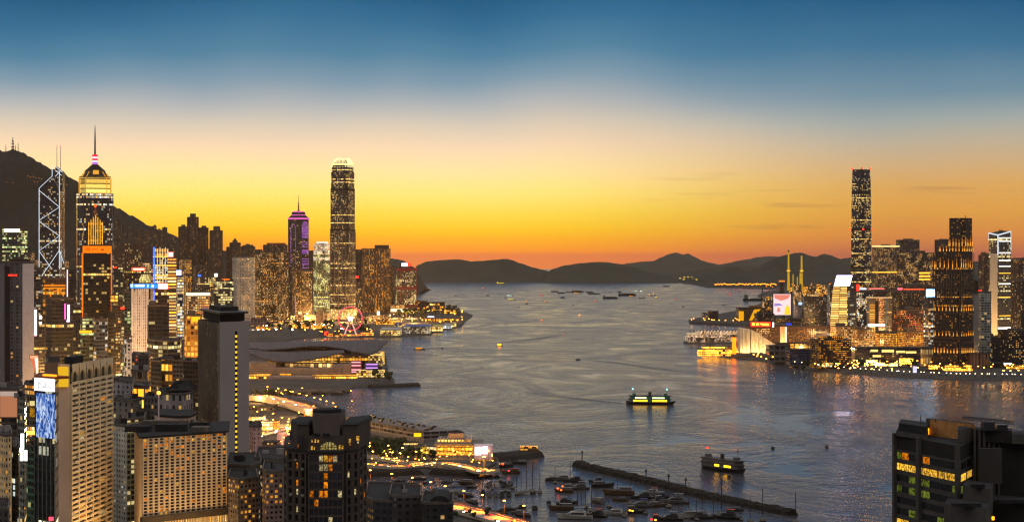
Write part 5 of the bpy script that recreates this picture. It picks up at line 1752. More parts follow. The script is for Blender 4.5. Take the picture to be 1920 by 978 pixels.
mb = MB()
Av, Bv = Vector(pl[0]), Vector(pl[1])
d = (Bv - Av).normalized(); n_out = Vector((d.y, -d.x))
for u, w in ((0.0, 0.9), (L * 0.385, 1.1), (L - 0.8, 0.9)):
 strip(mb, u, u + w, 0.02, 0.9, -20, zt + 0.5)
mb.build('corner_pier', CONC2, r)
polybody(r, [(rp(1680, 466), ry(466)), (rp(1738, 454), ry(454)), (rp(1742, 470), ry(470)), (rp(1686, 480), ry(480))], zt + 0.02, zz(813, 458), CONC2, 'roof_block')
polybody(r, [(rp(1685, 466.5), ry(466.5)), (rp(1737, 455.5), ry(455.5)), (rp(1741, 468), ry(468)), (rp(1689, 478), ry(478))], zz(813, 458) + .02, zz(798, 458), ROOF_DARK, 'roof_enclosure')
mb = MB()
w0, w1 = (rp(1743, 466), ry(466)), (rp(1828, 452), ry(452))
mb.prism([w0, w1, (w1[0] + 0.3, w1[1] + 4), (w0[0] + 0.3, w0[1] + 4)], zt + 0.02, zz(790, 459), None, 0, 1)
mb.build('stair_block', [paint('orange_lit_plaster', (150, 104, 60), 0.9, 0, 0.45, 0.35), ROOF_DARK], r)  # orange lamplight put into the plaster's colour
mb = MB()
mb.bar((w0[0] - 0.35, w0[1] - 0.4, zt + 0.3), (w0[0] - 0.35, w0[1] - 0.4, zz(806, 460)), 0.16, 5)
mb.build('roof_lamp', lamp('roof_amber_lamp', (255, 150, 20), 3.0), r)
mb = MB()
mb.box(w0[0] - 0.6, w0[0] - 0.02, w0[1] - 0.1, w0[1] + 1.2, zt, zz(789, 459))
mb.build('lamp_screen_wall', CONC2, r)
polybody(r, [(rp(1796, 446), ry(446)), (rp(1822, 452), ry(452)), (rp(1822, 459), ry(459)), (rp(1796, 456), ry(456))], zt + .02, zz(804, 448), CONC2, 'roof_block')
polybody(r, [(rp(1823, 452), ry(452)), (rp(1896, 447), ry(447)), (rp(1898, 454), ry(454)), (rp(1826, 459), ry(459))], zt + .02, zz(806, 449), CONC, 'roof_block')
polybody(r, [(rp(1897, 446), ry(446)), (rp(1962, 444), ry(444)), (rp(1964, 452), ry(452)), (rp(1899, 454), ry(454))], zt + .02, zz(811, 449), CONC2, 'roof_block')
mb = MB()
for k in range(8):
 x = rp(1826, 450) + k * 1.1
 mb.box(x, x + 0.5, ry(451) - 0.9, ry(451) - 0.3, -20, zz(806, 450))
mb.build('facade_ribs', CONC2, r)
mb = MB()
mb.box(rp(1829, 448), rp(1874, 447), ry(444.6), ry(446), zz(905, 446), zz(839, 446))
mb.build('service_panel', paint('service_panel_grey', (52, 48, 45), 0.9), r)
mb = MB()
p0, p1 = Vector((rp(1806, 452), ry(452), zz(783, 452))), Vector((rp(1901, 446), ry(446), zz(791.5, 446)))
for o_ in ((0, 0, 0.35), (0, 0, -0.35), (0, 0.7, 0)):
 mb.bar(p0 + Vector(o_), p1 + Vector(o_), 0.13, 4)
for k in range(20):
 a = p0 + (p1 - p0) * (k / 20)
 b_ = p0 + (p1 - p0) * ((k + 1) / 20)
 mb.bar(a + Vector((0, 0, 0.35)), b_ + Vector((0, 0, -0.35)), 0.08, 3)
 mb.bar(a + Vector((0, 0, -0.35)), a + Vector((0, .7, 0)), 0.08, 3)
mb.build('roof_boom', DARKSTEEL, r)
mb = MB()
cb = p0 + (p1 - p0) * 0.5
mb.box(cb.x - 1.4, cb.x + 1.2, cb.y - 1, cb.y + 1.6, zz(806, 449), cb.z - 0.3)
mb.box(cb.x + 1.8, cb.x + 4.2, cb.y - 1, cb.y + 1.6, zz(806, 449), zz(806, 449) + 1.3)
mb.build('boom_base', DARKSTEEL, r)
mb = MB()
for (x, y0, y1, dd) in ((1729.5, 800, 778, 462), (1757, 791, 786, 462), (1777, 792, 785, 462), (1829, 801, 795, 452), (1864, 801, 797, 452)):
 mb.bar((rp(x, dd), ry(dd) + 2, zz(y0, dd)), (rp(x, dd), ry(dd) + 2, zz(y1, dd)), 0.12, 4)
mb.build('roof_aerial', DARKSTEEL, r)
# lower annexes in front
for (x0, x1, y0, dd, lab) in ((1805, 1862, 916, 425, 'grey plant box on the annex roof in front of the black concrete block'), (1770, 1856, 952, 415, 'low dark annex roof in front of the black concrete block'), (1856, 1960, 945, 428, 'black annex at the lower right corner with one amber lamp')):
 r2, p2 = plan_thing('annex_block', lab, 'annex', [(x0, dd + 8), (x1 - 6, dd), (x1, dd + 10), (x0 + 8, dd + 18)], NEAR)
 polybody(r2, p2, -30, zz(y0, dd), CONC2 if dd != 428 else CONC, 'annex_body')
 MB().box(p2[0][0] + 0.6, p2[1][0] - 0.6, p2[1][1] + 2, p2[1][1] + 4, zz(y0, dd) + .02, zz(y0, dd) + 0.8).build('roof_duct', ROOF_DARK, r2)
 if dd == 428:
  MB().lathe([(0, 0), (0.3, .1), (0.3, .8), (0, .9)], 6, XD(1861, 426) - r2.location.x, 425.5 - r2.location.y).build('amber_lamp', lamp('roof_amber_lamp', (255, 150, 20), 3.0), r2).location.z = zz(975, 425)

# --- smaller near blocks
def low(lab, pts, yt, style, name='apartment_block', cat='apartment block', extra=None, **kw):
 dn = min(p_[1] for p_ in pts)
 r_, p_ = plan_thing(name, lab, cat, pts, NEAR)
 z_ = zz(yt, dn)
 polybody(r_, p_, 0, z_, facade(style, **kw), 'block_body', ROOF_DARK)
 c_ = (sum(q_[0] for q_ in p_) / len(p_), sum(q_[1] for q_ in p_) / len(p_))
 mb_ = MB()
 for i in range(len(p_)):
  a, b2 = Vector(p_[i]), Vector(p_[(i + 1) % len(p_)])
  e = (b2 - a).normalized()
  nn = Vector((e.y, -e.x))
  mb_.prism([tuple(a + nn * .25), tuple(b2 + nn * .25), tuple(b2 - nn * .3), tuple(a - nn * .3)], z_ - .3, z_ + 1.0 + 0.01 * i, None, 0, 0, True)
 mb_.build('parapet', PLANT, r_)
 for k in range(2 + WR.randrange(3)):
  f, g = WR.uniform(-0.35, 0.35), WR.uniform(-0.3, 0.3)
  ex, ey = p_[1][0] - p_[0][0], p_[2][1] - p_[1][1]
  x_, y_ = c_[0] + f * ex, c_[1] + g * ey
  w_, h_ = abs(ex) * WR.uniform(0.08, 0.16), WR.uniform(1.5, 3.6)
  MB().box(x_ - w_, x_ + w_, y_ - w_ * .8, y_ + w_ * .8, z_ + .02, z_ + h_).build(WR.choice(('plant_room', 'water_tank', 'roof_hut')), WR.choice((PLANT, ROOF_DARK, paint('pale_hut', (120, 112, 108), 0.85))), r_)
 return r_, p_, z_
low('whitish flats with small windows right of the tan slab', [(213, 1165), (238, 1150), (243, 1190), (216, 1200)], 800, 'white_grid', wall=(158, 154, 144), cw=3.4, ch=3.0, lit=0.09, mx=0.3, sill=0.3, head=0.7, a=WRM)
low('flats with glazed green-gold balconies between the whitish block and the hotel', [(238, 1148), (270, 1160), (274, 1200), (242, 1190)], 787, 'green_glass', wall=(116, 108, 78), cw=3.2, ch=3.0, lit=0.22, a=CRM, mx=0.12)
low('grey rough-roofed block behind the tan slab', [(210, 1420), (248, 1400), (252, 1450), (214, 1460)], 716, 'grey_office', lit=0.03, wall=(120, 114, 116), cw=6, mx=0.3)
low('grey low block with two amber roof windows right of the tan slab', [(210, 1300), (250, 1290), (266, 1320), (220, 1340)], 752, 'grey_office', lit=0.06, wall=(104, 98, 92), cw=5, mx=0.32)
low('block with a red-lit upper wall behind the grey rough roof', [(247, 1560), (279, 1550), (283, 1590), (250, 1600)], 667, 'red_dots', lit=0.28, wall=(66, 58, 58))
low('beige block with a tall yellow lit slot behind the grey roofs', [(246, 1500), (277, 1490), (281, 1530), (250, 1540)], 696, 'amber_shops', lit=0.12, wall=(120, 104, 84), cw=6, ch=9)
low('pinkish low block with a yellow lit room behind the grey roofs', [(244, 1440), (279, 1430), (283, 1470), (248, 1480)], 725, 'amber_shops', lit=0.10, wall=(118, 100, 92), cw=7, ch=8)
low('dull block with yellow windows left of the church-like block', [(270, 1330), (300, 1320), (304, 1360), (274, 1370)], 748, 'grey_office', lit=0.25, wall=(92, 86, 76), mx=0.25)
low('black glass tower pair, left one', [(278, 1760), (303, 1740), (306, 1780), (282, 1790)], 678, 'dark_glass', lit=0.02, wall=(30, 30, 32), name='office_tower', cat='office tower')
low('narrow tower with a gold-lit glass slot between two black towers', [(302, 1745), (325, 1740), (328, 1790), (305, 1790)], 674, 'gold_grid', lit=0.35, cw=4, ch=9, wall=(58, 48, 36), name='office_tower', cat='office tower')
low('grey tower with cream lit band near its top, right of the gold slot', [(324, 1730), (346, 1725), (349, 1770), (328, 1775)], 676, 'grey_office', lit=0.12, wall=(64, 60, 58), name='office_tower', cat='office tower')
low('black glass tower pair, right one beside the ribbed slab', [(344, 1720), (375, 1712), (378, 1760), (348, 1770)], 678, 'dark_glass', lit=0.04, wall=(26, 26, 28), name='office_tower', cat='office tower')
r_, p_, z_ = low('curved dark office with thin yellow floor lines below the black banded tower', [(276, 1960), (290, 1925), (318, 1915), (338, 1935), (340, 1980), (280, 1990)], 640, 'dark_glass', lit=0.10, row=0.2, cw=6, wall=(52, 48, 44), a=CRM, name='office_tower', cat='office tower')
# church-like block, pale rounded podium and lamp mast
r_, p_, z_ = low('grey gabled block with a pale side wall behind the hotel roof', [(296, 1230), (345, 1220), (362, 1240), (352, 1280), (300, 1280)], 740, 'grey_office', lit=0.07, wall=(126, 116, 112), cw=5, ch=7, mx=0.3)
mb = MB()
mb.prism([(p_[0][0] + 3, p_[0][1] + 8), (p_[2][0] - 1, p_[2][1] + 6), (p_[2][0] - 1, p_[2][1] + 30), (p_[0][0] + 3, p_[0][1] + 34)], z_ + 1.1, z_ + 7, [(p_[0][0] + 8, p_[0][1] + 18), (p_[2][0] - 6, p_[2][1] + 16), (p_[2][0] - 6, p_[2][1] + 20), (p_[0][0] + 8, p_[0][1] + 22)], 0, 0)
mb.build('hipped_roof', ROOF_DARK, r_)
r_, p_ = plan_thing('podium_block', 'pale rounded podium with a row of small dark openings behind the hotel', 'podium', [(290, 1170), (300, 1152), (330, 1143), (355, 1146), (367, 1162), (360, 1190), (300, 1195)], NEAR)
z_ = zz(781, 1150)
polybody(r_, p_, 0, z_, paint('pink_plaster', (170, 138, 122), 0.85), 'block_body', ROOF_DARK)
for k in range(5):
 x = XD(333 + k * 6.4, 1146) - r_.location.x
 MB().box(x - 0.5, x + 0.5, 1143.5 - r_.location.y + (0 if k < 4 else 4), 1147 - r_.location.y + (0 if k < 4 else 8), zz(793, 1146), zz(787, 1146)).build('opening', GLASS_D, r_)
MB().prism([(q_[0] * 1.03, q_[1] * 1.03) for q_ in p_], z_ + .02, z_ + 1.2, None, 0, 0, True).build('roof_rim', ROOF_DARK, r_)
b_ = P(297.5, 788, 1140)
r_ = thing('lamp_mast', 'tall pale mast with one amber lamp beside the rounded podium', 'lamp', (b_.x, b_.y, LZ))
MB().bar((0, 0, 0), (0, 0, zz(739, 1140)), 0.55, 6, 0, 0.35).build('mast', paint('pale_mast', (190, 170, 170)), r_)
MB().lathe([(0, 0), (1.0, .3), (1.0, 1.6), (0, 2)], 8).build('lamp_head', AMBER_LAMP, r_).location.z = zz(739, 1140)
# bottom row between hotel and black tower
low('low cream flats with many balconies at the bottom, right of the hotel', [(428, 1010), (447, 1000), (484, 1010), (480, 1050), (432, 1050)], 900, 'hotel_rooms', wall=(112, 92, 74), lit=0.2, cw=2.6, ch=2.6)
low('low brown flats at the bottom, left of the black stone tower', [(492, 990), (500, 980), (538, 985), (540, 1020), (496, 1030)], 885, 'hotel_rooms', wall=(112, 88, 78), lit=0.14, cw=2.4, ch=2.6)
low('dark roofed terrace block behind the low cream flats', [(424, 1100), (470, 1090), (490, 1110), (486, 1160), (430, 1160)], 874, 'dark_flats', lit=0.05, wall=(60, 54, 50))
low('dark roofed block behind the low brown flats', [(478, 1130), (520, 1120), (540, 1140), (536, 1190), (484, 1190)], 862, 'dark_flats', lit=0.05, wall=(56, 50, 48))
low('pink flats with a bare wall right of the tall slab with the light line', [(465, 1390), (476, 1378), (491, 1384), (490, 1415), (468, 1420)], 800, 'brown_flats', wall=(176, 134, 122), lit=0.03, cw=4, mx=0.36)
# left edge
low('cream hotel block with small square windows at the left edge', [(-12, 915), (10, 900), (22, 905), (20, 940), (-10, 950)], 817, 'hotel_rooms', wall=(196, 164, 118), glass=(40, 34, 28), lit=0.06, cw=2.5, ch=2.9, mx=0.27)
low('glass block squeezed right of the cream hotel at the left edge', [(20, 925), (35, 918), (37, 950), (22, 955)], 842, 'navy_glass', wall=(76, 80, 84), lit=0.2, cw=2.5, ch=3, a=CRM)
low('dark roof in the bottom left corner', [(-14, 860), (15, 855), (18, 890), (-12, 895)], 956, 'dark_flats', wall=(64, 58, 54), lit=0.02)
r_, p_, z_ = low('dark block carrying a big salmon billboard at the left edge', [(-4, 1130), (34, 1120), (46, 1150), (6, 1160)], 730, 'dark_glass', wall=(84, 70, 58), lit=0.12, name='office_tower', cat='office tower')
sign('billboard', 'big salmon-coloured billboard with a pale top strip at the left edge', 'billboard', 1, 33, 733, 781, 1116, lamp('salmon_board', (206, 134, 96), 0.75, False), PLANT, 0.8, (lamp('salmon_pale', (205, 180, 165), 0.8, False), [(0.0, 1.0, 0.82, 1.0)]), False)
low('green-grey slim block right of the salmon billboard', [(33, 1100), (46, 1092), (50, 1120), (36, 1125)], 748, 'grey_office', wall=(108, 110, 98), lit=0.03)
low('dull block with stacked yellow signs left of the blue light wall', [(46, 1250), (66, 1240), (68, 1270), (48, 1280)], 722, 'warm_office', wall=(92, 80, 66), lit=0.16)
sign('lit_signboard', 'cream lit board left of the blue light wall, upper of two', 'sign', 56, 66, 751, 760, 1236, lamp('cream_board', (250, 226, 150), 0.9, False), None, 0.5, None, False)
sign('lit_signboard', 'amber lit board left of the blue light wall, lower of two', 'sign', 56, 66, 763, 781, 1234, lit_room('amber_board', (255, 180, 40), 1.1), None, 0.5, None, False)
sign('lit_signboard', 'row of amber shop lights under the boards at the left edge', 'sign', 44, 68, 807, 814, 1200, AMBER_LAMP, None, 0.5, None, False)
sign('lit_signboard', 'tall white glowing sign over the street at the left edge', 'sign', 39, 46, 812, 863, 1080, lamp('white_street_sign', (240, 255, 240), 2.6), None, 0.8, None, False)
sign('lit_signboard', 'square white sign at the foot of the tall glowing sign', 'sign', 46.5, 52, 843, 863, 1078, lamp('white_street_sign', (240, 255, 240), 2.6), None, 0.8, None, False)
low('green-glazed wall behind the white street sign', [(46, 1180), (66, 1170), (68, 1200), (48, 1200)], 838, 'green_glass', wall=(70, 110, 84), lit=0.02)
r2_ = sign('neon_sail_sign', 'tall orange and white wedge-shaped light sign beside the grey slab', 'sign', 57, 72, 666, 672, 1640, lamp('orange_white', (255, 150, 110), 1.6), None, 0.8, None, False)
b_ = r2_.location
mb = MB()
f_ = lambda x, y: (XD(x, 1640) - b_.x, -1.0, ZD(y, 1640) - b_.z)
mb.face([f_(57, 671), f_(66, 671), f_(70.5, 700), f_(68.5, 704)])
mb.build('orange_sail', lamp('salmon_sail', (230, 120, 90), 1.0, False), r2_)
mb = MB()
mb.face([f_(65.5, 671), f_(72, 671), f_(72, 704), f_(69.8, 704)])
mb.build('white_sail', lamp('white_sail', (255, 220, 190), 2.0, False), r2_)
# bottom middle: dark flat roofs and the little vaulted roof
low('dark blue-grey low roof at the bottom, right of the black stone tower', [(686, 880), (700, 868), (762, 862), (790, 880), (785, 930), (690, 935)], 942, 'dark_flats', wall=(46, 44, 46), lit=0.02)
low('taller dark block with a recessed front at the bottom, under the orange road', [(730, 866), (745, 860), (788, 862), (790, 900), (735, 905)], 932, 'dark_flats', wall=(54, 48, 46), lit=0.0)
r_, p_, z_ = low('dark block with a vaulted ribbed roof at the bottom beside the orange road', [(790, 850), (800, 846), (849, 848), (850, 880), (795, 885)], 944, 'dark_flats', wall=(36, 34, 34), lit=0.03)
mb = MB()
rows_ = []
for k in range(9):
 a = math.pi * k / 8
 x = (p_[1][0] + p_[2][0]) / 2 + (p_[2][0] - p_[1][0]) / 2 * -math.cos(a) * 0.75
 rows_.append([(x, p_[1][1] + 1, z_ + 0.8 + 2.6 * math.sin(a)), (x, p_[1][1] + 26, z_ + 0.8 + 2.6 * math.sin(a))])
mb.sheet(rows_)
mb.face([q_[0] for q_ in rows_])
mb.build('vaulted_roof', ROOF_DARK, r_)

# added area lights without fixtures, standing in for city glow on the facades
def flood(name, loc, target, size, e, col=(255, 190, 100), spread=R(140)):
 ld = bpy.data.lights.new(name, 'AREA')
 ld.shape = 'RECTANGLE'
 ld.size, ld.size_y = size
 ld.energy = e
 ld.color = lin(col)[:3]
 ld.spread = spread
 o = bpy.data.objects.new(name, ld)
 COL.objects.link(o)
 o.location = loc
 o.rotation_euler = (Vector(target) - Vector(loc)).to_track_quat('-Z', 'Y').to_euler()
 return o


flood('slab_glow_light', (-192, 1020, 8), (-221, 1036, 62), (40, 6), 70000, (255, 208, 140))
flood('hotel_glow_light', (-152, 990, 10), (-170, 1018, 55), (46, 6), 34000, (255, 216, 150))
flood('hotel_side_glow_light', (-203, 1000, 20), (-192, 1015, 60), (6, 6), 7000, (255, 224, 160))
# ================================================================== the far peninsula
KOW = 'towers across the harbour'
def kow(lab, x0, x1, yt, D, style, s=0.3, th=28, cat='office tower', name='office_tower', roof='plant', fins=0, **kw):
 return simple(name, lab, cat, x0, x1, yt, D, style, s, th, KOW, roof=roof, fins=fins, **kw)
T = kow('pale flats slab with a bright white roof line, right of the tallest far tower', 1640, 1688, 462, 6000, 'lively_flats', 0.12, 14, 'apartment block', 'apartment_tower', 'plant', 7, wall=(96, 78, 66), lit=0.2)
T.band(T.h - 1, 4, lamp('roof_line_gold', (255, 220, 140), 1.6, False), 0.8, 'light_band')
T.band(T.z(511), 3, GOLD_LIGHT, 0.8, 'light_band')
kow('dark curved-top tower behind the pale flats slab', 1685, 1727, 450, 6300, 'dark_flats', 0.3, 28, 'apartment block', 'apartment_tower', 'plant', 5, wall=(60, 52, 52), lit=0.14)
T = kow('dark tower with yellow sky-lobby bands left of the stepped tower', 1690, 1758, 474, 5300, 'lively_flats', 0.25, 24, 'apartment block', 'apartment_tower', 'plant', 6, wall=(62, 50, 46), lit=0.26)
for py in (513, 519, 525):
 T.front_rect(0.35, 0.8, T.z(py), T.z(py) + 4, GOLD_LIGHT, 0.8, 'light_band')
kow('dark tower with a capped roof just left of the stepped tower top', 1757, 1792, 450, 5700, 'dark_flats', 0.3, 28, 'apartment block', 'apartment_tower', 'plant', 5, wall=(58, 52, 54), lit=0.08)
kow('dark glass block under the tallest far tower, right half lit', 1602, 1641, 548, 4600, 'navy_glass', 0.4, 36, wall=(40, 42, 48), lit=0.3)
kow('brown long block with a row of red lamps below the yellow-banded tower', 1690, 1760, 536, 5000, 'dark_flats', 0.2, 20, wall=(96, 66, 52), lit=0.06)
for (x0, x1, y0, y1, lab, m_) in ((1603, 1611, 533, 545, 'red lamp sign at the foot of the tallest far tower', NEON_RED), (1611, 1624, 540, 542.5, 'pale violet lamp strip at the foot of the tallest far tower', lamp('violet_white_sign', (226, 220, 255), 3.0)), (1629, 1658, 540, 542, 'rosy lamp strip along the dark rows below the pale flats slab', lamp('rosy_strip', (255, 110, 100), 2, False)),
         (1683, 1692, 539.5, 543, 'bright pink lamp strip in the middle of the red roof lamps', lamp('pink_strip', (255, 90, 110), 2.5, False)), (1694, 1733, 541, 543, 'long red-orange lamp strip left of the cyan-white screen', lamp('redorange_strip', (255, 90, 50), 1.6, False))):
 sign('lamp_strip', lab, 'sign', x0, x1, y0, y1, 4590 if x0 < 1625 else 4480, m_, None, 1, None, False)
for i, (x0, x1) in enumerate(((1640, 1662), (1662, 1684), (1684, 1708), (1708, 1738))):
 kow('dark flats in the row under the red roof lamps, %s from the left' % ('first', 'second', 'third', 'fourth')[i], x0, x1, 546 + (i % 2), 4500 + 12 * i, 'dark_flats', 0.2, 20, 'apartment block', 'apartment_tower', 'plant', 4, wall=(54, 48, 46), lit=0.15)
T = kow('tower whose whole front is lit in white-gold floor bands under a tilted screen', 1556, 1606, 533, 3700, 'navy_glass', 0.0, 0, 'office tower', 'office_tower', None, 0, lit=0.12, wall=(40, 42, 52), depth=34)
cp = MB()
rows_ = []
for k in range(15):
 z_ = T.z(613) + (T.h - T.z(613)) * k / 14
 xl = XD(1556 + 6.5 * (k / 14) ** 1.6, 3700) - T.root.location.x
 xr = XD(1588, 3700) - T.root.location.x
 rows_.append([(xl, -T.a / 2 - 0.8, z_), (xr, -T.a / 2 - 1.6, z_)])
for a, b_ in zip(rows_, rows_[1:]):
 cp.face([a[0], a[1], b_[1], b_[0]], [(0, a[0][2]), (30, a[1][2]), (30, b_[1][2]), (0, b_[0][2])])
cp.build('lit_front', facade('gold_bands', cw=15.2, ch=4.3, mx=0.035, sill=0.16, head=0.8, lit=0.95, row=1.0, power=1.15, a=(255, 196, 90), b=(255, 214, 120), zone=0.2), T.root)
r_ = thing('rooftop_screen', 'big tilted white screen with small violet marks on the white-gold tower', 'screen', P(1583, 531, 3690))
f_ = lambda u, v, w: (XD(1564 + 29 * u + 5 * v, 3690) - XD(1583, 3690), w, (ZD(535.5, 3690) - ZD(531, 3690)) + (ZD(516, 3690) - ZD(535.5, 3690)) * v)
def slab_(mb, u0, u1, v0, v1, w0, w1):
 a = [f_(u0, v0, w0), f_(u1, v0, w0), f_(u1, v1, w0), f_(u0, v1, w0)]
 b_ = [f_(u0, v0, w1), f_(u1, v0, w1), f_(u1, v1, w1), f_(u0, v1, w1)]
 mb.face(a); mb.face(b_[::-1])
 for i in range(4):
  j = (i + 1) % 4
  mb.face([a[j], a[i], b_[i], b_[j]])
mb = MB(); slab_(mb, 0, 1, 0, 1, -1, 0.6); mb.build('display', lamp('tilted_screen', (226, 218, 255), 5.0), r_)
mb = MB(); slab_(mb, -0.03, 1.03, -0.05, 1.05, 0.7, 1.6); mb.build('frame', paint('violet_frame', (70, 60, 120), 0.6), r_)
mb = MB()
for (u0, u1, v0, v1) in ((0.08, 0.17, 0.52, 0.6), (0.2, 0.25, 0.5, 0.58), (0.3, 0.38, 0.52, 0.6), (0.52, 0.58, 0.48, 0.62), (0.6, 0.66, 0.5, 0.6), (0.46, 0.54, 0.34, 0.44), (0.58, 0.64, 0.34, 0.44), (0.8, 0.92, 0.56, 0.68)):
 slab_(mb, u0, u1, v0, v1, -1.2, -1.02)
mb.build('lettering', lamp('violet_marks', (150, 70, 170), 1.2, False), r_)
mb = MB(); mb.bar((-6, 2, -14), (-6, 1.6, 6), 0.6, 5); mb.bar((8, 2, -14), (8, 1.6, 6), 0.6, 5); mb.build('support', DARKSTEEL, r_)
T = kow('orange-lit pair of columns joined by a pale slab, over a white light bar', 1630, 1672, 557, 3900, 'gold_grid', 0.0, 0, 'office tower', 'office_tower', None, 0, depth=30, lit=0.05, wall=(96, 90, 88))
T.front_rect(0.0, 0.25, 6, T.h - 12, facade('gold_bands', cw=12, ch=3.6, lit=0.95, row=1, a=(255, 160, 60), b=WRM, power=1.1), 0.8, 'lit_front')
T.front_rect(0.42, 0.66, 6, T.h - 2, facade('gold_bands', cw=2.6, ch=3.4, lit=0.8, row=.3, a=(255, 140, 50), b=(255, 170, 110), power=1.1), 0.8, 'lit_front')
T.front_rect(0.26, 0.41, 6, T.h - 8, paint('dark_recess', (30, 30, 32)), 0.6, 'dark_core')
T.front_rect(0.72, 0.8, 6, T.h, paint('blue_glass_strip', (40, 70, 96), 0.3), 0.8, 'glass_strip')
T.band(T.h - 1.6, 2, lamp('soft_gold_line', (240, 190, 130), 1.0, False), 0.9, 'roof_light')
sign('light_bar', 'long white light bar at the foot of the orange-lit pair of columns', 'sign', 1627, 1659, 607, 611.5, 3850, lamp('white_bar', (240, 240, 255), 2.6), None, 1, None, False)
T = kow('dark tower under a cyan-white screen with a vertical blue light', 1734, 1757, 556, 3420, 'navy_glass', 0.3, 30, wall=(58, 56, 74), lit=0.12)
T.front_rect(0.05, 0.22, T.z(678), T.z(650), lamp('azure_bar', (50, 110, 255), 2.4), 0.8, 'light_strip')
T.front_rect(0.0, 0.22, T.z(630), T.z(576), facade('gold_bands', cw=6, ch=6, lit=0.3, power=1.4), 0.8, 'lit_slot')
sign('rooftop_screen', 'cyan-white screen on the dark tower left of the stepped tower', 'screen', 1736.5, 1758, 542.5, 555.5, 3400, lamp('cyan_screen', (150, 214, 255), 14.0), lamp('cyan_glow', (0, 110, 190), 0.8), 1.2, (lamp('screen_teal', (150, 210, 220), 1.5, False), [(0.08, 0.2, 0.55, 0.62), (0.6, 0.66, 0.66, 0.84), (0.5, 0.55, 0.42, 0.5), (0.3, 0.35, 0.42, 0.5)]))
sign('rooftop_sign', 'small red lamp sign right of the stepped tower', 'sign', 1834.5, 1841, 543.5, 547, 3200, NEON_RED, None, 1, None, False)
T = kow('pale gridded glass tower right of the stepped tower', 1837, 1860, 547, 3180, 'grey_office', 0.12, 16, wall=(150, 150, 142), glass=(54, 60, 60), cw=5.2, ch=4.2, mx=0.07, lit=0.05, sill=0.12, head=0.9)
kow('dark tower with scattered yellow windows between the stepped tower and the white-edged tower', 1838, 1860, 478, 4100, 'dark_flats', 0.3, 28, 'apartment block', 'apartment_tower', 'plant', 4, wall=(60, 50, 48), lit=0.14)
kow('dark tower at the right edge behind the white-edged tower', 1898, 1934, 487, 3900, 'dark_flats', 0.3, 28, 'apartment block', 'apartment_tower', 'plant', 5, wall=(56, 50, 50), lit=0.16)
kow('second dark tower at the right edge, in front of the first', 1903, 1940, 527, 3300, 'dark_flats', 0.3, 28, 'apartment block', 'apartment_tower', 'plant', 5, wall=(46, 42, 42), lit=0.14)
kow('black block below the white-edged tower', 1844, 1882, 632, 3250, 'dark_flats', 0.2, 20, wall=(36, 34, 36), lit=0.08)
kow('black block with a column of amber windows at the right edge', 1880, 1935, 620, 3150, 'dark_flats', 0.2, 20, wall=(38, 34, 34), lit=0.12, a=AMB)
kow('dark crowded flats with red shop lamps left of the screen tower', 1655, 1690, 590, 3900, 'red_dots', 0.3, 26, 'apartment block', 'apartment_tower', lit=0.34)
kow('second crowded flats with red and gold lamps left of the screen tower', 1688, 1734, 582, 3880, 'red_dots', 0.3, 26, 'apartment block', 'apartment_tower', lit=0.28, wall=(52, 40, 42))
kow('hotel wing of honey-lit rooms, left of two', 1640, 1690, 625, 3620, 'hotel_rooms', 0.2, 20, 'hotel', 'hotel_block', 'plant', 0, lit=0.6, wall=(110, 78, 50), power=1.3)
kow('hotel wing of honey-lit rooms, right of two', 1688, 1738, 622, 3600, 'hotel_rooms', 0.2, 20, 'hotel', 'hotel_block', 'plant', 0, lit=0.6, wall=(104, 74, 50), power=1.3)
kow('cream lit block with an arch of light left of the honey-lit hotel', 1560, 1600, 612, 3560, 'warm_office', 0.2, 20, 'building', 'office_building', 'plant', 0, lit=0.3, wall=(150, 124, 96))
kow('low cream block with white lamps behind the dark waterfront hotel', 1600, 1642, 618, 3540, 'warm_office', 0.2, 20, 'building', 'office_building', 'plant', 0, lit=0.35, wall=(120, 96, 72))
# long brown mall with the red sign
T = kow('very long brown hotel and mall block along the far quay', 1400, 1560, 612, 4000, 'hotel_rooms', 0.0, 0, 'hotel', 'hotel_block', 'plant', 0, depth=50, wall=(116, 86, 64), lit=0.2, cw=3.6, ch=3.4, power=0.9)
T.band(T.h - 3, 2.5, paint('brown_cornice', (110, 84, 66)), 0.6, 'cornice')
sign('rooftop_sign', 'big glowing red sign with yellow characters on the long brown block', 'sign', 1408, 1444, 603.5, 611.5, 3990, lamp('deep_red_sign', (255, 36, 16), 7.0), paint('sign_red', (150, 20, 20)), 1.2,
  (lamp('sign_yellow', (255, 200, 60), 4.0, False), [(0.06, 0.19, 0.3, 0.8), (0.27, 0.40, 0.28, 0.74), (0.47, 0.55, 0.5, 0.7), (0.57, 0.61, 0.2, 0.7), (0.64, 0.70, 0.25, 0.68), (0.73, 0.80, 0.22, 0.7), (0.82, 0.93, 0.2, 0.66)]))
sign('rooftop_sign', 'upright white lamp panel right of the red sign', 'sign', 1448, 1451, 604, 613, 3985, WHITE_LIGHT, None, 1, None, False)
sign('rooftop_sign', 'blue lamp strip on the long brown block', 'sign', 1474, 1484, 605.5, 609, 3985, lamp('deep_blue_strip', (40, 70, 220), 1.2, False), None, 1, None, False)
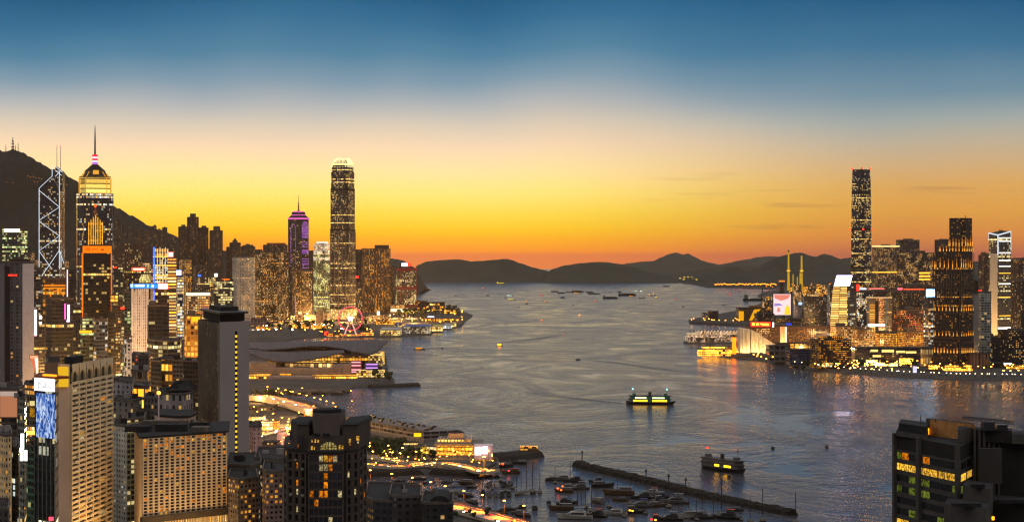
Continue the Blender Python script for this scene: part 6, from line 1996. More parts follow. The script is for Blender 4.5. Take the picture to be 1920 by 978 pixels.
# clock tower (a shaft with floodlight colours put into its faces, one glowing)
o = P(1469, 642, 3700)
r_ = thing('clock_tower', 'square shaft floodlit pink, gold and white in front of the long brown block', 'clock tower', (o.x, o.y, LZ))
h_ = zz(612, 3700)
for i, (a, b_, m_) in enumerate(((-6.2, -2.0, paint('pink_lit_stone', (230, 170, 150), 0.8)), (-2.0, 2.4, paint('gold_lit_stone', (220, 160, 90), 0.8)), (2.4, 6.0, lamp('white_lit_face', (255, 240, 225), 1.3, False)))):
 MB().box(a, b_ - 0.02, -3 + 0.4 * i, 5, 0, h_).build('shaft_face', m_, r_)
MB().prism(ngon(4, 8, math.pi / 4), h_, h_ + 4, ngon(4, 2, math.pi / 4), 0, 0).build('shaft_cap', ROOF, r_)
flood('clock_tower_floodlight', (o.x - 2, o.y - 14, 8), (o.x - 2, o.y, 34), (8, 3), 16000, (255, 180, 110))
# windowless wedge of the culture centre, uplit
o = P(1420, 660, 3420)
r_ = thing('concert_hall', 'windowless sweeping wedge-shaped hall, pale tiles lit from below', 'concert hall', (o.x, o.y, LZ))
f_ = lambda x, y, w: (XD(x, 3420) - o.x, w, zz(y, 3420))
TILE = paint('pale_tile', (196, 178, 150), 0.6, 0, 0.08)
def hall(name, pts, w0, w1):
 mb = MB()
 a = [f_(x, y, w0) for x, y in pts]
 b_ = [f_(x, y, w1) for x, y in pts]
 mb.face(a); mb.face(b_[::-1])
 for i in range(len(a)):
  j = (i + 1) % len(a)
  mb.face([a[j], a[i], b_[i], b_[j]])
 return mb.build(name, TILE, r_)
hall('tall_wing', [(1388, 661), (1406.5, 661), (1406.5, 617.5), (1388, 615.5)], 0, 40)
sw = [(1409, 661), (1441.5, 661), (1441.5, 648), (1454, 646.5), (1447, 641), (1438, 635.5), (1428, 629), (1420, 623), (1409, 618)]
hall('sweeping_wing', sw, 6, 52)
hall('link_wall', [(1406.5, 661), (1409, 661), (1409, 619), (1406.5, 619)], 14, 40)
mb = MB()
for x, y in ((1393, 617), (1400, 618), (1417, 623), (1424, 627), (1431, 631.5)):
 a = f_(x, 661, (0 if x < 1406 else 6) - 1.0); b_ = f_(x, y, (0 if x < 1406 else 6) - 1.0)
 mb.bar(a, b_, 0.9, 5)
mb.build('wall_fin', TILE, r_)
for x in (1390, 1397, 1403, 1412, 1420, 1428, 1436):
 p_ = P(x, 661, 3420)
 flood('hall_uplight', (p_.x, 3420 - 9, 5.5), (p_.x, 3420 + 6, 24), (4, 2), 3200, (255, 214, 140), R(120))
# star ferry pier, its clock and the quay sheds
QUAY = 'low waterfront buildings of the far quay'
def quay(lab, x0, x1, y0, y1, D, style, name='quay_building', cat='waterfront building', depth=20, roof=None, **kw):
 """y1 is where it stands"""
 T_ = Tower(name, lab, cat, x0, x1, y0, D, 0.0, 0, LZ, depth, QUAY)
 T_.body(facade(style, **kw), 0, T_.h, 1.0, None, None, 'building_body', roof or ROOF_DARK)
 T_.band(T_.h - 0.5, 1.0, ROOF, 0.9, 'eave')
 return T_
quay('ferry pier shed glowing orange, upper of two fingers', 1318, 1385, 649, 661, 3560, 'amber_shops', 'pier_shed', 'ferry pier', 26, power=3.0)
quay('ferry pier shed glowing orange, lower and longer finger', 1309, 1372, 655, 664, 3440, 'amber_shops', 'pier_shed', 'ferry pier', 22, power=4.0)
o = P(1376.5, 655, 3520)
r_ = thing('pier_clock_tower', 'slender orange-lit tower on the ferry pier', 'clock tower', (o.x, o.y, LZ))
MB().box(-3, 3, -3, 3, 0, zz(632, 3520)).build('tower_shaft', lamp('orange_lit_stone', (255, 110, 10), 4.0, False), r_)  # orange floodlight put in as the shaft's own glow
MB().prism(ngon(4, 4.6, math.pi / 4), zz(632, 3520), zz(627, 3520), ngon(4, 0.3, math.pi / 4), 0, 0).build('tower_cap', ROOF_DARK, r_)
# cruise terminal with a lit ship-like mall
o = P(1335, 640, 4020)
r_ = thing('cruise_terminal', 'long pier terminal covered in strings of coloured lights, pointing left into the harbour', 'ferry terminal', (o.x, o.y, 2))
fx = lambda x, D=4020: XD(x, D) - o.x
for i, (x0, x1, y0, y1) in enumerate(((1290, 1388, 632, 642), (1293, 1388, 626, 632), (1310, 1388, 622, 626))):
 mb = MB()
 mb.box(fx(x0), fx(x1), -2 + 3 * i, 70, ZD(y1, 4020) - 2 if i else 1.5, ZD(y0, 4020) - 2 - 0.05)
 mb.build('terminal_deck', facade('shop_front', cw=2.3, ch=3.1, lit=0.4, power=0.8, a=(255, 190, 90), b=(255, 226, 210), wall=(96, 84, 78), zone=0.8), r_)
mb = MB()
mb.prism([(fx(1283), 20), (fx(1292), -4), (fx(1388), -6), (fx(1388), 74), (fx(1292), 72)], -3, 1.5, None, 0, 0)
mb.build('pier_apron', SEAWALL, r_)
mb = MB()
for x in range(1296, 1386, 6):
 mb.bar((fx(x), 10, ZD(622, 4020) - 2), (fx(x), 10, ZD(619.5, 4020) - 2), 1.5, 5)
mb.build('roof_plant', DARKSTEEL, r_)
# museum of art etc.
quay('pale grey museum block with a vertical light, right of the sweeping hall', 1442, 1482, 648, 688, 3260, 'grey_office', depth=40, wall=(88, 80, 74), lit=0.02, cw=9, ch=9)
quay('slate-blue blank museum block right of the pale grey one', 1481, 1532, 655, 692, 3160, 'navy_glass', depth=40, wall=(56, 58, 84), lit=0.0)
quay('low dark block with a yellow lit strip behind the museum blocks', 1455, 1530, 643, 655, 3420, 'amber_shops', depth=30, wall=(60, 50, 46), lit=0.3, cw=8)
T = Tower('hotel', 'dark waterfront hotel speckled with small amber rooms', 'hotel', 1524, 1600, 638, 3060, 0.16, 18, LZ, None, QUAY)
hm = facade('hotel_rooms', wall=(52, 40, 36), glass=(26, 20, 18), lit=0.34, cw=3.4, ch=3.1, power=1.0)
T.body(hm)
T.parapet()
MB().prism(T.rect(0.6), T.h, T.z(631), None, 0, 1).build('roof_storey', [hm, ROOF_DARK], T.root)
T.front_rect(0.0, 0.45, 3, 9, facade('shop_front', power=1.2), 0.8, 'lobby_glazing')
quay('grey cube with a lit rim above the dark waterfront hotel', 1532, 1551, 616, 634, 3380, 'grey_office', depth=20, wall=(150, 134, 126), lit=0.0)
quay('long grey mall block with cream lit strips, right of the dark waterfront hotel', 1603, 1758, 652, 690, 3250, 'grey_office', depth=50, wall=(84, 74, 74), lit=0.04)
for i, (x0, x1, y0, y1) in enumerate(((1632, 1646, 655, 659), (1653, 1676, 655, 660), (1680, 1697, 657, 661), (1698, 1718, 658, 662), (1636, 1652, 665, 669))):
 sign('lit_window_strip', 'cream lit window strip of the long grey mall, %s' % ('leftmost of the upper row', 'second of the upper row', 'third of the upper row', 'rightmost of the upper row', 'alone in the lower row')[i], 'window strip', x0, x1, y0, y1, 3240, lamp('cream_strip', (255, 214, 120), 1.5, False), None, 0.8, None, False)
for i, (x0, x1, y0, y1, D, m_, lab) in enumerate(((1627, 1641, 674, 693, 3150, 'shop_front', 'square shop front blazing gold on the far quay'), (1642, 1658, 679, 693, 3140, None, 'white-pink screen between two golden shop fronts'), (1659, 1684, 680, 696, 3130, 'shop_front', 'wide golden shop front right of the white-pink screen'),
             (1689, 1712, 671, 680, 3180, 'amber_shops', 'amber restaurant floor above the quay, left of the white statue light'), (1690, 1707, 688, 700, 3090, 'amber_shops', 'low amber shop row behind the white statue light'))):
 if m_:
  quay(lab, x0, x1, y0, y1, D, m_, depth=14, power=8.0, lit=0.85)
 else:
  sign('quay_screen', lab, 'screen', x0, x1, y0, y1, D, lamp('pinkish_screen', (255, 226, 196), 2.6), None, 1.0)
quay('colonnaded gold-lit podium left of the stepped tower', 1731, 1758, 654, 690, 3120, 'gold_bands', depth=20, cw=4.2, ch=15, mx=0.2, sill=0.3, head=0.95, lit=0.3, wall=(150, 118, 84), power=0.6)
quay('long low pavilion with white and gold shop windows below the stepped tower', 1725, 1770, 694, 704, 3000, 'shop_front', depth=14, power=9.0, lit=0.85)
quay('low quay pavilion with dimmer amber windows, right of the white and gold one', 1771, 1824, 691, 704, 3000, 'amber_shops', depth=14, power=6.0, lit=0.5)
quay('gold-lit terrace above the quay pavilions', 1745, 1822, 684, 691, 3035, 'amber_shops', depth=14, lit=0.65, power=4.0)
quay('podium with tall bronze columns at the right foot of the stepped tower', 1820, 1856, 662, 700, 3060, 'gold_bands', depth=24, cw=5.4, ch=40, mx=0.3, sill=0.02, head=0.98, lit=0.2, wall=(104, 76, 58), power=0.5)
quay('low dark quay hall with a white lit strip at the right edge', 1862, 1900, 680, 700, 3080, 'dark_flats', depth=24, wall=(40, 36, 36), lit=0.1)
sign('light_bar', 'white light bar on the dark quay hall at the right edge', 'sign', 1882, 1897, 680, 683.5, 3070, WHITE_LIGHT, None, 0.8, None, False)
sign('light_bar', 'blue-lit hoarding on the quay at the right edge', 'sign', 1873, 1892, 697, 704, 2960, lamp('hoarding_blue', (40, 60, 130), 0.8, False), None, 0.8, None, False)
quay('amber-lit low shops at the right edge of the far quay', 1893, 1935, 684, 700, 3050, 'amber_shops', depth=20, lit=0.4)
sign('quay_light', 'white-violet glowing statue light on the far quay', 'lamp', 1711, 1718.5, 686, 701, 2960, lamp('statue_white', (220, 215, 255), 1.1), None, 2.5, None, False)
# west side: screen wall, gold museum, low dark land
sign('media_wall', 'huge upright screen wall with pink, violet and amber shapes, left of the tilted screen', 'screen', 1450, 1482.5, 551, 590, 4950, (lambda: None)() or lamp('media_wall_pale', (250, 214, 214), 1.25), DARKSTEEL, 2.0, None, True)
mw = bpy.data.objects['media_wall']
mb = MB()
w_ = 32.5 * 4950 / F / 2
h_ = 39 * 4950 / F
mb.face([(w_ * 0.25, -2.1, h_ * 0.02), (w_ * 0.98, -2.1, h_ * 0.02), (w_ * 0.9, -2.1, h_ * 0.3), (w_ * 0.62, -2.1, h_ * 0.52), (w_ * 0.35, -2.1, h_ * 0.3)])
mb.build('amber_shape', lamp('media_amber', (255, 190, 40), 1.5, False), mw)
mb = MB()
mb.face([(-w_ * .95, -2.1, h_ * 0.97), (-w_ * .85, -2.1, h_ * 0.8), (-w_ * .1, -2.1, h_ * 0.68), (w_ * .7, -2.1, h_ * 0.78), (w_ * .95, -2.1, h_ * 0.97)])
mb.face([(-w_ * .6, -2.1, h_ * 0.15), (-w_ * .2, -2.1, h_ * 0.15), (-w_ * .3, -2.1, h_ * 0.34), (-w_ * .5, -2.1, h_ * 0.36)])
mb.build('coral_shape', lamp('media_coral', (244, 140, 120), 1.0, False), mw)
mb = MB()
mb.face([(-w_ * .9, -2.12, h_ * 0.42), (w_ * .1, -2.12, h_ * 0.46), (-w_ * .3, -2.12, h_ * 0.56), (-w_ * .9, -2.12, h_ * 0.55)])
mb.build('violet_shape', lamp('media_violet', (170, 150, 230), 0.9, False), mw)
T = quay('blocky museum washed in amber light at the water, left of the screen wall', 1385, 1433, 577, 594, 5250, 'grey_office', 'museum_building', 'museum', 70, wall=(104, 76, 44), lit=0.0)
MB().prism([(-T.b * .08, -T.a / 2 - 0.6), (T.b * .4, -T.a / 2 - 0.6), (T.b * .4, -T.a / 2 + 20), (-T.b * .08, -T.a / 2 + 20)], T.h, T.h + 6, None, 0, 0).build('roof_storey', paint('amber_stone', (120, 84, 48), 0.8), T.root)
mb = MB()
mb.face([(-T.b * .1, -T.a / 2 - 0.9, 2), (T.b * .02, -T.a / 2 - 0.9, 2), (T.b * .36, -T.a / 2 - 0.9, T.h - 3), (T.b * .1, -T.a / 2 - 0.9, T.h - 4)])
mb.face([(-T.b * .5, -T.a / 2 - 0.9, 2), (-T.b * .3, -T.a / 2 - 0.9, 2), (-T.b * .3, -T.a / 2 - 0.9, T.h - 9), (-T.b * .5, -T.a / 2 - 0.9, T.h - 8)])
mb.build('lit_wall', lamp('amber_wash', (255, 176, 16), 0.95, False), T.root)  # amber light on the wall put in as glowing faces
quay('dark reddish low block right of the amber museum', 1432, 1448, 581, 596, 5200, 'dark_flats', depth=40, wall=(60, 40, 36), lit=0.1)
quay('two dark red funnel-like blocks on the tip of the low land', 1329, 1347, 583, 594, 5300, 'red_dots', depth=25, lit=0.05, wall=(60, 44, 46))
quay('slim pale-lit block on the tip of the low land', 1317, 1328, 586, 596, 5280, 'grey_office', depth=25, lit=0.1)
quay('pale lit dome-like pavilion right of the screen wall', 1491, 1508, 572, 590, 4900, 'white_grid', depth=30, wall=(170, 150, 150), lit=0.02)
sign('rooftop_sign', 'pale blue glow on the pavilion right of the screen wall', 'sign', 1497, 1506, 566, 571.5, 4890, lamp('pale_blue_glow', (190, 220, 255), 1.2, False), None, 1, None, False)
quay('dark block with scattered cool windows right of the screen wall', 1508, 1560, 556, 600, 4850, 'dark_flats', depth=50, wall=(46, 44, 42), lit=0.14, b=COOL)
quay('long dark block behind the screen wall', 1420, 1452, 588, 606, 4700, 'dark_flats', depth=50, wall=(48, 42, 40), lit=0.06)
quay('dark quay block between the brown mall and the museum', 1452, 1560, 597, 612, 4500, 'dark_flats', depth=60, wall=(42, 40, 40), lit=0.05)
kow('slim dark tower at the left foot of the tallest far tower', 1600, 1612, 556, 5200, 'navy_glass', 0.3, 28, wall=(44, 44, 50), lit=0.12)
# city behind the low land: many small lit blocks
CITY = 'small lit blocks of the city behind the low land'
cw = random.Random(21)
names_ = ['first', 'second', 'third', 'fourth', 'fifth', 'sixth', 'seventh', 'eighth', 'ninth', 'tenth', 'eleventh', 'twelfth', 'thirteenth', 'fourteenth', 'fifteenth', 'sixteenth']
for row_, (D, ya, x_a, x_b, n, desc) in enumerate(((7800, 537, 1480, 1600, 14, 'in the far row towards the bridge'), (6400, 549, 1488, 1600, 14, 'in the near row towards the bridge'), (5600, 560, 1430, 1452, 3, 'left of the screen wall'))):
 for k in range(n):
  x = x_a + (x_b - x_a) * k / n
  w_ = cw.uniform(5, 10)
  simple('city_block', 'small block with amber lamps %s, %s from the left' % (desc, names_[k]), 'city block', x, x + w_, ya + cw.uniform(-5, 3), D + cw.uniform(0, 200), cw.choice(('amber_shops', 'lively_flats', 'dark_flats', 'port_shed')), 0.3, 26, CITY, roof=None, lit=cw.uniform(0.2, 0.6), power=2.0)
# cable-stayed bridge towers behind the port
for x, yt, lab in ((1478.5, 470, 'left needle-like bridge tower lit yellow, a little taller'), (1503, 476, 'right needle-like bridge tower lit yellow, with a small cap')):
 o = P(x, 528, 9800)
 r_ = thing('bridge_tower', lab, 'bridge tower', (o.x, o.y, LZ), 0, 'bridge towers behind the port')
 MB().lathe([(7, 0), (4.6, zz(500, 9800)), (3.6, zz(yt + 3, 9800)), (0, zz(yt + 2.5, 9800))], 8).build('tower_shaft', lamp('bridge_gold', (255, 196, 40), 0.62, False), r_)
 MB().lathe([(4.2, zz(yt + 2.5, 9800)), (4.2, zz(yt, 9800)), (1, zz(yt - 2, 9800)), (0, zz(yt - 2, 9800))], 8).build('tower_tip', DARKSTEEL, r_)
 MB().lathe([(9, zz(508, 9800)), (9, zz(506.5, 9800))], 8).build('work_platform', GOLD_LIGHT, r_)
for x, yt in ((1487, 514), (1495, 519), (1500, 511)):
 o = P(x, 528, 9600)
 r_ = thing('crane', 'lit yellow dockside crane between the bridge towers, %s' % {1487: 'left of three', 1495: 'middle of three', 1500: 'right of three'}[x], 'crane', (o.x, o.y, LZ), 0, 'dockside cranes')
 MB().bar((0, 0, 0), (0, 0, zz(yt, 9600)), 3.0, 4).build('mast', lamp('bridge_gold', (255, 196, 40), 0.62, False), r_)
 MB().bar((-6, 0, zz(yt + 1, 9600)), (22, 0, zz(yt - 1, 9600)), 1.6, 4).build('jib', DARKSTEEL, r_)
o = P(1466, 540, 8200)
r_ = thing('control_tower', 'dark square tower with a red-amber lamp in front of the bridge', 'tower', (o.x, o.y, LZ))
MB().box(-9, 9, -9, 9, 0, zz(528, 8200)).build('tower_shaft', paint('pier_silhouette', (58, 48, 44)), r_)
MB().box(-11, 11, -11, 11, zz(528, 8200), zz(525.5, 8200)).build('lamp_room', lamp('port_amber', (255, 140, 40), 1.4, False), r_)
# ================================================================== waterfront of the island
def wpt(px, py, D):
 return P(px, py, D)


# --- convention centre: layered wing roofs over terraces
o = P(600, 720, 2800)
r = thing('convention_centre', 'convention hall on the water with grey layered wing-shaped roofs and gold-lit terraces', 'convention hall', (o.x, o.y, LZ))
def cc(px, py, D):
 return (XD(px, D) - o.x, D - o.y, ZD(py, D) - LZ)
WING = paint('wing_roof_metal', (64, 59, 61), 0.66, 0.0, 0.22, 0.06)
WING2 = paint('wing_roof_shade', (46, 42, 44), 0.66, 0.0, 0.22, 0.06)  # same roof metal with shade put into its colour
def curve(pts, n=28):
 out = []
 xs = [p_[0] for p_ in pts]
 for k in range(n + 1):
  x = xs[0] + (xs[-1] - xs[0]) * k / n
  out.append((x, interp(pts, x)))
 return out
def wing(name, top, bot, D0, D1, mat, thick=2.2, bulge=5):
 ct, cb = curve(top), curve(bot)
 rows_ = []
 for s_ in range(7):
  u = s_ / 6
  rows_.append([(lambda a, b_: (XD(a[0] + (b_[0] - a[0]) * u, D0 + (D1 - D0) * u) - o.x, D0 + (D1 - D0) * u - o.y,
          ZD(a[1] + (b_[1] - a[1]) * u, D0 + (D1 - D0) * u) - LZ + bulge * math.sin(math.pi * u)))(a, b_) for a, b_ in zip(ct, cb)])
 mb = MB()
 mb.sheet(rows_)
 mb.sheet([[(p_[0], p_[1], p_[2] - thick) for p_ in rw] for rw in rows_[::-1]])
 mb.sheet([rows_[-1], [(p_[0], p_[1], p_[2] - thick) for p_ in rows_[-1]]])
 mb.sheet([[(p_[0], p_[1], p_[2] - thick) for p_ in rows_[0]], rows_[0]])
 ends = [[rw[-1] for rw in rows_], [(rw[-1][0], rw[-1][1], rw[-1][2] - thick) for rw in rows_]]
 mb.sheet(ends)
 wo = mb.build(name, mat, r)
 sm = MB()
 for k in range(0, 29, 2):
  for q0, q1 in zip(rows_, rows_[1:]):
   sm.bar(Vector(q0[k]) + Vector((0, 0, .15)), Vector(q1[k]) + Vector((0, 0, .15)), 0.3, 3)
 sm.build('roof_seam_pattern', DARKSTEEL, wo)
 return wo
wing('upper_wing', [(462, 642), (480, 640.5), (500, 641), (560, 640), (640, 637.5), (700, 636.5), (720, 637), (728, 637.8)], [(466, 652), (500, 655), (540, 652), (575, 648), (610, 648), (640, 652), (665, 659), (690, 662), (704, 661.5), (712, 654), (720, 646), (728, 639)], 2990, 2900, WING, 1.6, 1)
wing('wing_soffit', [(500, 655.5), (540, 653), (575, 649.5), (610, 649.5), (640, 654), (650, 656)], [(500, 657), (540, 657), (575, 655.5), (610, 656), (640, 659), (650, 660)], 2915, 2908, paint('dark_recess', (30, 30, 32)), 1, 0)
wing('lower_wing', [(464, 656), (500, 657.5), (540, 658), (590, 657), (620, 657), (645, 659)], [(470, 662), (490, 671), (515, 676), (545, 677), (580, 673), (610, 667), (630, 662), (645, 660)], 2905, 2850, WING, 2, 3)
wing('side_wing', [(640, 655), (660, 659), (690, 661), (712, 650)], [(642, 664), (660, 665.5), (690, 664), (700, 662)], 2925, 2895, WING2, 2, 0)
def ccbox(name, x0, x1, y0, y1, D, dep, mat):
 mb = MB()
 a, b_ = cc(x0, y1, D), cc(x1, y0, D)
 mb.box(a[0], b_[0], a[1], a[1] + dep, max(0, a[2]), b_[2])
 return mb.build(name, mat, r)
HALLG = facade('amber_shops', wall=(56, 48, 44), lit=0.14, cw=4.5, ch=5, power=1.0)
ccbox('glass_hall', 500, 712, 662, 700, 2910, 70, [HALLG, ROOF_DARK])
ccbox('lit_gallery', 535, 655, 679, 692, 2868, 30, facade('shop_front', cw=6, ch=10, lit=0.45, row=0.2, power=1.2, wall=(70, 60, 52)))
TERR = facade('pale_office', wall=(120, 104, 98), glass=(60, 52, 50), cw=200, ch=3.2, mx=0.0, sill=0.55, head=0.9, lit=0.0, row=0.0)
ccbox('terrace_block', 462, 518, 680, 712, 2850, 60, [TERR, ROOF])
ccbox('terrace_block', 505, 640, 689, 706, 2838, 24, [TERR, ROOF])
ccbox('side_block', 622, 668, 683, 706, 2842, 40, [paint('terrace_stone', (124, 108, 100), 0.8), ROOF])
ccbox('shop_storey', 466, 504, 703, 713, 2806, 30, facade('amber_shops', power=1.8, lit=0.8))
ccbox('shop_storey', 524, 545, 701, 707, 2830, 7.5, facade('amber_shops', power=1.6, lit=0.7))
ccbox('shop_storey', 584, 668, 704, 714, 2810, 26, facade('amber_shops', power=1.8, lit=0.8, cw=3.5))
ccbox('promenade_block', 500, 590, 706, 716, 2804, 30, [paint('terrace_stone', (124, 108, 100)), ROOF])
ccbox('glass_prow', 668, 716, 662, 686, 2912, 60, facade('amber_shops', lit=0.6, cw=4, ch=4, power=1.3, a=(255, 200, 60)))
for y in (678, 684, 692, 696):
 ccbox('pink_light_band', 659, 676, y, y + 1.6, 2836, 3, lamp('pink_band', (255, 160, 170), 2.0, False))
ccbox('dark_screen_block', 658, 677, 676, 699, 2840, 8, paint('plum_panel', (90, 50, 66), 0.6))
ccbox('violet_block', 684, 709, 681, 694, 2838, 12, paint('violet_panel', (50, 44, 96), 0.6))
for y in (682, 688.5):
 ccbox('violet_light_band', 686, 708, y, y + 1.5, 2834, 3, lamp('violet_band', (215, 150, 255), 1.8, False))
ccbox('foyer', 668, 720, 694, 706, 2822, 20, facade('shop_front', lit=0.7, power=1.4, a=WRM))
ccbox('glass_link', 690, 716, 663, 682, 2900, 8, facade('shop_front', cw=3, ch=3.5, lit=0.55, power=1.1, a=(255, 190, 40)))

# --- ferris wheel
o = P(657, 597, 4300)
hz = o.z - LZ
r = thing('ferris_wheel', 'pink-lit observation wheel with a white square screen at its hub, on the island waterfront', 'ferris wheel', (o.x, o.y, LZ), R(0))
RAD = 25.5
PINKR = lamp('wheel_pink', (255, 70, 84), 1.7, False)
PINKP = lamp('wheel_pale', (255, 190, 170), 1.2, False)
for yoff in (-2, 2):
 mb = MB()
 for k in range(48):
  a0, a1 = 2 * math.pi * k / 48, 2 * math.pi * (k + 1) / 48
  mb.bar((RAD * math.cos(a0), yoff, hz + RAD * math.sin(a0)), (RAD * math.cos(a1), yoff, hz + RAD * math.sin(a1)), 0.95, 4)
 mb.build('rim', PINKR, r)
mb = MB()
for k in range(24):
 a = 2 * math.pi * k / 24
 mb.bar((0, 0, hz), (RAD * math.cos(a), 0, hz + RAD * math.sin(a)), 0.16, 3)
mb.build('spokes', lamp('wheel_spoke', (255, 120, 120), 0.7, False), r)
gond = None
for k in range(30):
 a = 2 * math.pi * k / 30
 if gond is None:
  gond = MB().lathe([(0, -1.4), (1.2, -1.0), (1.3, 0.4), (0.8, 1.3), (0, 1.5)], 8).build('gondola', paint('gondola_white', (200, 180, 180), 0.4), r)
  g_ = gond
 else:
  g_ = gond.copy(); COL.objects.link(g_); g_.parent = r
 g_.location = ((RAD + 1.6) * math.cos(a), 0, hz + (RAD + 1.6) * math.sin(a))
for sx in (-1, 1):
 for sy in (-1, 1):
  MB().bar((0, sy * 2.5, hz), (sx * 14, sy * 8, 0), 0.8, 5).build('leg', PINKP, r)
MB().box(-4.5, 4.5, -3.6, -3.0, hz - 4.5, hz + 4.5).build('hub_screen', lamp('hub_screen', (236, 236, 255), 3.2), r)
MB().lathe([(0, hz - 2), (2.5, hz - 2), (2.5, hz + 2), (0, hz + 2)], 10).build('hub', DARKSTEEL, r)
MB().box(-20, 20, -9, 9, 0, 3.5).build('boarding_platform', facade('amber_shops', lit=0.8, power=1.8, a=(255, 90, 60), b=WRM), r)

# --- low buildings along the island shore
SHORE = 'low buildings along the island shore'
def shore(lab, x0, x1, y0, yb_, style, name='waterfront_building', cat='waterfront building', depth=24, **kw):
 D = F * (H - LZ) / (yb_ - YH) if yb_ < 1000 else yb_
 T_ = Tower(name, lab, cat, x0, x1, y0, D, 0.0, 0, LZ, depth, SHORE)
 T_.body(facade(style, **kw), 0, T_.h, 1.0, None, None, 'building_body', ROOF_DARK)
 T_.band(T_.h - 0.5, 1.0, ROOF, 0.8, 'eave')
 return T_
shore('pinkish blank podium left of the gold-lit civic hall', 470, 501, 597, 612, 'grey_office', depth=50, wall=(140, 108, 100), lit=0.03, cw=8)
shore('low dull terrace with lamp specks right of the pinkish podium', 500, 546, 600, 611, 'warm_office', depth=40, lit=0.35)
shore('small box lit bright yellow left of the grey civic block', 545, 552.5, 591, 603, 'shop_front', depth=14, a=(255, 210, 40), power=1.8, lit=1.0)
shore('plain grey civic block beside the yellow box', 553, 570, 588.5, 604, 'grey_office', depth=40, wall=(104, 88, 78), lit=0.02)
shore('gold-lit glazed civic hall in front of the green-tinted tower', 570, 592, 590, 604.5, 'shop_front', depth=40, cw=3.2, ch=5, lit=0.9, row=0.8, power=1.9)
shore('brown slab with a pale end right of the gold-lit hall', 592, 606, 584, 605, 'dark_flats', depth=30, wall=(92, 76, 70), lit=0.03)
shore('cream end block left of the lit mall floors', 606, 614, 587, 604, 'grey_office', depth=30, wall=(168, 136, 108), lit=0.02)
shore('long amber-lit arcade behind the waterfront trees, left half', 548, 577, 607.5, 615, 'amber_shops', depth=20, lit=0.8, power=2.0, a=(255, 120, 20))
shore('long amber-lit arcade behind the waterfront trees, right half', 583, 611, 608.5, 616, 'amber_shops', depth=20, lit=0.8, power=2.0, a=(255, 120, 20))
shore('low orange roadside sheds at the left end of the shore', 480, 506, 612.5, 618, 'amber_shops', depth=14, lit=0.6, power=1.6, a=(255, 110, 16))
shore('reddish fairground booths left of the wheel', 612, 640, 624, 631, 'amber_shops', depth=12, lit=0.8, power=2.0, a=(255, 60, 40))
shore('reddish fairground booths right of the wheel', 676, 700, 622, 629, 'amber_shops', depth=12, lit=0.8, power=1.8, a=(255, 70, 40))
sign('fair_sign', 'round red glowing fair sign left of the wheel', 'sign', 608.5, 615.5, 621, 628, 4300, lamp('fair_red', (255, 60, 30), 3.0), None, 1, None, False)
shore('low office block with gold windows below the hotel slab', 665, 690, 593, 607, 'warm_office', depth=30, lit=0.6, power=1.3)
shore('long low office block with gold windows, under the hotel slab', 690, 731, 590, 605, 'warm_office', depth=30, lit=0.45, power=1.3)
sign('quay_screen', 'small white upright screen under the hotel slab', 'screen', 707, 712, 583.5, 590, 5000, WHITE_LIGHT, None, 1, None, True)
T = shore('orange-lit block with one bright cream light band below the red-banded tower', 732, 759, 571, 588, 'grey_office', depth=30, wall=(190, 140, 84), lit=0.0)  # orange light put into the wall colour
T.front_rect(0.02, 0.98, T.z(584), T.z(578.5), lamp('cream_band', (255, 236, 196), 2.0), 0.8, 'light_band')
shore('brown terminal with amber lamps behind the orange-lit block', 758, 800, 564, 583, 'port_shed', depth=60, lit=0.45, wall=(74, 60, 46), cw=6)
shore('brown terminal end with a row of yellow lamps along its foot', 799, 834, 566.5, 583.5, 'port_shed', depth=60, lit=0.3, wall=(64, 52, 42), cw=6, ch=9)
shore('low dim jetty building beyond the brown terminal', 832, 858, 581, 588, 'port_shed', depth=14, lit=0.4)
shore('amber-lit low sheds behind the piers, left of the dark trees', 705, 748, 600, 608, 'amber_shops', depth=20, lit=0.7, power=1.6)
shore('amber-lit low sheds behind the piers, right of the dark trees', 795, 860, 597, 603, 'amber_shops', depth=14, lit=0.3, power=1.6)
PIERS = 'ferry piers of the island'
def pier(lab, x0, x1, y0, y1, style, roofmat, **kw):
 D_ = F * (H - 3) / (y1 - YH)
 o_ = P((x0 + x1) / 2, y1, D_)
 r_ = thing('ferry_pier', lab, 'ferry pier', (o_.x, o_.y, 0), 0, PIERS)
 w_ = (x1 - x0) * D_ / F / 2
 h_ = ZD(y0, D_)
 MB().box(-w_, w_, 0, 70, -2, 3.2).build('deck', SEAWALL, r_)
 MB().box(-w_ + 1, w_ - 1, 1, 60, 3.22, h_ - 4).build('pier_hall', facade(style, **kw), r_)
 mb_ = MB()
 mb_.prism([(-w_ - 1, -1), (w_ + 1, -1), (w_ + 1, 64), (-w_ - 1, 64)], h_ - 4, h_, [(-w_ + 3, 6), (w_ - 3, 6), (w_ - 3, 56), (-w_ + 3, 56)], 0, 0, True)
 mb_.build('pier_roof', roofmat, r_)
 mb_ = MB()
 n_ = max(4, int(w_ / 2))
 for k in range(n_ + 1):
  mb_.bar((-w_ + 2 * w_ * k / n_, 0.4, 3.2), (-w_ + 2 * w_ * k / n_, 0.4, h_ - 4), 0.4, 4)
 mb_.build('columns', paint('pier_column', (170, 160, 140), 0.7), r_)
pier('ferry pier with a pale grey roof and cream lamps, leftmost of the row', 712, 751, 615, 629.5, 'shop_front', paint('pale_grey_roof', (130, 126, 116), 0.6), power=1.0, lit=0.5)
pier('ferry pier with a deep blue roof and colonnade', 757, 807, 609, 625.5, 'shop_front', paint('deep_blue_roof', (44, 56, 110), 0.5), power=0.9, lit=0.5, a=(230, 220, 200))
pier('ferry pier lit yellow with white lamps, right of the blue roof', 809, 830, 610, 621, 'shop_front', paint('yellow_roof', (150, 130, 60), 0.6), power=2.0, lit=0.9)
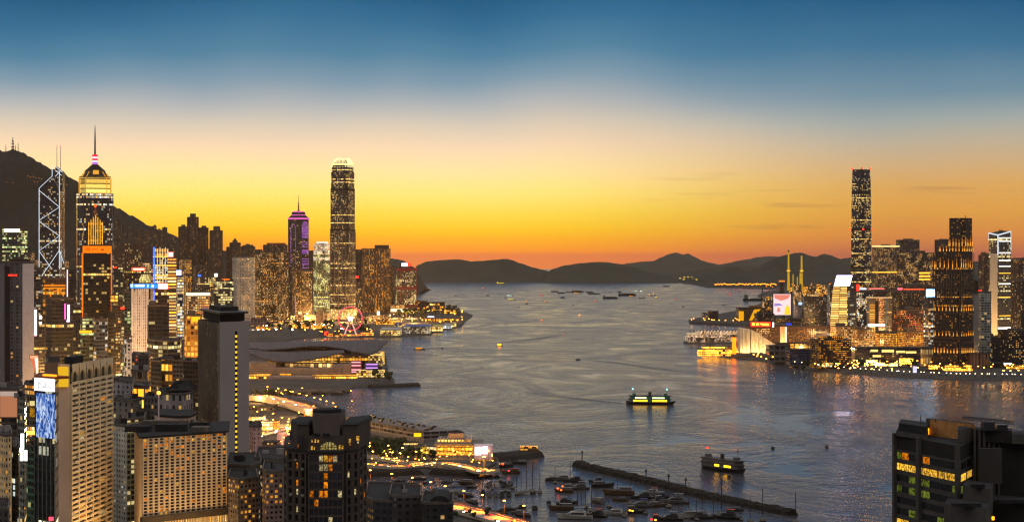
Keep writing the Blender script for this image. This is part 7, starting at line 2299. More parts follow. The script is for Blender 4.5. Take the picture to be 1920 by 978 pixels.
pier('ferry pier with a white-lit hall near the right end', 830, 847, 607, 616, 'white_grid', paint('pale_grey_roof', (130, 126, 116)), power=2.2, lit=0.9, a=(230, 240, 255))
pier('small yellow-lit pier, rightmost of the row', 846, 855, 604, 613, 'shop_front', paint('yellow_roof', (150, 130, 60)), power=2.2, lit=0.9, a=(240, 220, 30))
o = P(746, 612, 4700)
r = thing('pier_tower', 'dark blue clock-tower-like block behind the blue pier roof', 'tower', (o.x, o.y, LZ))
MB().box(-8, 8, 0, 16, 0, zz(607, 4700)).build('tower_body', facade('navy_glass', wall=(36, 46, 76), lit=0.05), r)
MB().prism([(-9, -1), (9, -1), (9, 17), (-9, 17)], zz(607, 4700), zz(604, 4700), [(-4, 4), (4, 4), (4, 12), (-4, 12)], 0, 0).build('tower_roof', paint('deep_blue_roof', (44, 56, 110)), r)
sign('blue_lamp_strip', 'pale violet lamp strip among the dark trees behind the piers', 'sign', 802, 814, 592.5, 594.5, 5200, lamp('violet_white_sign', (226, 220, 255), 3.0), None, 1, None, False)

# --- lower island: market, flyovers, yacht club and pier
shore('open market hall blazing white-gold beside the tall slab, rear half', 466, 492, 781, 2040, 'shop_front', depth=26, lit=1.0, row=1.0, power=2.6, b=(255, 246, 220))
shore('open market hall blazing white-gold, front half', 480, 513, 789, 1985, 'shop_front', depth=22, lit=1.0, row=1.0, power=2.4, b=(255, 246, 220))
shore('small orange-lit shop at the right end of the market hall', 512, 521, 788, 1980, 'amber_shops', depth=14, lit=1.0, power=1.8, a=(255, 110, 20))
shore('low grey ramp building above the market hall', 466, 512, 762, 2230, 'grey_office', depth=40, wall=(96, 88, 84), lit=0.03)
shore('low bright depot with white lamps at the left end of the flyover', 468, 516, 747, 2420, 'shop_front', depth=20, lit=0.5, power=1.8)
shore('small block with an orange lamp beside the black stone tower', 570, 580, 772, 2160, 'amber_shops', depth=10, lit=0.7, power=1.6, a=(255, 120, 10))
shore('dim flats with a few orange windows between the pink flats and the black tower', 492, 520, 829, 1700, 'brown_flats', depth=24, lit=0.2, wall=(110, 88, 76), power=1.6)
shore('low pinkish roof beside the red traffic', 514, 536, 838, 1640, 'grey_office', depth=20, wall=(120, 92, 80), lit=0.05)
# yacht club
o = P(852, 862, 1725)
r = thing('club_house', 'club house on the headland with stacked terraces, amber windows and two blazing screens', 'club house', (o.x, o.y, LZ))
def yb(name, x0, x1, y0, y1, D, dep, mat):
 mb = MB()
 mb.box(XD(x0, D) - o.x, XD(x1, D) - o.x, D - o.y, D - o.y + dep, max(0, ZD(y1, D) - LZ), ZD(y0, D) - LZ)
 return mb.build(name, mat, r)
AM = facade('amber_shops', lit=0.7, power=1.5, cw=3.2, ch=3.4, wall=(92, 70, 48))
yb('ground_storey', 815, 895, 850, 870, 1735, 44, [AM, ROOF])
yb('upper_storey', 818, 886, 836, 849.5, 1742, 40, [AM, ROOF])
yb('terrace_roof', 814, 905, 832, 835, 1740, 46, paint('club_roof', (92, 84, 78), 0.8))
yb('middle_storey', 820, 884, 823, 831.8, 1752, 30, [facade('hotel_rooms', lit=0.2, wall=(110, 100, 92)), ROOF])
yb('top_block', 841, 870, 812, 823, 1760, 18, [paint('club_top_render', (124, 112, 106), 0.8), ROOF_DARK])
yb('side_roof', 824, 840, 815, 817, 1762, 14, ROOF_DARK)
mb = MB(); mb.lathe([(8, 0), (6, 2), (2, 3.2), (0, 3.4)], 12); mb.build('domed_roof', ROOF_DARK, r).location = (XD(855, 1768) - o.x, 1768 - o.y, ZD(812, 1768) - LZ)
mb = MB(); x_ = XD(850, 1765) - o.x; mb.bar((x_, 42, ZD(811, 1765) - LZ), (x_, 42, ZD(794, 1765) - LZ), 0.16, 4); mb.build('flag_mast', DARKSTEEL, r)
SCR = lamp('blazing_screen', (255, 226, 226), 4.2)
yb('screen', 890.5, 902, 838, 852, 1700, 1.5, SCR)
yb('screen', 905, 914, 836.5, 850, 1698, 1.5, SCR)
yb('screen_drum', 889, 924, 835, 866, 1702, 20, [paint('pale_drum', (180, 156, 156), 0.7), ROOF_DARK])
yb('quay_terrace', 886, 930, 866, 873, 1690, 24, [facade('amber_shops', lit=0.9, power=1.8, cw=3), ROOF])
yb('quay_annex', 770, 816, 844, 856, 1750, 30, [facade('shop_front', lit=0.7, power=1.6, cw=4), ROOF])
flood('club_floodlight', (o.x - 15, o.y - 30, 12), (o.x - 15, o.y + 5, 14), (40, 3), 60000, (255, 170, 70))
r_ = shore('white-gold lit gatehouse left of the club house', 754, 782, 829, 1830, 'shop_front', depth=14, lit=0.95, row=0.9, power=2.4)
# long cargo pier with the yellow sign
o = P(740, 825, 1950)
r = thing('cargo_pier', 'long dark pier shed with a cluttered roof, running out from behind the black stone tower', 'pier', (o.x, o.y, 0))
A_, B_ = P(640, 806, 2050), P(794, 830, 1880)
a, b_ = Vector((A_.x - o.x, A_.y - o.y)), Vector((B_.x - o.x, B_.y - o.y))
d = (b_ - a).normalized(); n_ = Vector((d.y, -d.x)); L = (b_ - a).length
def quad_(u0, u1, w0, w1):
 return [tuple(a + d * u0 + n_ * w1), tuple(a + d * u1 + n_ * w1), tuple(a + d * u1 + n_ * w0), tuple(a + d * u0 + n_ * w0)]
MB().prism(quad_(0, L, -40, 0), -2, 4).build('deck', SEAWALL, r)
MB().prism(quad_(0, L - 3, -37, -2), 4.02, 11.5, None, 0, 1).build('shed', [facade('grey_office', wall=(110, 98, 90), lit=0.02, cw=9, ch=4, mx=0.05), paint('shed_roof', (96, 88, 84), 0.9)], r)
for k in range(26):
 u = 6 + (L - 14) * k / 26
 w = WR.uniform(-32, -8)
 MB().prism(quad_(u, u + WR.uniform(2, 5), w - 2, w), 11.52, 11.5 + WR.uniform(1, 3), None, 0, 0).build('roof_hut', DARKSTEEL, r)
mb = MB()
mb.prism(quad_(0, L - 2, -2.2, -1.8), 11.52, 12.6, None, 0, 0)
mb.build('roof_rail', PLANT, r)
sign('pier_sign', 'yellow lit sign board on the end of the long pier shed', 'sign', 776, 790, 811, 818, 1872, lamp('pier_yellow', (255, 210, 30), 1.3, False), DARKSTEEL, 1.0)
# finger piers
def mole(name, lab, pts, w, z, mat, cat='pier', jag=0.0):
 """a straight or bent wall of stone following photo pixels on the water line of its near side"""
 P0 = [G(x, y, 0) for x, y in pts]
 c0 = P0[0]
 r_ = thing(name, lab, cat, (c0.x, c0.y, 0))
 rr = random.Random(3)
 pp = [Vector((p_.x - c0.x, p_.y - c0.y)) for p_ in P0]
 segs = []
 for i in range(len(pp) - 1):
  n = max(2, int((pp[i + 1] - pp[i]).length / 3.0)) if jag else 1
  for k in range(n):
   segs.append(pp[i] + (pp[i + 1] - pp[i]) * (k / n))
 segs.append(pp[-1])
 d_ = (pp[-1] - pp[0]).normalized()
 nn = Vector((-d_.y, d_.x))
 if nn.y < 0:
  nn = -nn
 rows_ = [[], [], [], [], []]
 for q_ in segs:
  j = lambda: rr.uniform(-jag, jag)
  rows_[0].append((q_.x, q_.y, -1.5))
  f, g = q_ + nn * (0.18 * w + j()), q_ + nn * (0.45 * w + j())
  rows_[1].append((f.x, f.y, z * 0.62 + j()))
  rows_[2].append((g.x, g.y, z + j()))
  f, g = q_ + nn * (0.75 * w + j()), q_ + nn * w
  rows_[3].append((f.x, f.y, z + j()))
  rows_[4].append((g.x, g.y, -1.5))
 mb_ = MB()
 mb_.sheet(rows_)
 mb_.face([rw[0] for rw in rows_][::-1]); mb_.face([rw[-1] for rw in rows_])
 mb_.build('stone_bank', mat, r_)
 return r_, pp, nn
STONE = paint('breakwater_stone', (32, 28, 24), 0.95, 0, 0.6, 0.35)
r_, pp, nn = mole('breakwater', 'long dark rubble breakwater slanting across the water in front of the moored boats', [(1071, 872), (1090, 879), (1180, 899), (1300, 930), (1400, 951), (1473, 966)], 11, 4.3, STONE, 'breakwater', 0.75)
for u in (0.02, 0.36, 0.47, 0.55):
 q_ = pp[0] + (pp[-1] - pp[0]) * u + nn * 7
 MB().bar((q_.x, q_.y, 3), (q_.x, q_.y, 11.5 if u < 0.03 else 9.5), 0.5 if u < 0.03 else 0.4, 6).build('marker_post', DARKSTEEL, r_)
 MB().lathe([(0, 0), (0.9, .2), (0.9, 1.6), (0, 2.0)], 6).build('marker_top', DARKSTEEL, r_).location = (q_.x, q_.y, 11 if u < 0.03 else 7)
r_, pp, nn = mole('stone_quay', 'short dark quay arm with a small yellow-lit boat shed, right of the club house', [(924, 866), (980, 862), (1023, 856)], 24, 6.5, paint('dark_quay_stone', (40, 36, 33), 0.95), 'quay')
q_ = pp[0] + (pp[-1] - pp[0]) * 0.86 + nn * 12
MB().box(q_.x - 8, q_.x + 8, q_.y - 4, q_.y + 4, 6.4, 9.5).build('lit_shed', facade('amber_shops', lit=0.9, power=1.6), r_)
mole('stone_quay', 'low dark quay arm pointing right from the convention hall', [(700, 727), (745, 726), (790, 724)], 22, 4.5, paint('dark_quay_stone', (40, 36, 33)), 'quay')
mole('causeway', 'dark causeway wall with yellow-lit road along the moored boats, left of the club house', [(640, 893), (740, 892), (800, 888), (860, 893), (905, 892), (935, 880)], 9, 5.2, paint('dark_quay_stone', (40, 36, 33)), 'causeway')
mole('stone_quay', 'dark low quay at the tip of the low land across the harbour', [(1292, 607), (1340, 609.5), (1400, 612)], 40, 6, paint('dark_quay_stone', (40, 36, 33)), 'quay')

# --- roads
ROADM = paint('road_surface', (128, 122, 114), 0.8, 0, 0.25, 0.1)
EDGE = paint('road_parapet', (150, 140, 124), 0.8)
def road(name, pts, w, z, lit=0, col=(255, 140, 30), e=30000, thick=1.2, step=26):
 """centre line in photo pixels at level z"""
 c = [G(x, y, z) for x, y in pts]
 fine = []
 for i in range(len(c) - 1):
  for k in range(8):
   t_ = k / 8
   p0, p1, p2, p3 = c[max(0, i - 1)], c[i], c[i + 1], c[min(len(c) - 1, i + 2)]
   fine.append(0.5 * ((2 * p1) + (-p0 + p2) * t_ + (2 * p0 - 5 * p1 + 4 * p2 - p3) * t_ ** 2 + (-p0 + 3 * p1 - 3 * p2 + p3) * t_ ** 3))
 fine.append(c[-1])
 rows_ = [[], [], [], []]
 el, er, mk_ = [[], [], [], []], [[], [], [], []], [[], []]
 for i, p_ in enumerate(fine):
  d_ = (fine[min(i + 1, len(fine) - 1)] - fine[max(i - 1, 0)]).normalized()
  n_ = Vector((-d_.y, d_.x, 0)).normalized()
  a_, b2 = p_ + n_ * w / 2, p_ - n_ * w / 2
  up_ = Vector((0, 0, 1))
  rows_[0].append(a_ - up_ * thick); rows_[1].append(a_); rows_[2].append(b2); rows_[3].append(b2 - up_ * thick)
  for e_, s_ in ((el, 1), (er, -1)):
   q0 = p_ + n_ * s_ * (w / 2 + 0.02)
   e_[0].append(q0 - up_ * thick); e_[1].append(q0 + up_ * 1.1); e_[2].append(q0 + n_ * s_ * 0.4 + up_ * 1.1); e_[3].append(q0 + n_ * s_ * 0.4 - up_ * thick)
  for s_ in (0, 1):
   mk_[s_].append(p_ + n_ * (0.15 - 0.3 * s_) + up_ * 0.03)
 ro = structure(name, MB().sheet(rows_), ROADM)
 MB().sheet(el).sheet(er).build('road_parapet', EDGE, ro)
 MB().sheet(mk_).build('road_marking', paint('road_paint', (200, 196, 180), 0.7), ro)
 if lit:
  acc = 0.0
  k = 0
  for i in range(1, len(fine)):
   acc += (fine[i] - fine[i - 1]).length
   if acc > step:
    acc = 0.0
    d_ = (fine[i] - fine[i - 1]).normalized()
    n_ = Vector((-d_.y, d_.x, 0))
    ROAD_LAMPS.append((fine[i] + n_ * (w / 2 + 0.8) * (1 if n_.y > 0 else -1), col, e))
 return fine


ROAD_LAMPS = []
CARS = []
rd = road('harbour_road', [(640, 903), (700, 914), (760, 926), (830, 946), (900, 964), (985, 988)], 17, 6, 1, (255, 112, 8), 190000)
CARS.append((rd, 17, 16, (True, False)))
rd = road('flyover_road', [(462, 740), (500, 744), (535, 752), (570, 762), (610, 775)], 16, 11, 1, (255, 112, 8), 90000, 5)
CARS.append((rd, 16, 12, (True, False)))
rd = road('causeway_road', [(640, 868), (700, 872), (760, 875), (820, 868), (870, 875), (905, 884), (925, 880)], 10, 5.4, 1, (255, 160, 40), 150000)
CARS.append((rd, 10, 10, (True, False)))
rd = road('park_road', [(640, 850), (700, 856), (745, 864), (790, 870)], 9, 5.3, 1, (255, 180, 60), 150000)
rd = road('market_road', [(470, 822), (505, 812), (530, 806), (550, 800)], 12, 4.3, 1, (255, 140, 50), 50000)
CARS.append((rd, 12, 6, (True, True)))
rd = road('side_street', [(534, 800), (529, 820), (531, 845), (536, 870)], 9, 4.35, 1, (255, 90, 50), 30000)
CARS.append((rd, 9, 6, (False, False)))
rd = road('town_street', [(22, 925), (40, 938), (58, 958), (72, 985)], 16, 4.3, 1, (255, 130, 40), 30000, 1.2, 26)
CARS.append((rd, 16, 12, (False, False)))
rd = road('town_cross_street', [(30, 946), (52, 936), (76, 928)], 9, 4.36, 1, (255, 180, 90), 20000, 1.2, 24)
rd = road('shore_road', [(466, 619), (510, 614), (560, 611), (620, 610), (690, 606), (760, 598)], 18, 4.4, 0)
CARS.append((rd, 18, 14, (True, False)))

# --- street lamps
def lamp_proto(name, label, h, head, mat, pole_r=0.1, arm=1.6):
 r_ = thing(name, label, 'street lamp')
 MB().bar((0, 0, 0), (0, 0, h), pole_r * 1.5, 5, 0, pole_r).build('pole', DARKSTEEL, r_)
 if arm:
  MB().bar((0, 0, h), (0, -arm, h + 0.3), pole_r, 4).build('arm', DARKSTEEL, r_)
 MB().lathe([(0, -head * .5), (head, -head * 0.3), (head, head * 0.3), (0, head * .5)], 6, 0, -arm).build('lamp_head', mat, r_).location = (0, 0, h + 0.2)
 index_kids(r_)
 return r_
LAMPC = {}
def put_lamps(name, label, group, spots, h, head, mat, pole_r=0.1, arm=1.6):
 r0 = None
 for p_ in spots:
  if r0 is None:
   r0 = lamp_proto(name, label, h, head, mat, pole_r, arm)
   c_ = r0
  else:
   c_ = copy_tree(r0)
  c_['group'] = group
  c_.location = p_


SODIUM = lamp('sodium_lamp', (255, 160, 50), 34.0, False)
WARMW = lamp('warm_white_lamp', (255, 230, 170), 16.0, False)
COLDW = lamp('cold_white_lamp', (232, 255, 240), 18.0, False)
put_lamps('street_lamp', 'orange street lamp on a dark pole beside a lit road', 'orange street lamps along the lit roads', [tuple(p_) for p_, c_, e_ in ROAD_LAMPS], 11, 0.7, SODIUM)
for p_, c_, e_ in ROAD_LAMPS:
 ld = bpy.data.lights.new('street_light', 'SPOT')
 ld.spot_size = R(118)
 ld.spot_blend = 0.5
 ld.energy = e_
 ld.color = lin(c_)[:3]
 ld.shadow_soft_size = 0.5
 lo = bpy.data.objects.new('street_light', ld)
 COL.objects.link(lo)
 lo.location = (p_[0], p_[1] - 2.4, p_[2] + 10.0)
sp = []
for k in range(46):
 x = 1490 + (1915 - 1490) * (k + RND.uniform(-.4, .4)) / 45
 y = interp([(1490, 686), (1560, 695), (1640, 701), (1700, 705), (1800, 709), (1900, 710), (1920, 711)], x)
 sp.append(tuple(G(x, y - 1.2, LZ)))
put_lamps('promenade_lamp', 'warm white lamp standing on the promenade of the far quay', 'promenade lamps of the far quay', sp, 6, 0.62, WARMW, 0.2, 0)
sp = [tuple(G(x, y, LZ)) for x, y in ((484, 630), (493.5, 630), (518, 629), (500, 622), (548, 630), (575, 618), (590, 619), (607, 620), (640, 628))]
put_lamps('flood_lamp', 'tall cool white floodlight mast on the open waterfront lawn', 'white floodlight masts of the island waterfront', sp, 14, 1.7, COLDW, 0.3, 0)
sp = []
for k in range(120):
 x, y = RND.uniform(468, 870), None
 y = RND.uniform(602, 630) if x < 700 else RND.uniform(578, 612)
 sp.append(tuple(G(x, y, LZ)))
put_lamps('shore_lamp', 'small amber lamp among the trees and sheds of the island shore', 'amber lamps of the island shore', sp, 9, 0.85, SODIUM, 0.2, 0)
sp = []
for k in range(44):
 x = 1341 + 116 * (k + RND.uniform(-.3, .3)) / 44
 sp.append(tuple(G(x, RND.uniform(537.5, 540.3), 5)))
put_lamps('port_lamp', 'amber lamp on the container quay under the dark hill', 'amber lamps of the container quay', sp, 18, 3.8, lamp('port_lamp', (255, 140, 30), 6.0, False), 0.8, 0)
sp = [tuple(G(x, y, 5)) for x, y in [(RND.uniform(1384, 1600), RND.uniform(534, 565)) for k in range(110)] if x > 1380 + (y - 534) * 6]
put_lamps('port_lamp', 'scattered amber lamp on the flat land towards the bridge', 'amber lamps of the flat land towards the bridge', sp, 16, 2.2, lamp('port_lamp', (255, 140, 30), 6.0, False), 0.8, 0)
sp = [tuple(G(x, y, LZ)) for x, y in [(RND.uniform(1520, 1860), RND.uniform(684, 701)) for k in range(90)] + [(RND.uniform(1860, 1920), RND.uniform(690, 706)) for k in range(12)] + [(RND.uniform(1390, 1520), RND.uniform(664, 682)) for k in range(26)] + [(RND.uniform(1295, 1400), RND.uniform(601, 607)) for k in range(14)]]
put_lamps('quay_lamp', 'small amber lamp between the low buildings of the far quay', 'amber lamps of the far quay', [p_ for p_ in sp], 8, 0.9, SODIUM, 0.2, 0)
sp = [tuple(G(x, y, 0)) for x, y in ((1283, 527.5), (1290, 527), (1263, 528), (1252, 528), (1297, 527.4), (1300, 531), (1275, 530), (1306, 533), (1282, 532.5), (789, 524), (800, 525.3), (812, 525), (900, 525.5), (915, 525.2), (935, 525), (955, 525.5), (990, 525.4), (1003, 525.3))]
put_lamps('shore_beacon', 'faint yellow lamp on the far island shore', 'faint lamps of the far island shores', sp, 30, 6.0, lamp('far_yellow', (240, 200, 60), 1.4, False), 1.0, 0)
sp = []
for (x, y, D) in [(52, 330, 7000), (57, 332, 7000), (62, 331, 7000), (67, 333, 7000), (73, 334, 7000), (78, 335, 7000), (12, 341, 7000), (24, 343, 7000), (120, 345, 7000), (125, 346, 7000), (64, 340, 7000), (70, 341, 7000)]:
 sp.append(tuple(P(x, y, D) - Vector((0, 0, 12))))
put_lamps('hillside_lamp', 'dim amber lamp high on the dark hillside', 'amber lamps of the hillside road', sp, 12, 1.9, lamp('dim_amber', (255, 160, 60), 1.0, False), 0.4, 0)

put_lamps('town_lamp', 'amber lamp in the low town between the tall slab and the black stone tower', 'amber lamps of the low town', [tuple(G(RND.uniform(468, 660), RND.uniform(738, 870), LZ)) for k in range(60)], 8, 0.55, SODIUM, 0.1, 0)
put_lamps('park_lamp', 'warm lamp beside the park and causeway roads near the club house', 'warm lamps around the club house park', [tuple(G(RND.uniform(690, 925), RND.uniform(853, 888), LZ)) for k in range(46)], 7, 0.45, SODIUM, 0.1, 0)

# --- cars
def car_proto(col, oncoming):
 r_ = thing('car', 'car driving along a lit road', 'car')
 b_ = MB()
 b_.prism([(-0.9, -2.2), (0.9, -2.2), (0.9, 2.2), (-0.9, 2.2)], 0.3, 0.85, None, 0, 0, True)
 b_.prism([(-0.85, -1.4), (0.85, -1.4), (0.85, 1.1), (-0.85, 1.1)], 0.86, 1.45, [(-0.68, -0.9), (0.68, -0.9), (0.68, 0.7), (-0.68, 0.7)], 0, 0)
 b_.build('body', paint('car_%d_%d_%d' % col, col, 0.35, 0.2, 0.05, 1, 0.5), r_)
 for x in (-0.62, 0.62):
  MB().box(x - 0.3, x + 0.3, -2.32, -2.2, 0.45, 0.8).build('headlight' if oncoming else 'tail_light', lamp('headlight', (255, 240, 205), 40, False) if oncoming else lamp('tail_light', (255, 30, 16), 22, False), r_)
  for y in (-1.35, 1.35):
   MB().bar((x * 1.3, y, 0.32), (x * 1.46, y, 0.32), 0.32, 8).build('wheel', DARKSTEEL, r_)
 index_kids(r_)
 return r_
cp = [(car_proto(c_, on), on) for c_, on in (((190, 188, 184), True), ((70, 72, 78), True), ((150, 30, 26), False), ((190, 190, 60), False), ((60, 60, 64), False))]
used = set()
for fine, w, n, lanes in CARS:
 for k in range(n):
  i = int((k + RND.uniform(0.1, 0.9)) / n * (len(fine) - 2))
  on = lanes[k % 2]
  pr = [p_ for p_ in cp if p_[1] == on]
  q_, _ = RND.choice(pr)
  o_ = q_ if q_.name not in used else copy_tree(q_)
  used.add(q_.name)
  a_, b_ = fine[i], fine[i + 1]
  d_ = (b_ - a_).normalized()
  n_ = Vector((-d_.y, d_.x, 0))
  p_ = a_ + (b_ - a_) * RND.random() + n_ * (w * (0.25 if k % 2 else -0.25) + RND.uniform(-0.8, 0.8))
  o_.location = p_
  toward = d_ if d_.y < 0 else -d_
  o_.rotation_euler = (0, 0, math.atan2(toward.y, toward.x) + math.pi / 2)
  if on:
   o_['label'], o_['group'] = 'car with white headlights driving towards the viewer on a lit road', 'oncoming cars on the lit roads'
  else:
   o_['label'], o_['group'] = 'car with red tail lights driving away from the viewer on a lit road', 'departing cars on the lit roads'
for q_, on in cp:
 if q_.name not in used:
  for ch in list(q_.children):
   bpy.data.objects.remove(ch)
  bpy.data.objects.remove(q_)

# --- trees
LEAF = []
for i, c_ in enumerate(((0.030, 0.042, 0.018), (0.045, 0.055, 0.022), (0.024, 0.034, 0.016))):
 LEAF.append(paint('leaf_%d' % i, c_, 0.8, 0, 0.4, 0.6, 0.2))
BARK = paint('tree_bark', (60, 48, 38), 0.9)
def tree_proto(seed, h, w):
 rr = random.Random(seed)
 r_ = thing('broadleaf_tree', 'dark broadleaf tree', 'tree')
 tb = MB()
 tb.bar((0, 0, 0), (0.2, 0.1, h * 0.45), 0.35, 6, 0, 0.22)
 lobes = []
 for k in range(7):
  a_ = rr.uniform(0, 6.28)
  rad = rr.uniform(0.15, 0.55) * w
  c_ = Vector((rad * math.cos(a_), rad * math.sin(a_), h * rr.uniform(0.5, 0.88)))
  lobes.append((c_, w * rr.uniform(0.28, 0.45)))
  tb.bar((0.2, 0.1, h * 0.42), tuple(c_), 0.16, 4, 0, 0.05)
 tb.build('trunk', BARK, r_)
 cb = MB()
 for c_, rad in lobes:
  for k in range(62):
   v = Vector((rr.gauss(0, 1), rr.gauss(0, 1), rr.gauss(0, 0.8))).normalized() * rad * rr.uniform(0.55, 1.08)
   p_ = c_ + v
   s_ = rr.uniform(0.35, 0.75)
   n_ = (v.normalized() + Vector((rr.uniform(-.7, .7), rr.uniform(-.7, .7), rr.uniform(-.3, .9)))).normalized()
   t_ = n_.orthogonal().normalized()
   b_ = n_.cross(t_)
   cb.face([p_ - t_ * s_ - b_ * s_ * .6, p_ + t_ * s_ - b_ * s_ * .5, p_ + t_ * s_ * .8 + b_ * s_ * .7, p_ - t_ * s_ * .7 + b_ * s_ * .6], None, rr.randrange(3))
 cb.build('crown', LEAF, r_)
 index_kids(r_)
 return r_
tp = [tree_proto(s_, h, w) for s_, h, w in ((1, 11, 5.2), (2, 13, 6.0), (3, 9, 5.0), (4, 12, 4.4))]
tused = set()
def put_tree(p_, s_, group, label):
 q_ = RND.choice(tp)
 o_ = q_ if q_.name not in tused else copy_tree(q_)
 tused.add(q_.name)
 o_.location = p_
 o_.scale = (s_,) * 3
 o_.rotation_euler = (0, 0, RND.uniform(0, 6.28))
 o_['group'], o_['label'] = group, label
def grove(n, x0, x1, y0, y1, s_, group, label):
 for k in range(n):
  put_tree(G(RND.uniform(x0, x1), RND.uniform(y0, y1), LZ), s_ * RND.uniform(0.75, 1.25), group, label)
grove(26, 686, 752, 845, 862, 1.15, 'park trees left of the club house', 'dark tree in the park between the black stone tower and the club house')
grove(12, 750, 815, 858, 868, 0.9, 'trees along the causeway', 'dark tree beside the lit causeway road')
grove(8, 700, 738, 703, 716, 1.1, 'trees beside the convention hall', 'dark tree on the quay at the right end of the convention hall')
grove(34, 500, 690, 612, 628, 1.5, 'trees of the waterfront lawn', 'dark tree on the lawn between the arcade and the island shore')
grove(22, 745, 800, 590, 600, 1.9, 'trees behind the ferry piers', 'dark tree in the clump behind the ferry piers')
grove(14, 800, 868, 583, 595, 1.7, 'trees at the tip of the island shore', 'dark tree near the tip of the island shore')
grove(8, 36, 62, 905, 922, 1.1, 'trees over the street at the left edge', 'dark tree over the street below the white glowing sign')
grove(6, 216, 256, 962, 975, 0.9, 'trees left of the hotel foot', 'dark tree at the foot of the whitish flats, left of the hotel')
grove(9, 478, 545, 742, 752, 0.9, 'trees around the flyover', 'dark tree in the loop of the flyover')
grove(20, 1500, 1720, 686, 697, 1.0, 'trees of the far quay', 'dark tree on the promenade of the far quay')
grove(14, 1395, 1560, 601, 607, 2.0, 'trees of the low land', 'dark tree on the low land across the harbour')
grove(8, 850, 945, 968, 977, 0.5, 'bushes beside the orange road', 'dark bush beside the orange harbour road')
# transmitter masts on the hill
for x, yt, w in ((24, 258, 3.2), (11, 271, 0.9), (34, 268, 0.9), (29, 272, 0.9)):
 o = P(x, 284, 8000)
 r_ = thing('transmitter_mast', 'lattice transmitter mast on the hilltop, %s' % {24: 'the tall broad one', 11: 'thin one furthest left', 34: 'thin one furthest right', 29: 'thin one just right of the tall one'}[x], 'mast', (o.x, o.y, o.z - 6), 0, 'masts on the hilltop')
 hh = ZD(yt, 8000) - o.z + 6
 mb = MB()
 for k in range(4):
  a_, b_ = math.pi / 4 + math.pi / 2 * k, math.pi / 4 + math.pi / 2 * (k + 1)
  mb.bar((w * 2 * math.cos(a_), w * 2 * math.sin(a_), 0), (w * .3 * math.cos(a_), w * .3 * math.sin(a_), hh), 0.5, 4)
  for j in range(6):
   u0, u1 = j / 6, (j + 1) / 6
   r0, r1 = w * (2 - 1.7 * u0), w * (2 - 1.7 * u1)
   mb.bar((r0 * math.cos(a_), r0 * math.sin(a_), hh * u0), (r1 * math.cos(b_), r1 * math.sin(b_), hh * u1), 0.3, 3)
 mb.build('lattice', DARKSTEEL, r_)
 if w > 2:
  for u in (0.35, 0.55, 0.72):
   MB().lathe([(0, 0), (w * 2.0 * (1.3 - u), 0), (w * 2.0 * (1.3 - u), 5), (0, 5)], 8).build('antenna_drum', STEEL, r_).location = (0, 0, hh * u)

# added point lights without fixtures, standing in for the glow of the streets
gr = random.Random(8)
for x, y, e in [(gr.uniform(40, 440), gr.uniform(640, 860), 26) for k in range(40)] + [(gr.uniform(466, 640), gr.uniform(745, 870), 12) for k in range(8)] + [(gr.uniform(440, 780), gr.uniform(596, 612), 60) for k in range(14)] + [(gr.uniform(1500, 1915), gr.uniform(640, 676), 34) for k in range(20)]:
 p_ = G(x, y, LZ)
 ld = bpy.data.lights.new('street_glow', 'POINT')
 ld.energy = e * 10000
 ld.color = lin((255, 190, 104))[:3]
 ld.shadow_soft_size = 3
 lo = bpy.data.objects.new('street_glow', ld)
 COL.objects.link(lo)
 lo.location = (p_.x, p_.y, 14)
# ================================================================== boats
def hull(L, B, hf, hb, bow=0.62, stern=0.8, keel=0.6, both=False, mi=0, flare=1.12):
 """hull along x, bow at +x; hf and hb: sheer heights at bow and stern"""
 mb = MB()
 st = []
 n = 12
 for k in range(n + 1):
  t_ = k / n * 2 - 1
  if t_ > 0 or both:
   w = max(0.0, 1 - abs(t_) ** (1 / (1 - bow) * 1.0)) ** 0.8
  else:
   w = 1 - (1 - stern) * abs(t_) ** 2
  z_ = hb + (hf - hb) * ((t_ + 1) / 2) ** 2 if not both else hb + (hf - hb) * t_ * t_
  x = t_ * L / 2
  xo = x + (0.05 * L if t_ > 0.9 else 0) * 1
  st.append([(xo, -B / 2 * w * flare, z_), (x, -B / 2 * w * 0.8, 0.15 * z_), (x * 0.94, 0, -keel), (x, B / 2 * w * 0.8, 0.15 * z_), (xo, B / 2 * w * flare, z_)])
 mb.sheet(st, mi)
 deck = [s_[0] for s_ in st] + [s_[4] for s_ in st[::-1]]
 mb.face([(p_[0], p_[1] * 0.97, p_[2] - 0.12) for p_ in deck], None, 1)
 mb.face(st[0], None, mi)
 return mb


H_WHITE = paint('hull_white', (150, 144, 136), 0.4, 0, 0.1)
H_GREY = paint('hull_grey', (84, 80, 78), 0.5, 0, 0.15)
H_WOOD = paint('hull_wood', (78, 58, 38), 0.7, 0, 0.25, 0.6)
H_DARK = paint('hull_dark', (28, 27, 27), 0.6, 0, 0.2)
H_BLUE = paint('hull_blue', (40, 56, 92), 0.45, 0, 0.15)
DECK = paint('boat_deck', (70, 61, 50), 0.8, 0, 0.2, 0.6)
CABIN = paint('boat_cabin', (92, 88, 84), 0.5, 0, 0.1)
TARP_BLUE = paint('blue_canvas', (44, 74, 150), 0.8)
TARP_VIOLET = paint('violet_canvas', (60, 56, 104), 0.8)
TARP_RED = paint('red_canvas', (150, 70, 52), 0.8)
SMOKED = paint('smoked_glass', (14, 16, 20), 0.15, 0, 0.2, 0.5, 0.6)
BOATLAMP = lamp('boat_cabin_light', (255, 170, 50), 2.2, False)


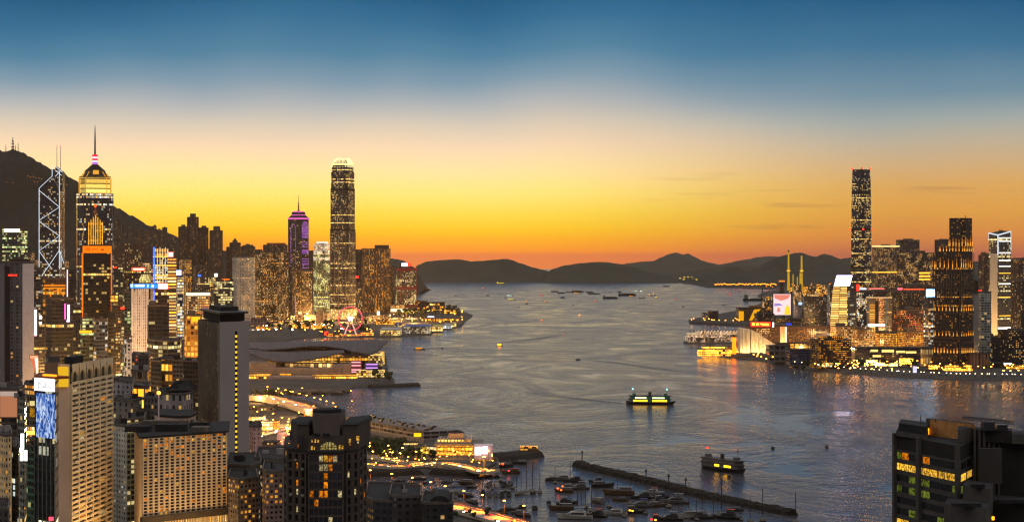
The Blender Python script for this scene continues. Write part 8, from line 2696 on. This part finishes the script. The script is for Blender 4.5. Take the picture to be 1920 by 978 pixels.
def sailboat(s_, hm, label):
 r_ = thing('sailboat', label, 'sailboat')
 L, B = 12 * s_, 3.6 * s_
 hull(L, B, 1.5 * s_, 1.1 * s_).build('hull', [hm, DECK], r_)
 MB().prism([(-L * .15, -B * .28), (L * .2, -B * .2), (L * .2, B * .2), (-L * .15, B * .28)], 1.1 * s_, 1.75 * s_, [(-L * .13, -B * .22), (L * .16, -B * .14), (L * .16, B * .14), (-L * .13, B * .22)], 0, 0).build('cabin', CABIN, r_)
 MB().bar((L * .06, 0, 1.2 * s_), (L * .06, 0, 17.5 * s_), 0.24 * s_, 5, 0, 0.16 * s_).build('mast', DARKSTEEL, r_)
 MB().bar((L * .06, 0, 2.6 * s_), (-L * .36, 0, 2.7 * s_), 0.1 * s_, 5).build('boom', STEEL, r_)
 MB().bar((L * .04, 0, 2.9 * s_), (-L * .34, 0, 2.95 * s_), 0.24 * s_, 6).build('furled_sail', H_BLUE, r_)
 mb = MB()
 for e in ((L * .5, 0), (-L * .5, 0), (L * .05, B * .5), (L * .05, -B * .5)):
  mb.bar((e[0], e[1], 1.4 * s_), (L * .06, 0, 17.0 * s_), 0.03, 3)
 mb.build('rigging', DARKSTEEL, r_)
 index_kids(r_)
 return r_


def motor_yacht(s_, hm, label, canopy=None):
 r_ = thing('motor_yacht', label, 'motor yacht')
 L, B = 16 * s_, 5 * s_
 hull(L, B, 2.4 * s_, 1.5 * s_).build('hull', [hm, DECK], r_)
 MB().prism([(-L * .32, -B * .38), (L * .18, -B * .34), (L * .26, 0), (L * .18, B * .34), (-L * .32, B * .38)], 1.5 * s_, 3.6 * s_, [(-L * .3, -B * .34), (L * .08, -B * .3), (L * .13, 0), (L * .08, B * .3), (-L * .3, B * .34)], 0, 0).build('cabin', hm, r_)
 mb = MB()
 for y in (-1, 1):
  mb.face([(-L * .27, y * B * .385, 2.3 * s_), (L * .13, y * B * .355, 2.3 * s_), (L * .09, y * B * .34, 3.1 * s_), (-L * .27, y * B * .372, 3.1 * s_)][::y])
 mb.face([(L * .185, -B * .33, 2.4 * s_), (L * .25, 0, 2.4 * s_), (L * .17, 0, 3.3 * s_), (L * .12, -B * .3, 3.3 * s_)])
 mb.face([(L * .25, 0, 2.4 * s_), (L * .185, B * .33, 2.4 * s_), (L * .12, B * .3, 3.3 * s_), (L * .17, 0, 3.3 * s_)])
 mb.build('window', SMOKED, r_)
 MB().box(-L * .26, -L * .02, -B * .3, B * .3, 3.62 * s_, 4.3 * s_).build('flybridge', hm, r_)
 MB().box(-L * .3, L * .02, -B * .34, B * .34, 5.3 * s_, 5.5 * s_).build('canopy', canopy or H_GREY, r_)
 mb = MB()
 for x in (-L * .27, -L * .01):
  for y in (-B * .3, B * .3):
   mb.bar((x, y, 4.2 * s_), (x, y, 5.3 * s_), 0.07, 4)
 mb.bar((-L * .1, 0, 5.5 * s_), (-L * .12, 0, 8 * s_), 0.08, 4)
 mb.build('canopy_posts', STEEL, r_)
 index_kids(r_)
 return r_


def work_boat(s_, hm, label, tarp=None, lit=False):
 r_ = thing('fishing_boat', label, 'fishing boat')
 L, B = 18 * s_, 5.6 * s_
 hull(L, B, 3.4 * s_, 2.6 * s_, 0.5, 0.86).build('hull', [hm, DECK], r_)
 MB().box(-L * .4, -L * .02, -B * .34, B * .34, 2.2 * s_, 4.6 * s_).build('deckhouse', CABIN if not tarp else hm, r_)
 MB().box(-L * .43, L * .1, -B * .42, B * .42, 4.65 * s_, 4.85 * s_).build('awning', tarp or H_GREY, r_)
 mb = MB()
 for k in range(3):
  mb.box(-L * .36 + k * L * .11, -L * .29 + k * L * .11, -B * .345, -B * .338, 3.2 * s_, 4.1 * s_)
 mb.build('window', BOATLAMP if lit else SMOKED, r_)
 mb = MB()
 mb.bar((L * .05, 0, 2.4 * s_), (L * .05, 0, 9.5 * s_), 0.13, 5, 0, .08)
 mb.bar((L * .05, 0, 5 * s_), (L * .36, 0, 7 * s_), 0.09, 4)
 mb.build('mast', DARKSTEEL, r_)
 index_kids(r_)
 return r_


def sampan(s_, hm, label, tarp=None):
 r_ = thing('sampan', label, 'small boat')
 L, B = 8 * s_, 2.4 * s_
 hull(L, B, 1.2 * s_, 0.9 * s_, 0.5).build('hull', [hm, DECK], r_)
 rows_ = []
 for k in range(7):
  a_ = math.pi * k / 6
  rows_.append([(-L * .3, -B * .42 * math.cos(a_), 0.9 * s_ + 1.2 * s_ * math.sin(a_)), (L * .12, -B * .42 * math.cos(a_), 0.9 * s_ + 1.2 * s_ * math.sin(a_))])
 mb = MB().sheet(rows_)
 mb.face([q_[0] for q_ in rows_]); mb.face([q_[1] for q_ in rows_][::-1])
 mb.build('awning', tarp or H_DARK, r_)
 MB().bar((-L * .42, 0, 0.7 * s_), (-L * .5, 0, 1.4 * s_), 0.18, 5).build('motor', DARKSTEEL, r_)
 index_kids(r_)
 return r_


PROTO = {}
PROTO_USED = set()
def boat(kind, px, py, rot, label, group='boats moored in the typhoon shelter', s_=1.0, moored=True):
 """kind: (builder, material, option)"""
 if kind not in PROTO:
  b_, m_, o_ = kind
  hm = {'w': H_WHITE, 'g': H_GREY, 'o': H_WOOD, 'd': H_DARK, 'b': H_BLUE}[m_]
  tarp = {'': None, 'B': TARP_BLUE, 'V': TARP_VIOLET, 'R': TARP_RED, 'L': None}[o_]
  if b_ == 's':
   PROTO[kind] = sailboat(1.0, hm, 'x')
  elif b_ == 'y':
   PROTO[kind] = motor_yacht(1.0, hm, 'x', tarp)
  elif b_ == 'f':
   PROTO[kind] = work_boat(1.0, hm, 'x', tarp, o_ == 'L')
  else:
   PROTO[kind] = sampan(1.0, hm, 'x', tarp)
 q_ = PROTO[kind]
 o_ = q_ if q_.name not in PROTO_USED else copy_tree(q_)
 PROTO_USED.add(q_.name)
 o_.location = G(px, py, 0)
 o_.rotation_euler = (0, 0, R(rot))
 s_ *= 1.0 if kind[0] == 's' else 0.88
 o_.scale = (s_,) * 3
 o_['label'], o_['group'] = label, group
 return o_


# the moored boats: kind, photo column, water line row, heading, what sets each one apart
M = [
 (('f', 'd', ''), 974, 869, 178, 'low dark sampan-like boat alone between the quay arm and the club house terrace', .8), (('f', 'd', 'L'), 946, 875, 20, 'dark boat with orange deck lights at the tip of the club house quay', 1), (('f', 'o', 'R'), 958, 887, 190, 'boat with a red-lit awning just below the quay tip', .95),
 (('p', 'd', ''), 897, 896, 10, 'small dark boat lying nearest the bright reflection of the screens', 1.2), (('p', 'd', ''), 912, 894, 170, 'first of three small dark boats in a row under the causeway end', 1.1), (('p', 'd', ''), 921, 894, 0, 'middle of three small dark boats in a row under the causeway end', 1.1), (('p', 'd', ''), 931, 894, 185, 'last of three small dark boats in a row under the causeway end', 1.1),
 (('p', 'g', ''), 838, 905, 15, 'grey awning boat at the left end of the inner cluster', 1.4), (('y', 'w', 'B'), 851, 912, 200, 'white motor yacht with a blue canopy in the inner cluster', .8), (('y', 'd', ''), 860, 908, 80, 'dark motor yacht behind the blue-canopied one', .8), (('f', 'o', 'L'), 871, 907, 160, 'wooden boat with lit cabin beside the bright reflection', .9),
 (('p', 'd', ''), 884, 914, 30, 'dark small boat just left of the bright reflection', 1.3), (('y', 'g', ''), 917, 911, 100, 'grey motor yacht at the left of the big middle cluster, rear row', 1.0), (('y', 'w', ''), 931, 911, 95, 'white motor yacht in the rear row of the big middle cluster', 1.05), (('s', 'd', ''), 939, 902, 85, 'dark sloop with the tallest mast, rear row of the middle cluster', 1.35),
 (('y', 'd', ''), 946, 911, 85, 'dark motor yacht beside the tall-masted sloop', 1.0), (('y', 'g', ''), 957, 909, 80, 'grey motor yacht at the right end of the rear row', .95), (('y', 'd', ''), 905, 927, 95, 'dark motor yacht at the left end of the front row in the middle cluster', 1.0), (('y', 'g', ''), 917, 929, 90, 'grey motor yacht, second in the front row of the middle cluster', 1.0),
 (('y', 'g', 'V'), 929, 930, 88, 'grey motor yacht with a violet canopy, third in the front row', 1.0), (('y', 'd', ''), 941, 930, 92, 'dark motor yacht, fourth in the front row of the middle cluster', 1.0), (('y', 'd', ''), 954, 929, 90, 'dark motor yacht, fifth in the front row of the middle cluster', .95), (('s', 'o', ''), 969, 926, 95, 'wooden sloop, first of the masted group at the right of the middle cluster', 1.05),
 (('s', 'g', ''), 977, 925, 88, 'grey sloop, second of the masted group', 1.1), (('s', 'w', ''), 987, 924, 92, 'white sloop, third of the masted group', 1.2), (('s', 'd', ''), 999, 923, 95, 'dark sloop, fourth of the masted group, with a high mast', 1.3), (('s', 'g', ''), 1012, 923, 86, 'grey sloop at the right end of the masted group', 1.0),
 (('y', 'w', 'B'), 852, 924, 185, 'white motor yacht with blue canvas in front of the inner cluster', .85), (('p', 'w', ''), 853, 937, 5, 'pale small boat below the blue-canvas yacht', 1.5), (('f', 'd', ''), 872, 931, 150, 'dark fishing boat left of the bright reflection, upper of two', .8), (('f', 'd', ''), 884, 944, 120, 'dark fishing boat left of the bright reflection, lower of two', .9),
 (('p', 'd', ''), 1002, 954, 100, 'small dark boat alone right of the orange road', 1.7), (('p', 'd', ''), 980, 951, 60, 'small dark boat between the lone one and the road', 1.5), (('p', 'd', ''), 955, 956, 10, 'dark small boat beside the orange road lamp', 1.6), (('y', 'd', ''), 912, 958, 170, 'dark low yacht beside the orange road, left of the street lamp', .8), (('y', 'd', ''), 939, 961, 155, 'dark low yacht beside the orange road, right of the street lamp', .8), (('f', 'g', ''), 969, 963, 140, 'grey fishing boat near the orange road', .7), (('f', 'd', ''), 981, 968, 160, 'dark fishing boat nearest the orange road end', .7),
 (('f', 'd', ''), 1033, 900, 5, 'dark hulk at the left end of the right-hand clusters', .6), (('f', 'g', ''), 1050, 900, 175, 'grey boat with a mast at the upper left of the right-hand clusters', 1.0), (('y', 'd', 'B'), 1076, 903, 175, 'dark motor yacht under a blue canopy', 1.2), (('f', 'o', 'L'), 1058, 922, 170, 'boat strung with orange lights', .9), (('y', 'd', ''), 1068, 918, 20, 'dark yacht behind the boat strung with orange lights', 1.0), (('y', 'g', ''), 1085, 916, 185, 'grey yacht right of the boat strung with orange lights', 1.2),
 (('y', 'd', ''), 1119, 903, 178, 'dark small yacht alone near the breakwater head', .9), (('f', 'd', ''), 1130, 912, 8, 'long dark boat with a mast below the lone small yacht', 1.1), (('f', 'o', ''), 1161, 927, 172, 'big wooden boat with an open deck in the middle of the right-hand clusters', 1.45), (('f', 'g', ''), 1120, 942, 120, 'grey fishing boat standing end-on, left of the violet canopies', 1.0), (('y', 'd', ''), 1063, 944, 10, 'dark yacht with a cluttered deck at the lower left', 1.1), (('f', 'o', ''), 1053, 955, 178, 'wooden boat at the lower left of the right-hand clusters', 1.1), (('y', 'w', ''), 1078, 972, 172, 'large pale yacht at the bottom, left of centre', 1.7), (('s', 'w', ''), 1083, 962, 95, 'white sloop with a high mast behind the large pale yacht', 1.15), (('s', 'd', ''), 1090, 960, 90, 'dark sloop right of the white one, mast crossing the lights', 1.15),
 (('y', 'd', 'R'), 1117, 968, 150, 'dark yacht with a red-lit deck at the bottom', 1.2), (('y', 'w', 'V'), 1152, 964, 165, 'white motor cruiser with a violet canopy at the bottom centre', 1.25), (('y', 'd', ''), 1189, 961, 10, 'dark yacht with two small amber lamps', 1.1), (('y', 'g', 'V'), 1200, 950, 175, 'grey yacht under a long violet canopy', 1.3), (('f', 'o', ''), 1233, 949, 10, 'wooden boat right of the violet canopies', .85), (('p', 'o', ''), 1164, 938, 170, 'small tan-awninged boat above the violet canopies', 1.7), (('y', 'w', 'R'), 1222, 924, 160, 'pale yacht with a salmon awning nearest the breakwater', 1.0), (('y', 'd', ''), 1204, 934, 185, 'dark yacht left of the salmon awning', 1.2), (('y', 'd', ''), 1246, 934, 8, 'dark yacht at the right end under the breakwater', 1.1), (('y', 'g', ''), 1265, 943, 172, 'grey yacht with a dark cover at the right end under the breakwater', 1.5), (('y', 'd', ''), 1240, 940, 10, 'dark low yacht tucked behind the right-end grey yacht', 1.0),
 (('s', 'd', ''), 1292, 962, 88, 'dark sloop with a tall mast against the breakwater, left of three', 1.25), (('s', 'd', ''), 1318, 962, 94, 'dark sloop with a tall mast against the breakwater, middle of three', 1.1), (('s', 'd', ''), 1353, 966, 90, 'dark sloop with a very tall mast against the breakwater, right of three', 1.5), (('f', 'w', ''), 1288, 970, 170, 'pale fishing boat at the bottom beside the tall masts', 1.1), (('y', 'd', ''), 1318, 972, 5, 'dark yacht at the bottom between the tall masts', 1.2), (('y', 'd', 'R'), 1362, 972, 160, 'dark yacht with a reddish deck at the bottom right', 1.4), (('p', 'd', ''), 1378, 957, 178, 'small dark boat close under the breakwater', 1.7), (('s', 'd', ''), 1407, 978, 92, 'dark sloop whose mast stands before the breakwater end, left of two', 1.0), (('s', 'd', ''), 1430, 976, 86, 'dark sloop whose mast stands before the breakwater end, right of two', 1.3),
 (('f', 'd', 'R'), 1229, 973, 90, 'stall boat with red and amber lights at the bottom', .9), (('y', 'd', ''), 1256, 975, 175, 'dark yacht at the bottom right of the stall boat', 1.3), (('s', 'g', ''), 1247, 972, 85, 'grey sloop at the bottom with a mast crossing the lit yacht', 1.1), (('s', 'd', ''), 1492, 980, 90, 'dark sloop alone at the bottom right, only its mast clear', 1.2),
 (('p', 'd', ''), 749, 902, 0, 'small dark boat in the inner basin, topmost on the left', 1.2), (('p', 'd', ''), 745, 917, 90, 'small dark boat in the inner basin near the orange road', 1.2), (('f', 'd', ''), 761, 924, 175, 'dark fishing boat in the inner basin near the orange road', .8), (('p', 'd', ''), 787, 899, 10, 'dark boat under the causeway wall, left of the pair', 1.5), (('p', 'd', ''), 798, 906, 60, 'dark boat under the causeway wall, right of the pair', 1.0), (('p', 'd', ''), 787, 917, 90, 'tiny dark boat in the middle of the inner basin, left', .9), (('p', 'd', ''), 799, 921, 80, 'tiny dark boat in the middle of the inner basin, right', .9), (('f', 'o', ''), 814, 921, 100, 'wooden boat with a pale mast in the inner basin', .8), (('y', 'w', ''), 817, 931, 170, 'pale yacht at the lower edge of the inner basin', .8), (('p', 'g', ''), 795, 930, 10, 'grey small boat at the lower edge of the inner basin', 1.3),
]
for k, (px, py) in enumerate(((482, 739), (494, 741), (508, 738), (522, 740), (536, 737.5), (549, 740), (563, 738), (577, 741), (590, 738), (604, 740), (618, 737), (632, 739), (645, 736))):
 M.append(((('y', 'd', ''), ('y', 'g', ''), ('f', 'd', ''))[k % 3], px, py, 10 + 170 * (k % 2), 'boat in the basin before the convention hall, %s from the left' % names_[k], 1.0))
for kind, px, py, rot, lab, s_ in M:
 boat(kind, px, py, rot, lab, 'boats moored in the typhoon shelter', s_)
for px, py in ((905, 921), (921, 917), (948, 920), (962, 915), (1041, 905), (1069, 910), (1098, 950), (1109, 958), (1142, 950), (1170, 968), (1182, 944), (1210, 962), (1228, 940), (1254, 950), (1272, 966), (1306, 974), (1338, 970), (1390, 974)):
 boat(('s', 'd', ''), px, py, 80 + (px * 7) % 25, 'slim dark sloop with a bare mast wedged in the crowded moorings', 'slim dark sloops in the crowded moorings', 0.75 + (px % 5) * 0.09)
# deck lamps seen on some of them
for px, py, lab, col in ((1046, 915, 'left of three orange deck lamps', 0), (1052, 918, 'lowest of three orange deck lamps', 0), (1055, 911, 'top of three orange deck lamps', 0), (1181, 956, 'left of two amber lamps on a dark yacht', 1), (1186, 957, 'right of two amber lamps on a dark yacht', 1), (1222, 973, 'red lamp on the stall boat', 2), (1229, 974, 'amber lamp on the stall boat', 1), (943, 870, 'red lamp on the boat at the quay tip', 2), (954, 882, 'red lamp on the boat below the quay tip', 2)):
 p_ = G(px, py, 3.2)
 r_ = thing('deck_lamp', lab, 'lamp', p_, 0, 'deck lamps on the moored boats')
 MB().lathe([(0, -.5), (.8, -.2), (.8, .4), (0, .7)], 6).build('lamp_head', (lamp('orange_deck_lamp', (255, 90, 30), 5), lamp('amber_deck_lamp', (255, 170, 50), 4), lamp('red_deck_lamp', (255, 40, 30), 4))[col], r_)
 MB().bar((0, 0, -2.6), (0, 0, -.4), .08, 4).build('post', DARKSTEEL, r_)
for px, py, lab in ((1029, 942, 'round dark mooring buoy left of the right-hand clusters'), (829, 653, 'dark buoy right of the yellow ferry'), (1449, 840, 'dark buoy alone on the near water'), (1550, 838, 'faint dark buoy far right on the near water'), (1367, 893, 'small dark buoy below the small ferry')):
 r_ = thing('mooring_buoy', lab, 'buoy', G(px, py, 0))
 MB().lathe([(0, -.6), (1.6, -.2), (1.9, .8), (1.2, 1.9), (0, 2.2)], 10).build('float', H_DARK, r_)
 MB().lathe([(.3, 2.1), (.3, 2.7), (0, 2.8)], 6).build('ring', DARKSTEEL, r_)

# --- the two harbour ferries
def ferry(name, label, a, b_, lit, hm, trim):
 A_, B_ = G(a[0], a[1]), G(b_[0], b_[1])
 c_ = (A_ + B_) / 2
 L = (B_ - A_).length
 r_ = thing(name, label, 'ferry', c_, math.atan2((B_ - A_).y, (B_ - A_).x))
 B = L * 0.21
 u = L / 40.0
 hull(L, B, 3.0 * u, 2.2 * u, 0.55, 0.8, 1, True).build('hull', [hm, DECK], r_)
 def deck(nm, fx, z0, z1, m_, k=0.42):
  mb = MB()
  mb.prism([(-L * fx, -B * k * .7), (-L * fx * .9, -B * k), (L * fx * .9, -B * k), (L * fx, -B * k * .7), (L * fx, B * k * .7), (L * fx * .9, B * k), (-L * fx * .9, B * k), (-L * fx, B * k * .7)], z0, z1, None, 0, 0, True)
  return mb.build(nm, m_, r_)
 deck('lower_deck', .43, 2.2 * u, 4.3 * u, trim)
 deck('deck_slab', .46, 4.35 * u, 4.7 * u, hm, .46)
 deck('upper_deck', .42, 4.7 * u, 6.9 * u, trim)
 deck('roof', .46, 6.95 * u, 7.4 * u, H_DARK, .46)
 for (z0, z1, segs, m_) in lit:
  mb = MB()
  for (f0, f1) in segs:
   n_ = max(1, int((f1 - f0) * L / 1.5))
   for k in range(n_):
    g0, g1 = f0 + (f1 - f0) * k / n_, f0 + (f1 - f0) * (k + 0.8) / n_
    for y in (-1, 1):
     mb.box(L * g0, L * g1, y * B * .43 - .05, y * B * .43 + .05, z0 * u, z1 * u)
  mb.build('lit_window', m_, r_)
 for sx in (-1, 1):
  MB().box(L * .33 * sx - 1.4 * u, L * .33 * sx + 1.4 * u, -1.6 * u, 1.6 * u, 7.4 * u, 9.3 * u).build('wheelhouse', trim, r_)
  mo = MB().bar((L * .36 * sx, 0, 9.3 * u), (L * .36 * sx, 0, 14 * u), .14 * u, 5).build('mast', STEEL, r_)
  MB().lathe([(0, 12.2 * u), (.6 * u, 12.4 * u), (.6 * u, 13.2 * u), (0, 13.4 * u)], 6, L * .36 * sx, 0).build('mast_light', lamp('ferry_teal_light', (120, 230, 240), 4.0, False) if len(lit) > 1 else RED_LAMP if sx < 0 else STEEL, mo)
 MB().lathe([(1.3 * u, 7.4 * u), (1.3 * u, 10.4 * u), (1.1 * u, 10.4 * u), (0, 10.3 * u)], 10).build('funnel', H_DARK, r_)
 return r_
GOLDW = lamp('ferry_gold_window', (255, 180, 30), 4.2)
PALEW = lamp('ferry_pale_window', (220, 245, 180), 2.6, False)
TEAL = paint('teal_paint', (40, 92, 88), 0.5)
ferry('harbour_ferry', 'double-ended green ferry with glowing gold lower deck, under way in mid harbour', (1174, 757), (1263, 758), [(2.6, 4.0, [(-.34, -.04), (.06, .37)], GOLDW), (5.1, 6.3, [(-.3, -.06), (.06, .32)], PALEW)], H_DARK, TEAL)
ferry('harbour_ferry', 'darker ferry with only a few gold windows lit, above the breakwater', (1315, 876), (1395, 887), [(2.8, 4.1, [(-.08, .03), (.14, .3)], lamp('ferry_gold_window', (255, 180, 30), 4.2))], H_DARK, paint('ferry_grey', (74, 70, 70), 0.6))

# --- small craft out in the harbour
FARB = 'vessels scattered over the harbour'
def craft(lab, x0, x1, py, kind='launch', lit=None, e=3.0, tall=1.0):
 A_, B_ = G(x0, py), G(x1, py)
 L = (B_ - A_).length
 r_ = thing({'launch': 'harbour_launch', 'barge': 'cargo_barge', 'crane': 'crane_barge', 'ship': 'coastal_ship'}[kind], lab, {'launch': 'launch', 'barge': 'barge', 'crane': 'crane barge', 'ship': 'ship'}[kind], (A_ + B_) / 2, 0, FARB)
 lm = lamp('craft_%s_%s' % (lit, e), {'amber': (255, 160, 30), 'red': (255, 60, 30), 'yellow': (255, 220, 40), 'white': (230, 255, 230), 'orange': (255, 110, 20)}.get(lit, (255, 255, 255)), e) if lit else None
 if kind == 'launch':
  hull(L, L * .26, L * .1, L * .07).build('hull', [H_DARK if not lit else H_GREY, DECK], r_)
  MB().box(-L * .34, L * .22, -L * .1, L * .1, L * .07, L * .07 + L * .11 * tall).build('cabin', lm or CABIN, r_)
  MB().box(-L * .36, L * .2, -L * .11, L * .11, L * .072 + L * .11 * tall, L * .1 + L * .11 * tall).build('cabin_roof', H_DARK if not lit else H_WHITE, r_)
  MB().bar((0, 0, L * .1 + L * .11 * tall), (0, 0, L * .24 + L * .11 * tall), L * .008 + .1, 4).build('mast', STEEL, r_)
 else:
  hull(L, L * .18, L * .09, L * .07, .3, .95).build('hull', [H_DARK, DECK], r_)
  if kind == 'barge':
   MB().box(-L * .3, L * .42, -L * .07, L * .07, L * .06, L * .06 + L * .07 * tall).build('cargo', H_DARK, r_)
  MB().box(-L * .46, -L * .34, -L * .07, L * .07, L * .06, L * .2).build('deckhouse', lm or H_GREY, r_)
  if kind == 'ship':
   MB().box(-L * .3, L * .3, -L * .06, L * .06, L * .07, L * .12).build('superstructure', lm or CABIN, r_)
  if kind == 'crane':
   MB().bar((L * .1, 0, L * .06), (L * .16, 0, L * .5), L * .02, 4).build('crane_mast', lm or DARKSTEEL, r_)
   MB().bar((L * .1, 0, L * .12), (L * .5, 0, L * .45), L * .012, 4).build('jib', DARKSTEEL, r_)
  MB().bar((-L * .4, 0, L * .2), (-L * .4, 0, L * .32), L * .006 + .1, 4).build('mast', STEEL, r_)
 return r_
craft('round gold-lit ferry blazing in mid harbour', 931, 943, 648, 'launch', 'amber', 4.0, 2.4)
craft('low yellow-lit ferry left of the gold one', 776, 797, 655, 'launch', 'amber', 1.2, 1.0)
craft('dark speedboat with a long wake, right of the gold ferry', 1079, 1089, 674)
craft('small launch with an orange light trailing a faint wake', 1013, 1019, 601, 'launch', 'orange', 3.0, 1.4)
craft('tiny launch glowing yellow in the middle distance', 1084.5, 1089, 591, 'launch', 'amber', 4.0, 3.0)
craft('tiny launch with a red lamp at the head of a long wake', 1055, 1059, 627, 'launch', 'red', 2.5, 1.5)
craft('pale launch left of the orange-lit one', 979, 985, 588, 'launch', 'white', 0.7)
craft('ship outlined in yellow lights near the far shore', 931, 949, 532, 'ship', 'yellow', 1.2)
craft('small ship with a red lamp near the far shore', 903, 911, 541, 'ship', 'orange', 1.6)
craft('pale green-white lit ship near the far shore on the right', 1193, 1204, 528.5, 'ship', 'white', 1.4)
craft('small ship with red lights under the first dark hill', 1055, 1066, 528.5, 'ship', 'red', 1.2)
craft('tiny red-lit ship under the second dark hill', 1131, 1136, 527, 'ship', 'red', 1.6)
for i, (x0, x1, y, kd, lit) in enumerate([(793, 800, 544, 'crane', None), (852, 858, 554, 'launch', None), (911, 918, 554, 'launch', None), (945, 951, 558, 'launch', None), (951, 962, 555, 'ship', 'white'), (954, 965, 562, 'ship', 'yellow'), (984, 990, 565, 'launch', 'amber'), (985, 991, 570, 'launch', None), (970, 975, 576, 'launch', None), (1012, 1019, 553.5, 'launch', 'red'), (1019, 1026, 566, 'launch', 'amber'), (1050, 1060, 558, 'launch', None),
           (1033, 1047, 547, 'barge', None), (1045, 1060, 549.5, 'barge', None), (1061, 1073, 548, 'barge', None), (1072, 1094, 547.5, 'barge', None), (1077, 1087, 550, 'ship', 'amber'), (1098, 1112, 548, 'barge', None), (1102, 1118, 551, 'barge', None), (1115, 1126, 551, 'barge', None), (1113, 1120, 564.5, 'launch', 'orange'), (1130, 1158, 559.5, 'barge', None), (1157, 1166, 547, 'barge', None), (1159, 1192, 554, 'barge', None), (1180, 1190, 556, 'ship', 'amber'), (1198, 1210, 559, 'crane', None),
           (1190, 1197, 546, 'ship', 'white'), (1199, 1206, 546.5, 'launch', 'white'), (1216, 1230, 554, 'crane', 'amber'), (1227, 1234, 557.5, 'launch', 'yellow'), (1264, 1270, 561, 'launch', 'red'), (1142, 1147, 548, 'launch', None), (1152, 1157, 540, 'launch', None), (1243, 1256, 537, 'ship', None), (1072, 1076, 572, 'launch', None), (1278, 1284, 575, 'launch', None), (1353, 1361, 572, 'crane', None), (1365, 1372, 552, 'launch', 'red'), (1383, 1388, 546, 'launch', None)]):
 what = {'launch': 'launch', 'barge': 'loaded barge', 'crane': 'crane barge', 'ship': 'small ship'}[kd]
 same = sorted([(q_[0], q_[2]) for q_ in [(800, 0, 544)]])
 desc = ('%s-lit ' % lit if lit else 'dark ') + what
 k_ = [1]
 craft('%s #%d' % (desc, i), x0, x1, y, kd, lit, 2.0, 1.0)
# dark low barges at the right shore
craft('long dark barge moored at the low land across the harbour', 1393, 1450, 563.5, 'crane', None)
craft('dark barge with a yellow lamp at the left end of the long barge', 1404, 1416, 561, 'ship', 'yellow', 1.6)
# give each of the far craft a label by its order across the water
cr = [o_ for o_ in bpy.data.objects if o_.parent is None and '#' in str(o_.get('label', ''))]
byk = {}
for o_ in cr:
 byk.setdefault(o_['label'].split(' #')[0], []).append(o_)
ORD = ['first', 'second', 'third', 'fourth', 'fifth', 'sixth', 'seventh', 'eighth', 'ninth', 'tenth', 'eleventh', 'twelfth', 'thirteenth', 'fourteenth', 'fifteenth', 'sixteenth']
for d_, lst in byk.items():
 lst.sort(key=lambda o_: o_.location.x / o_.location.y)
 for k, o_ in enumerate(lst):
  o_['label'] = ('only %s out in the far harbour' % d_) if len(lst) == 1 else '%s in the far harbour, %s of its kind from the left' % (d_, ORD[k])

# --- wakes: churned water lying on the surface
def wake_material():
 m, t = newmat('wake_foam')
 tc = t.n('ShaderNodeTexCoord')
 nz = t.noise(tc.outputs['Object'], 0.12, 4.0, 0.65)
 b = t.n('ShaderNodeBsdfPrincipled')
 b.inputs['Base Color'].default_value = (0.03, 0.036, 0.045, 1)
 t.l(t.rng(nz, 0.35, 0.65, 0.5, 0.75), b.inputs['Roughness'])
 tr = t.n('ShaderNodeBsdfTransparent')
 mx = t.n('ShaderNodeMixShader')
 uv = t.n('ShaderNodeUVMap')
 sp = t.n('ShaderNodeSeparateXYZ')
 t.l(uv.outputs[0], sp.inputs[0])
 side = t.m('SUBTRACT', 1.0, t.m('MULTIPLY', t.m('ABSOLUTE', t.m('SUBTRACT', sp.outputs[1], 0.5)), 2.0), True)
 fade = t.m('MULTIPLY', t.m('MULTIPLY', t.rng(sp.outputs[0], 0, 1, 1.0, 0.0), t.rng(side, 0, .5, 0, 1, True)), t.rng(nz, 0.38, 0.6, 0.5, 1))
 t.l(fade, mx.inputs[0]); t.l(tr.outputs[0], mx.inputs[1]); t.l(b.outputs[0], mx.inputs[2])
 o = t.n('ShaderNodeOutputMaterial')
 t.l(mx.outputs[0], o.inputs[0])
 return m
WAKE = wake_material()
def wake(pts, w0, w1):
 c_ = [G(x, y, 0.06) for x, y in pts]
 mb = MB()
 n_ = 14
 prev = None
 for k in range(n_ + 1):
  u = k / n_ * (len(c_) - 1)
  i = min(int(u), len(c_) - 2)
  p_ = c_[i] + (c_[i + 1] - c_[i]) * (u - i)
  d_ = (c_[i + 1] - c_[i]).normalized()
  nn_ = Vector((-d_.y, d_.x, 0))
  w_ = w0 + (w1 - w0) * k / n_
  cur = (p_ + nn_ * w_, p_ - nn_ * w_, k / n_)
  if prev:
   mb.face([prev[0], prev[1], cur[1], cur[0]], [(prev[2], 0), (prev[2], 1), (cur[2], 1), (cur[2], 0)])
  prev = cur
 return tag(mb.build('boat_wake', WAKE), kind='stuff')
wake([(1176, 757), (1100, 749), (1040, 742), (990, 733)], 5, 22)
wake([(1088, 673), (1150, 679), (1230, 690), (1290, 700)], 3, 22)
wake([(1057, 627), (1010, 634), (945, 643)], 4, 26)
wake([(775, 655), (820, 652), (880, 650)], 4, 18)
wake([(1013, 602), (990, 603), (965, 605)], 4, 26)
# ------------------------------------------------------------------ air
def haze():
 m, t = newmat('evening_air')
 v = t.n('ShaderNodeVolumePrincipled')
 v.inputs['Color'].default_value = (0.94, 0.72, 0.52, 1)
 v.inputs['Density'].default_value = HAZE_DENSITY
 v.inputs['Anisotropy'].default_value = 0.78
 o = t.n('ShaderNodeOutputMaterial')
 t.l(v.outputs[0], o.inputs['Volume'])
 mb = MB()
 mb.box(-12500, 12500, -300, 25500, -6, 720)
 o = mb.build('haze', m)
 return tag(o, 'thin evening haze over the whole harbour', kind='stuff')


HAZE_DENSITY = 1.2e-5
haze()
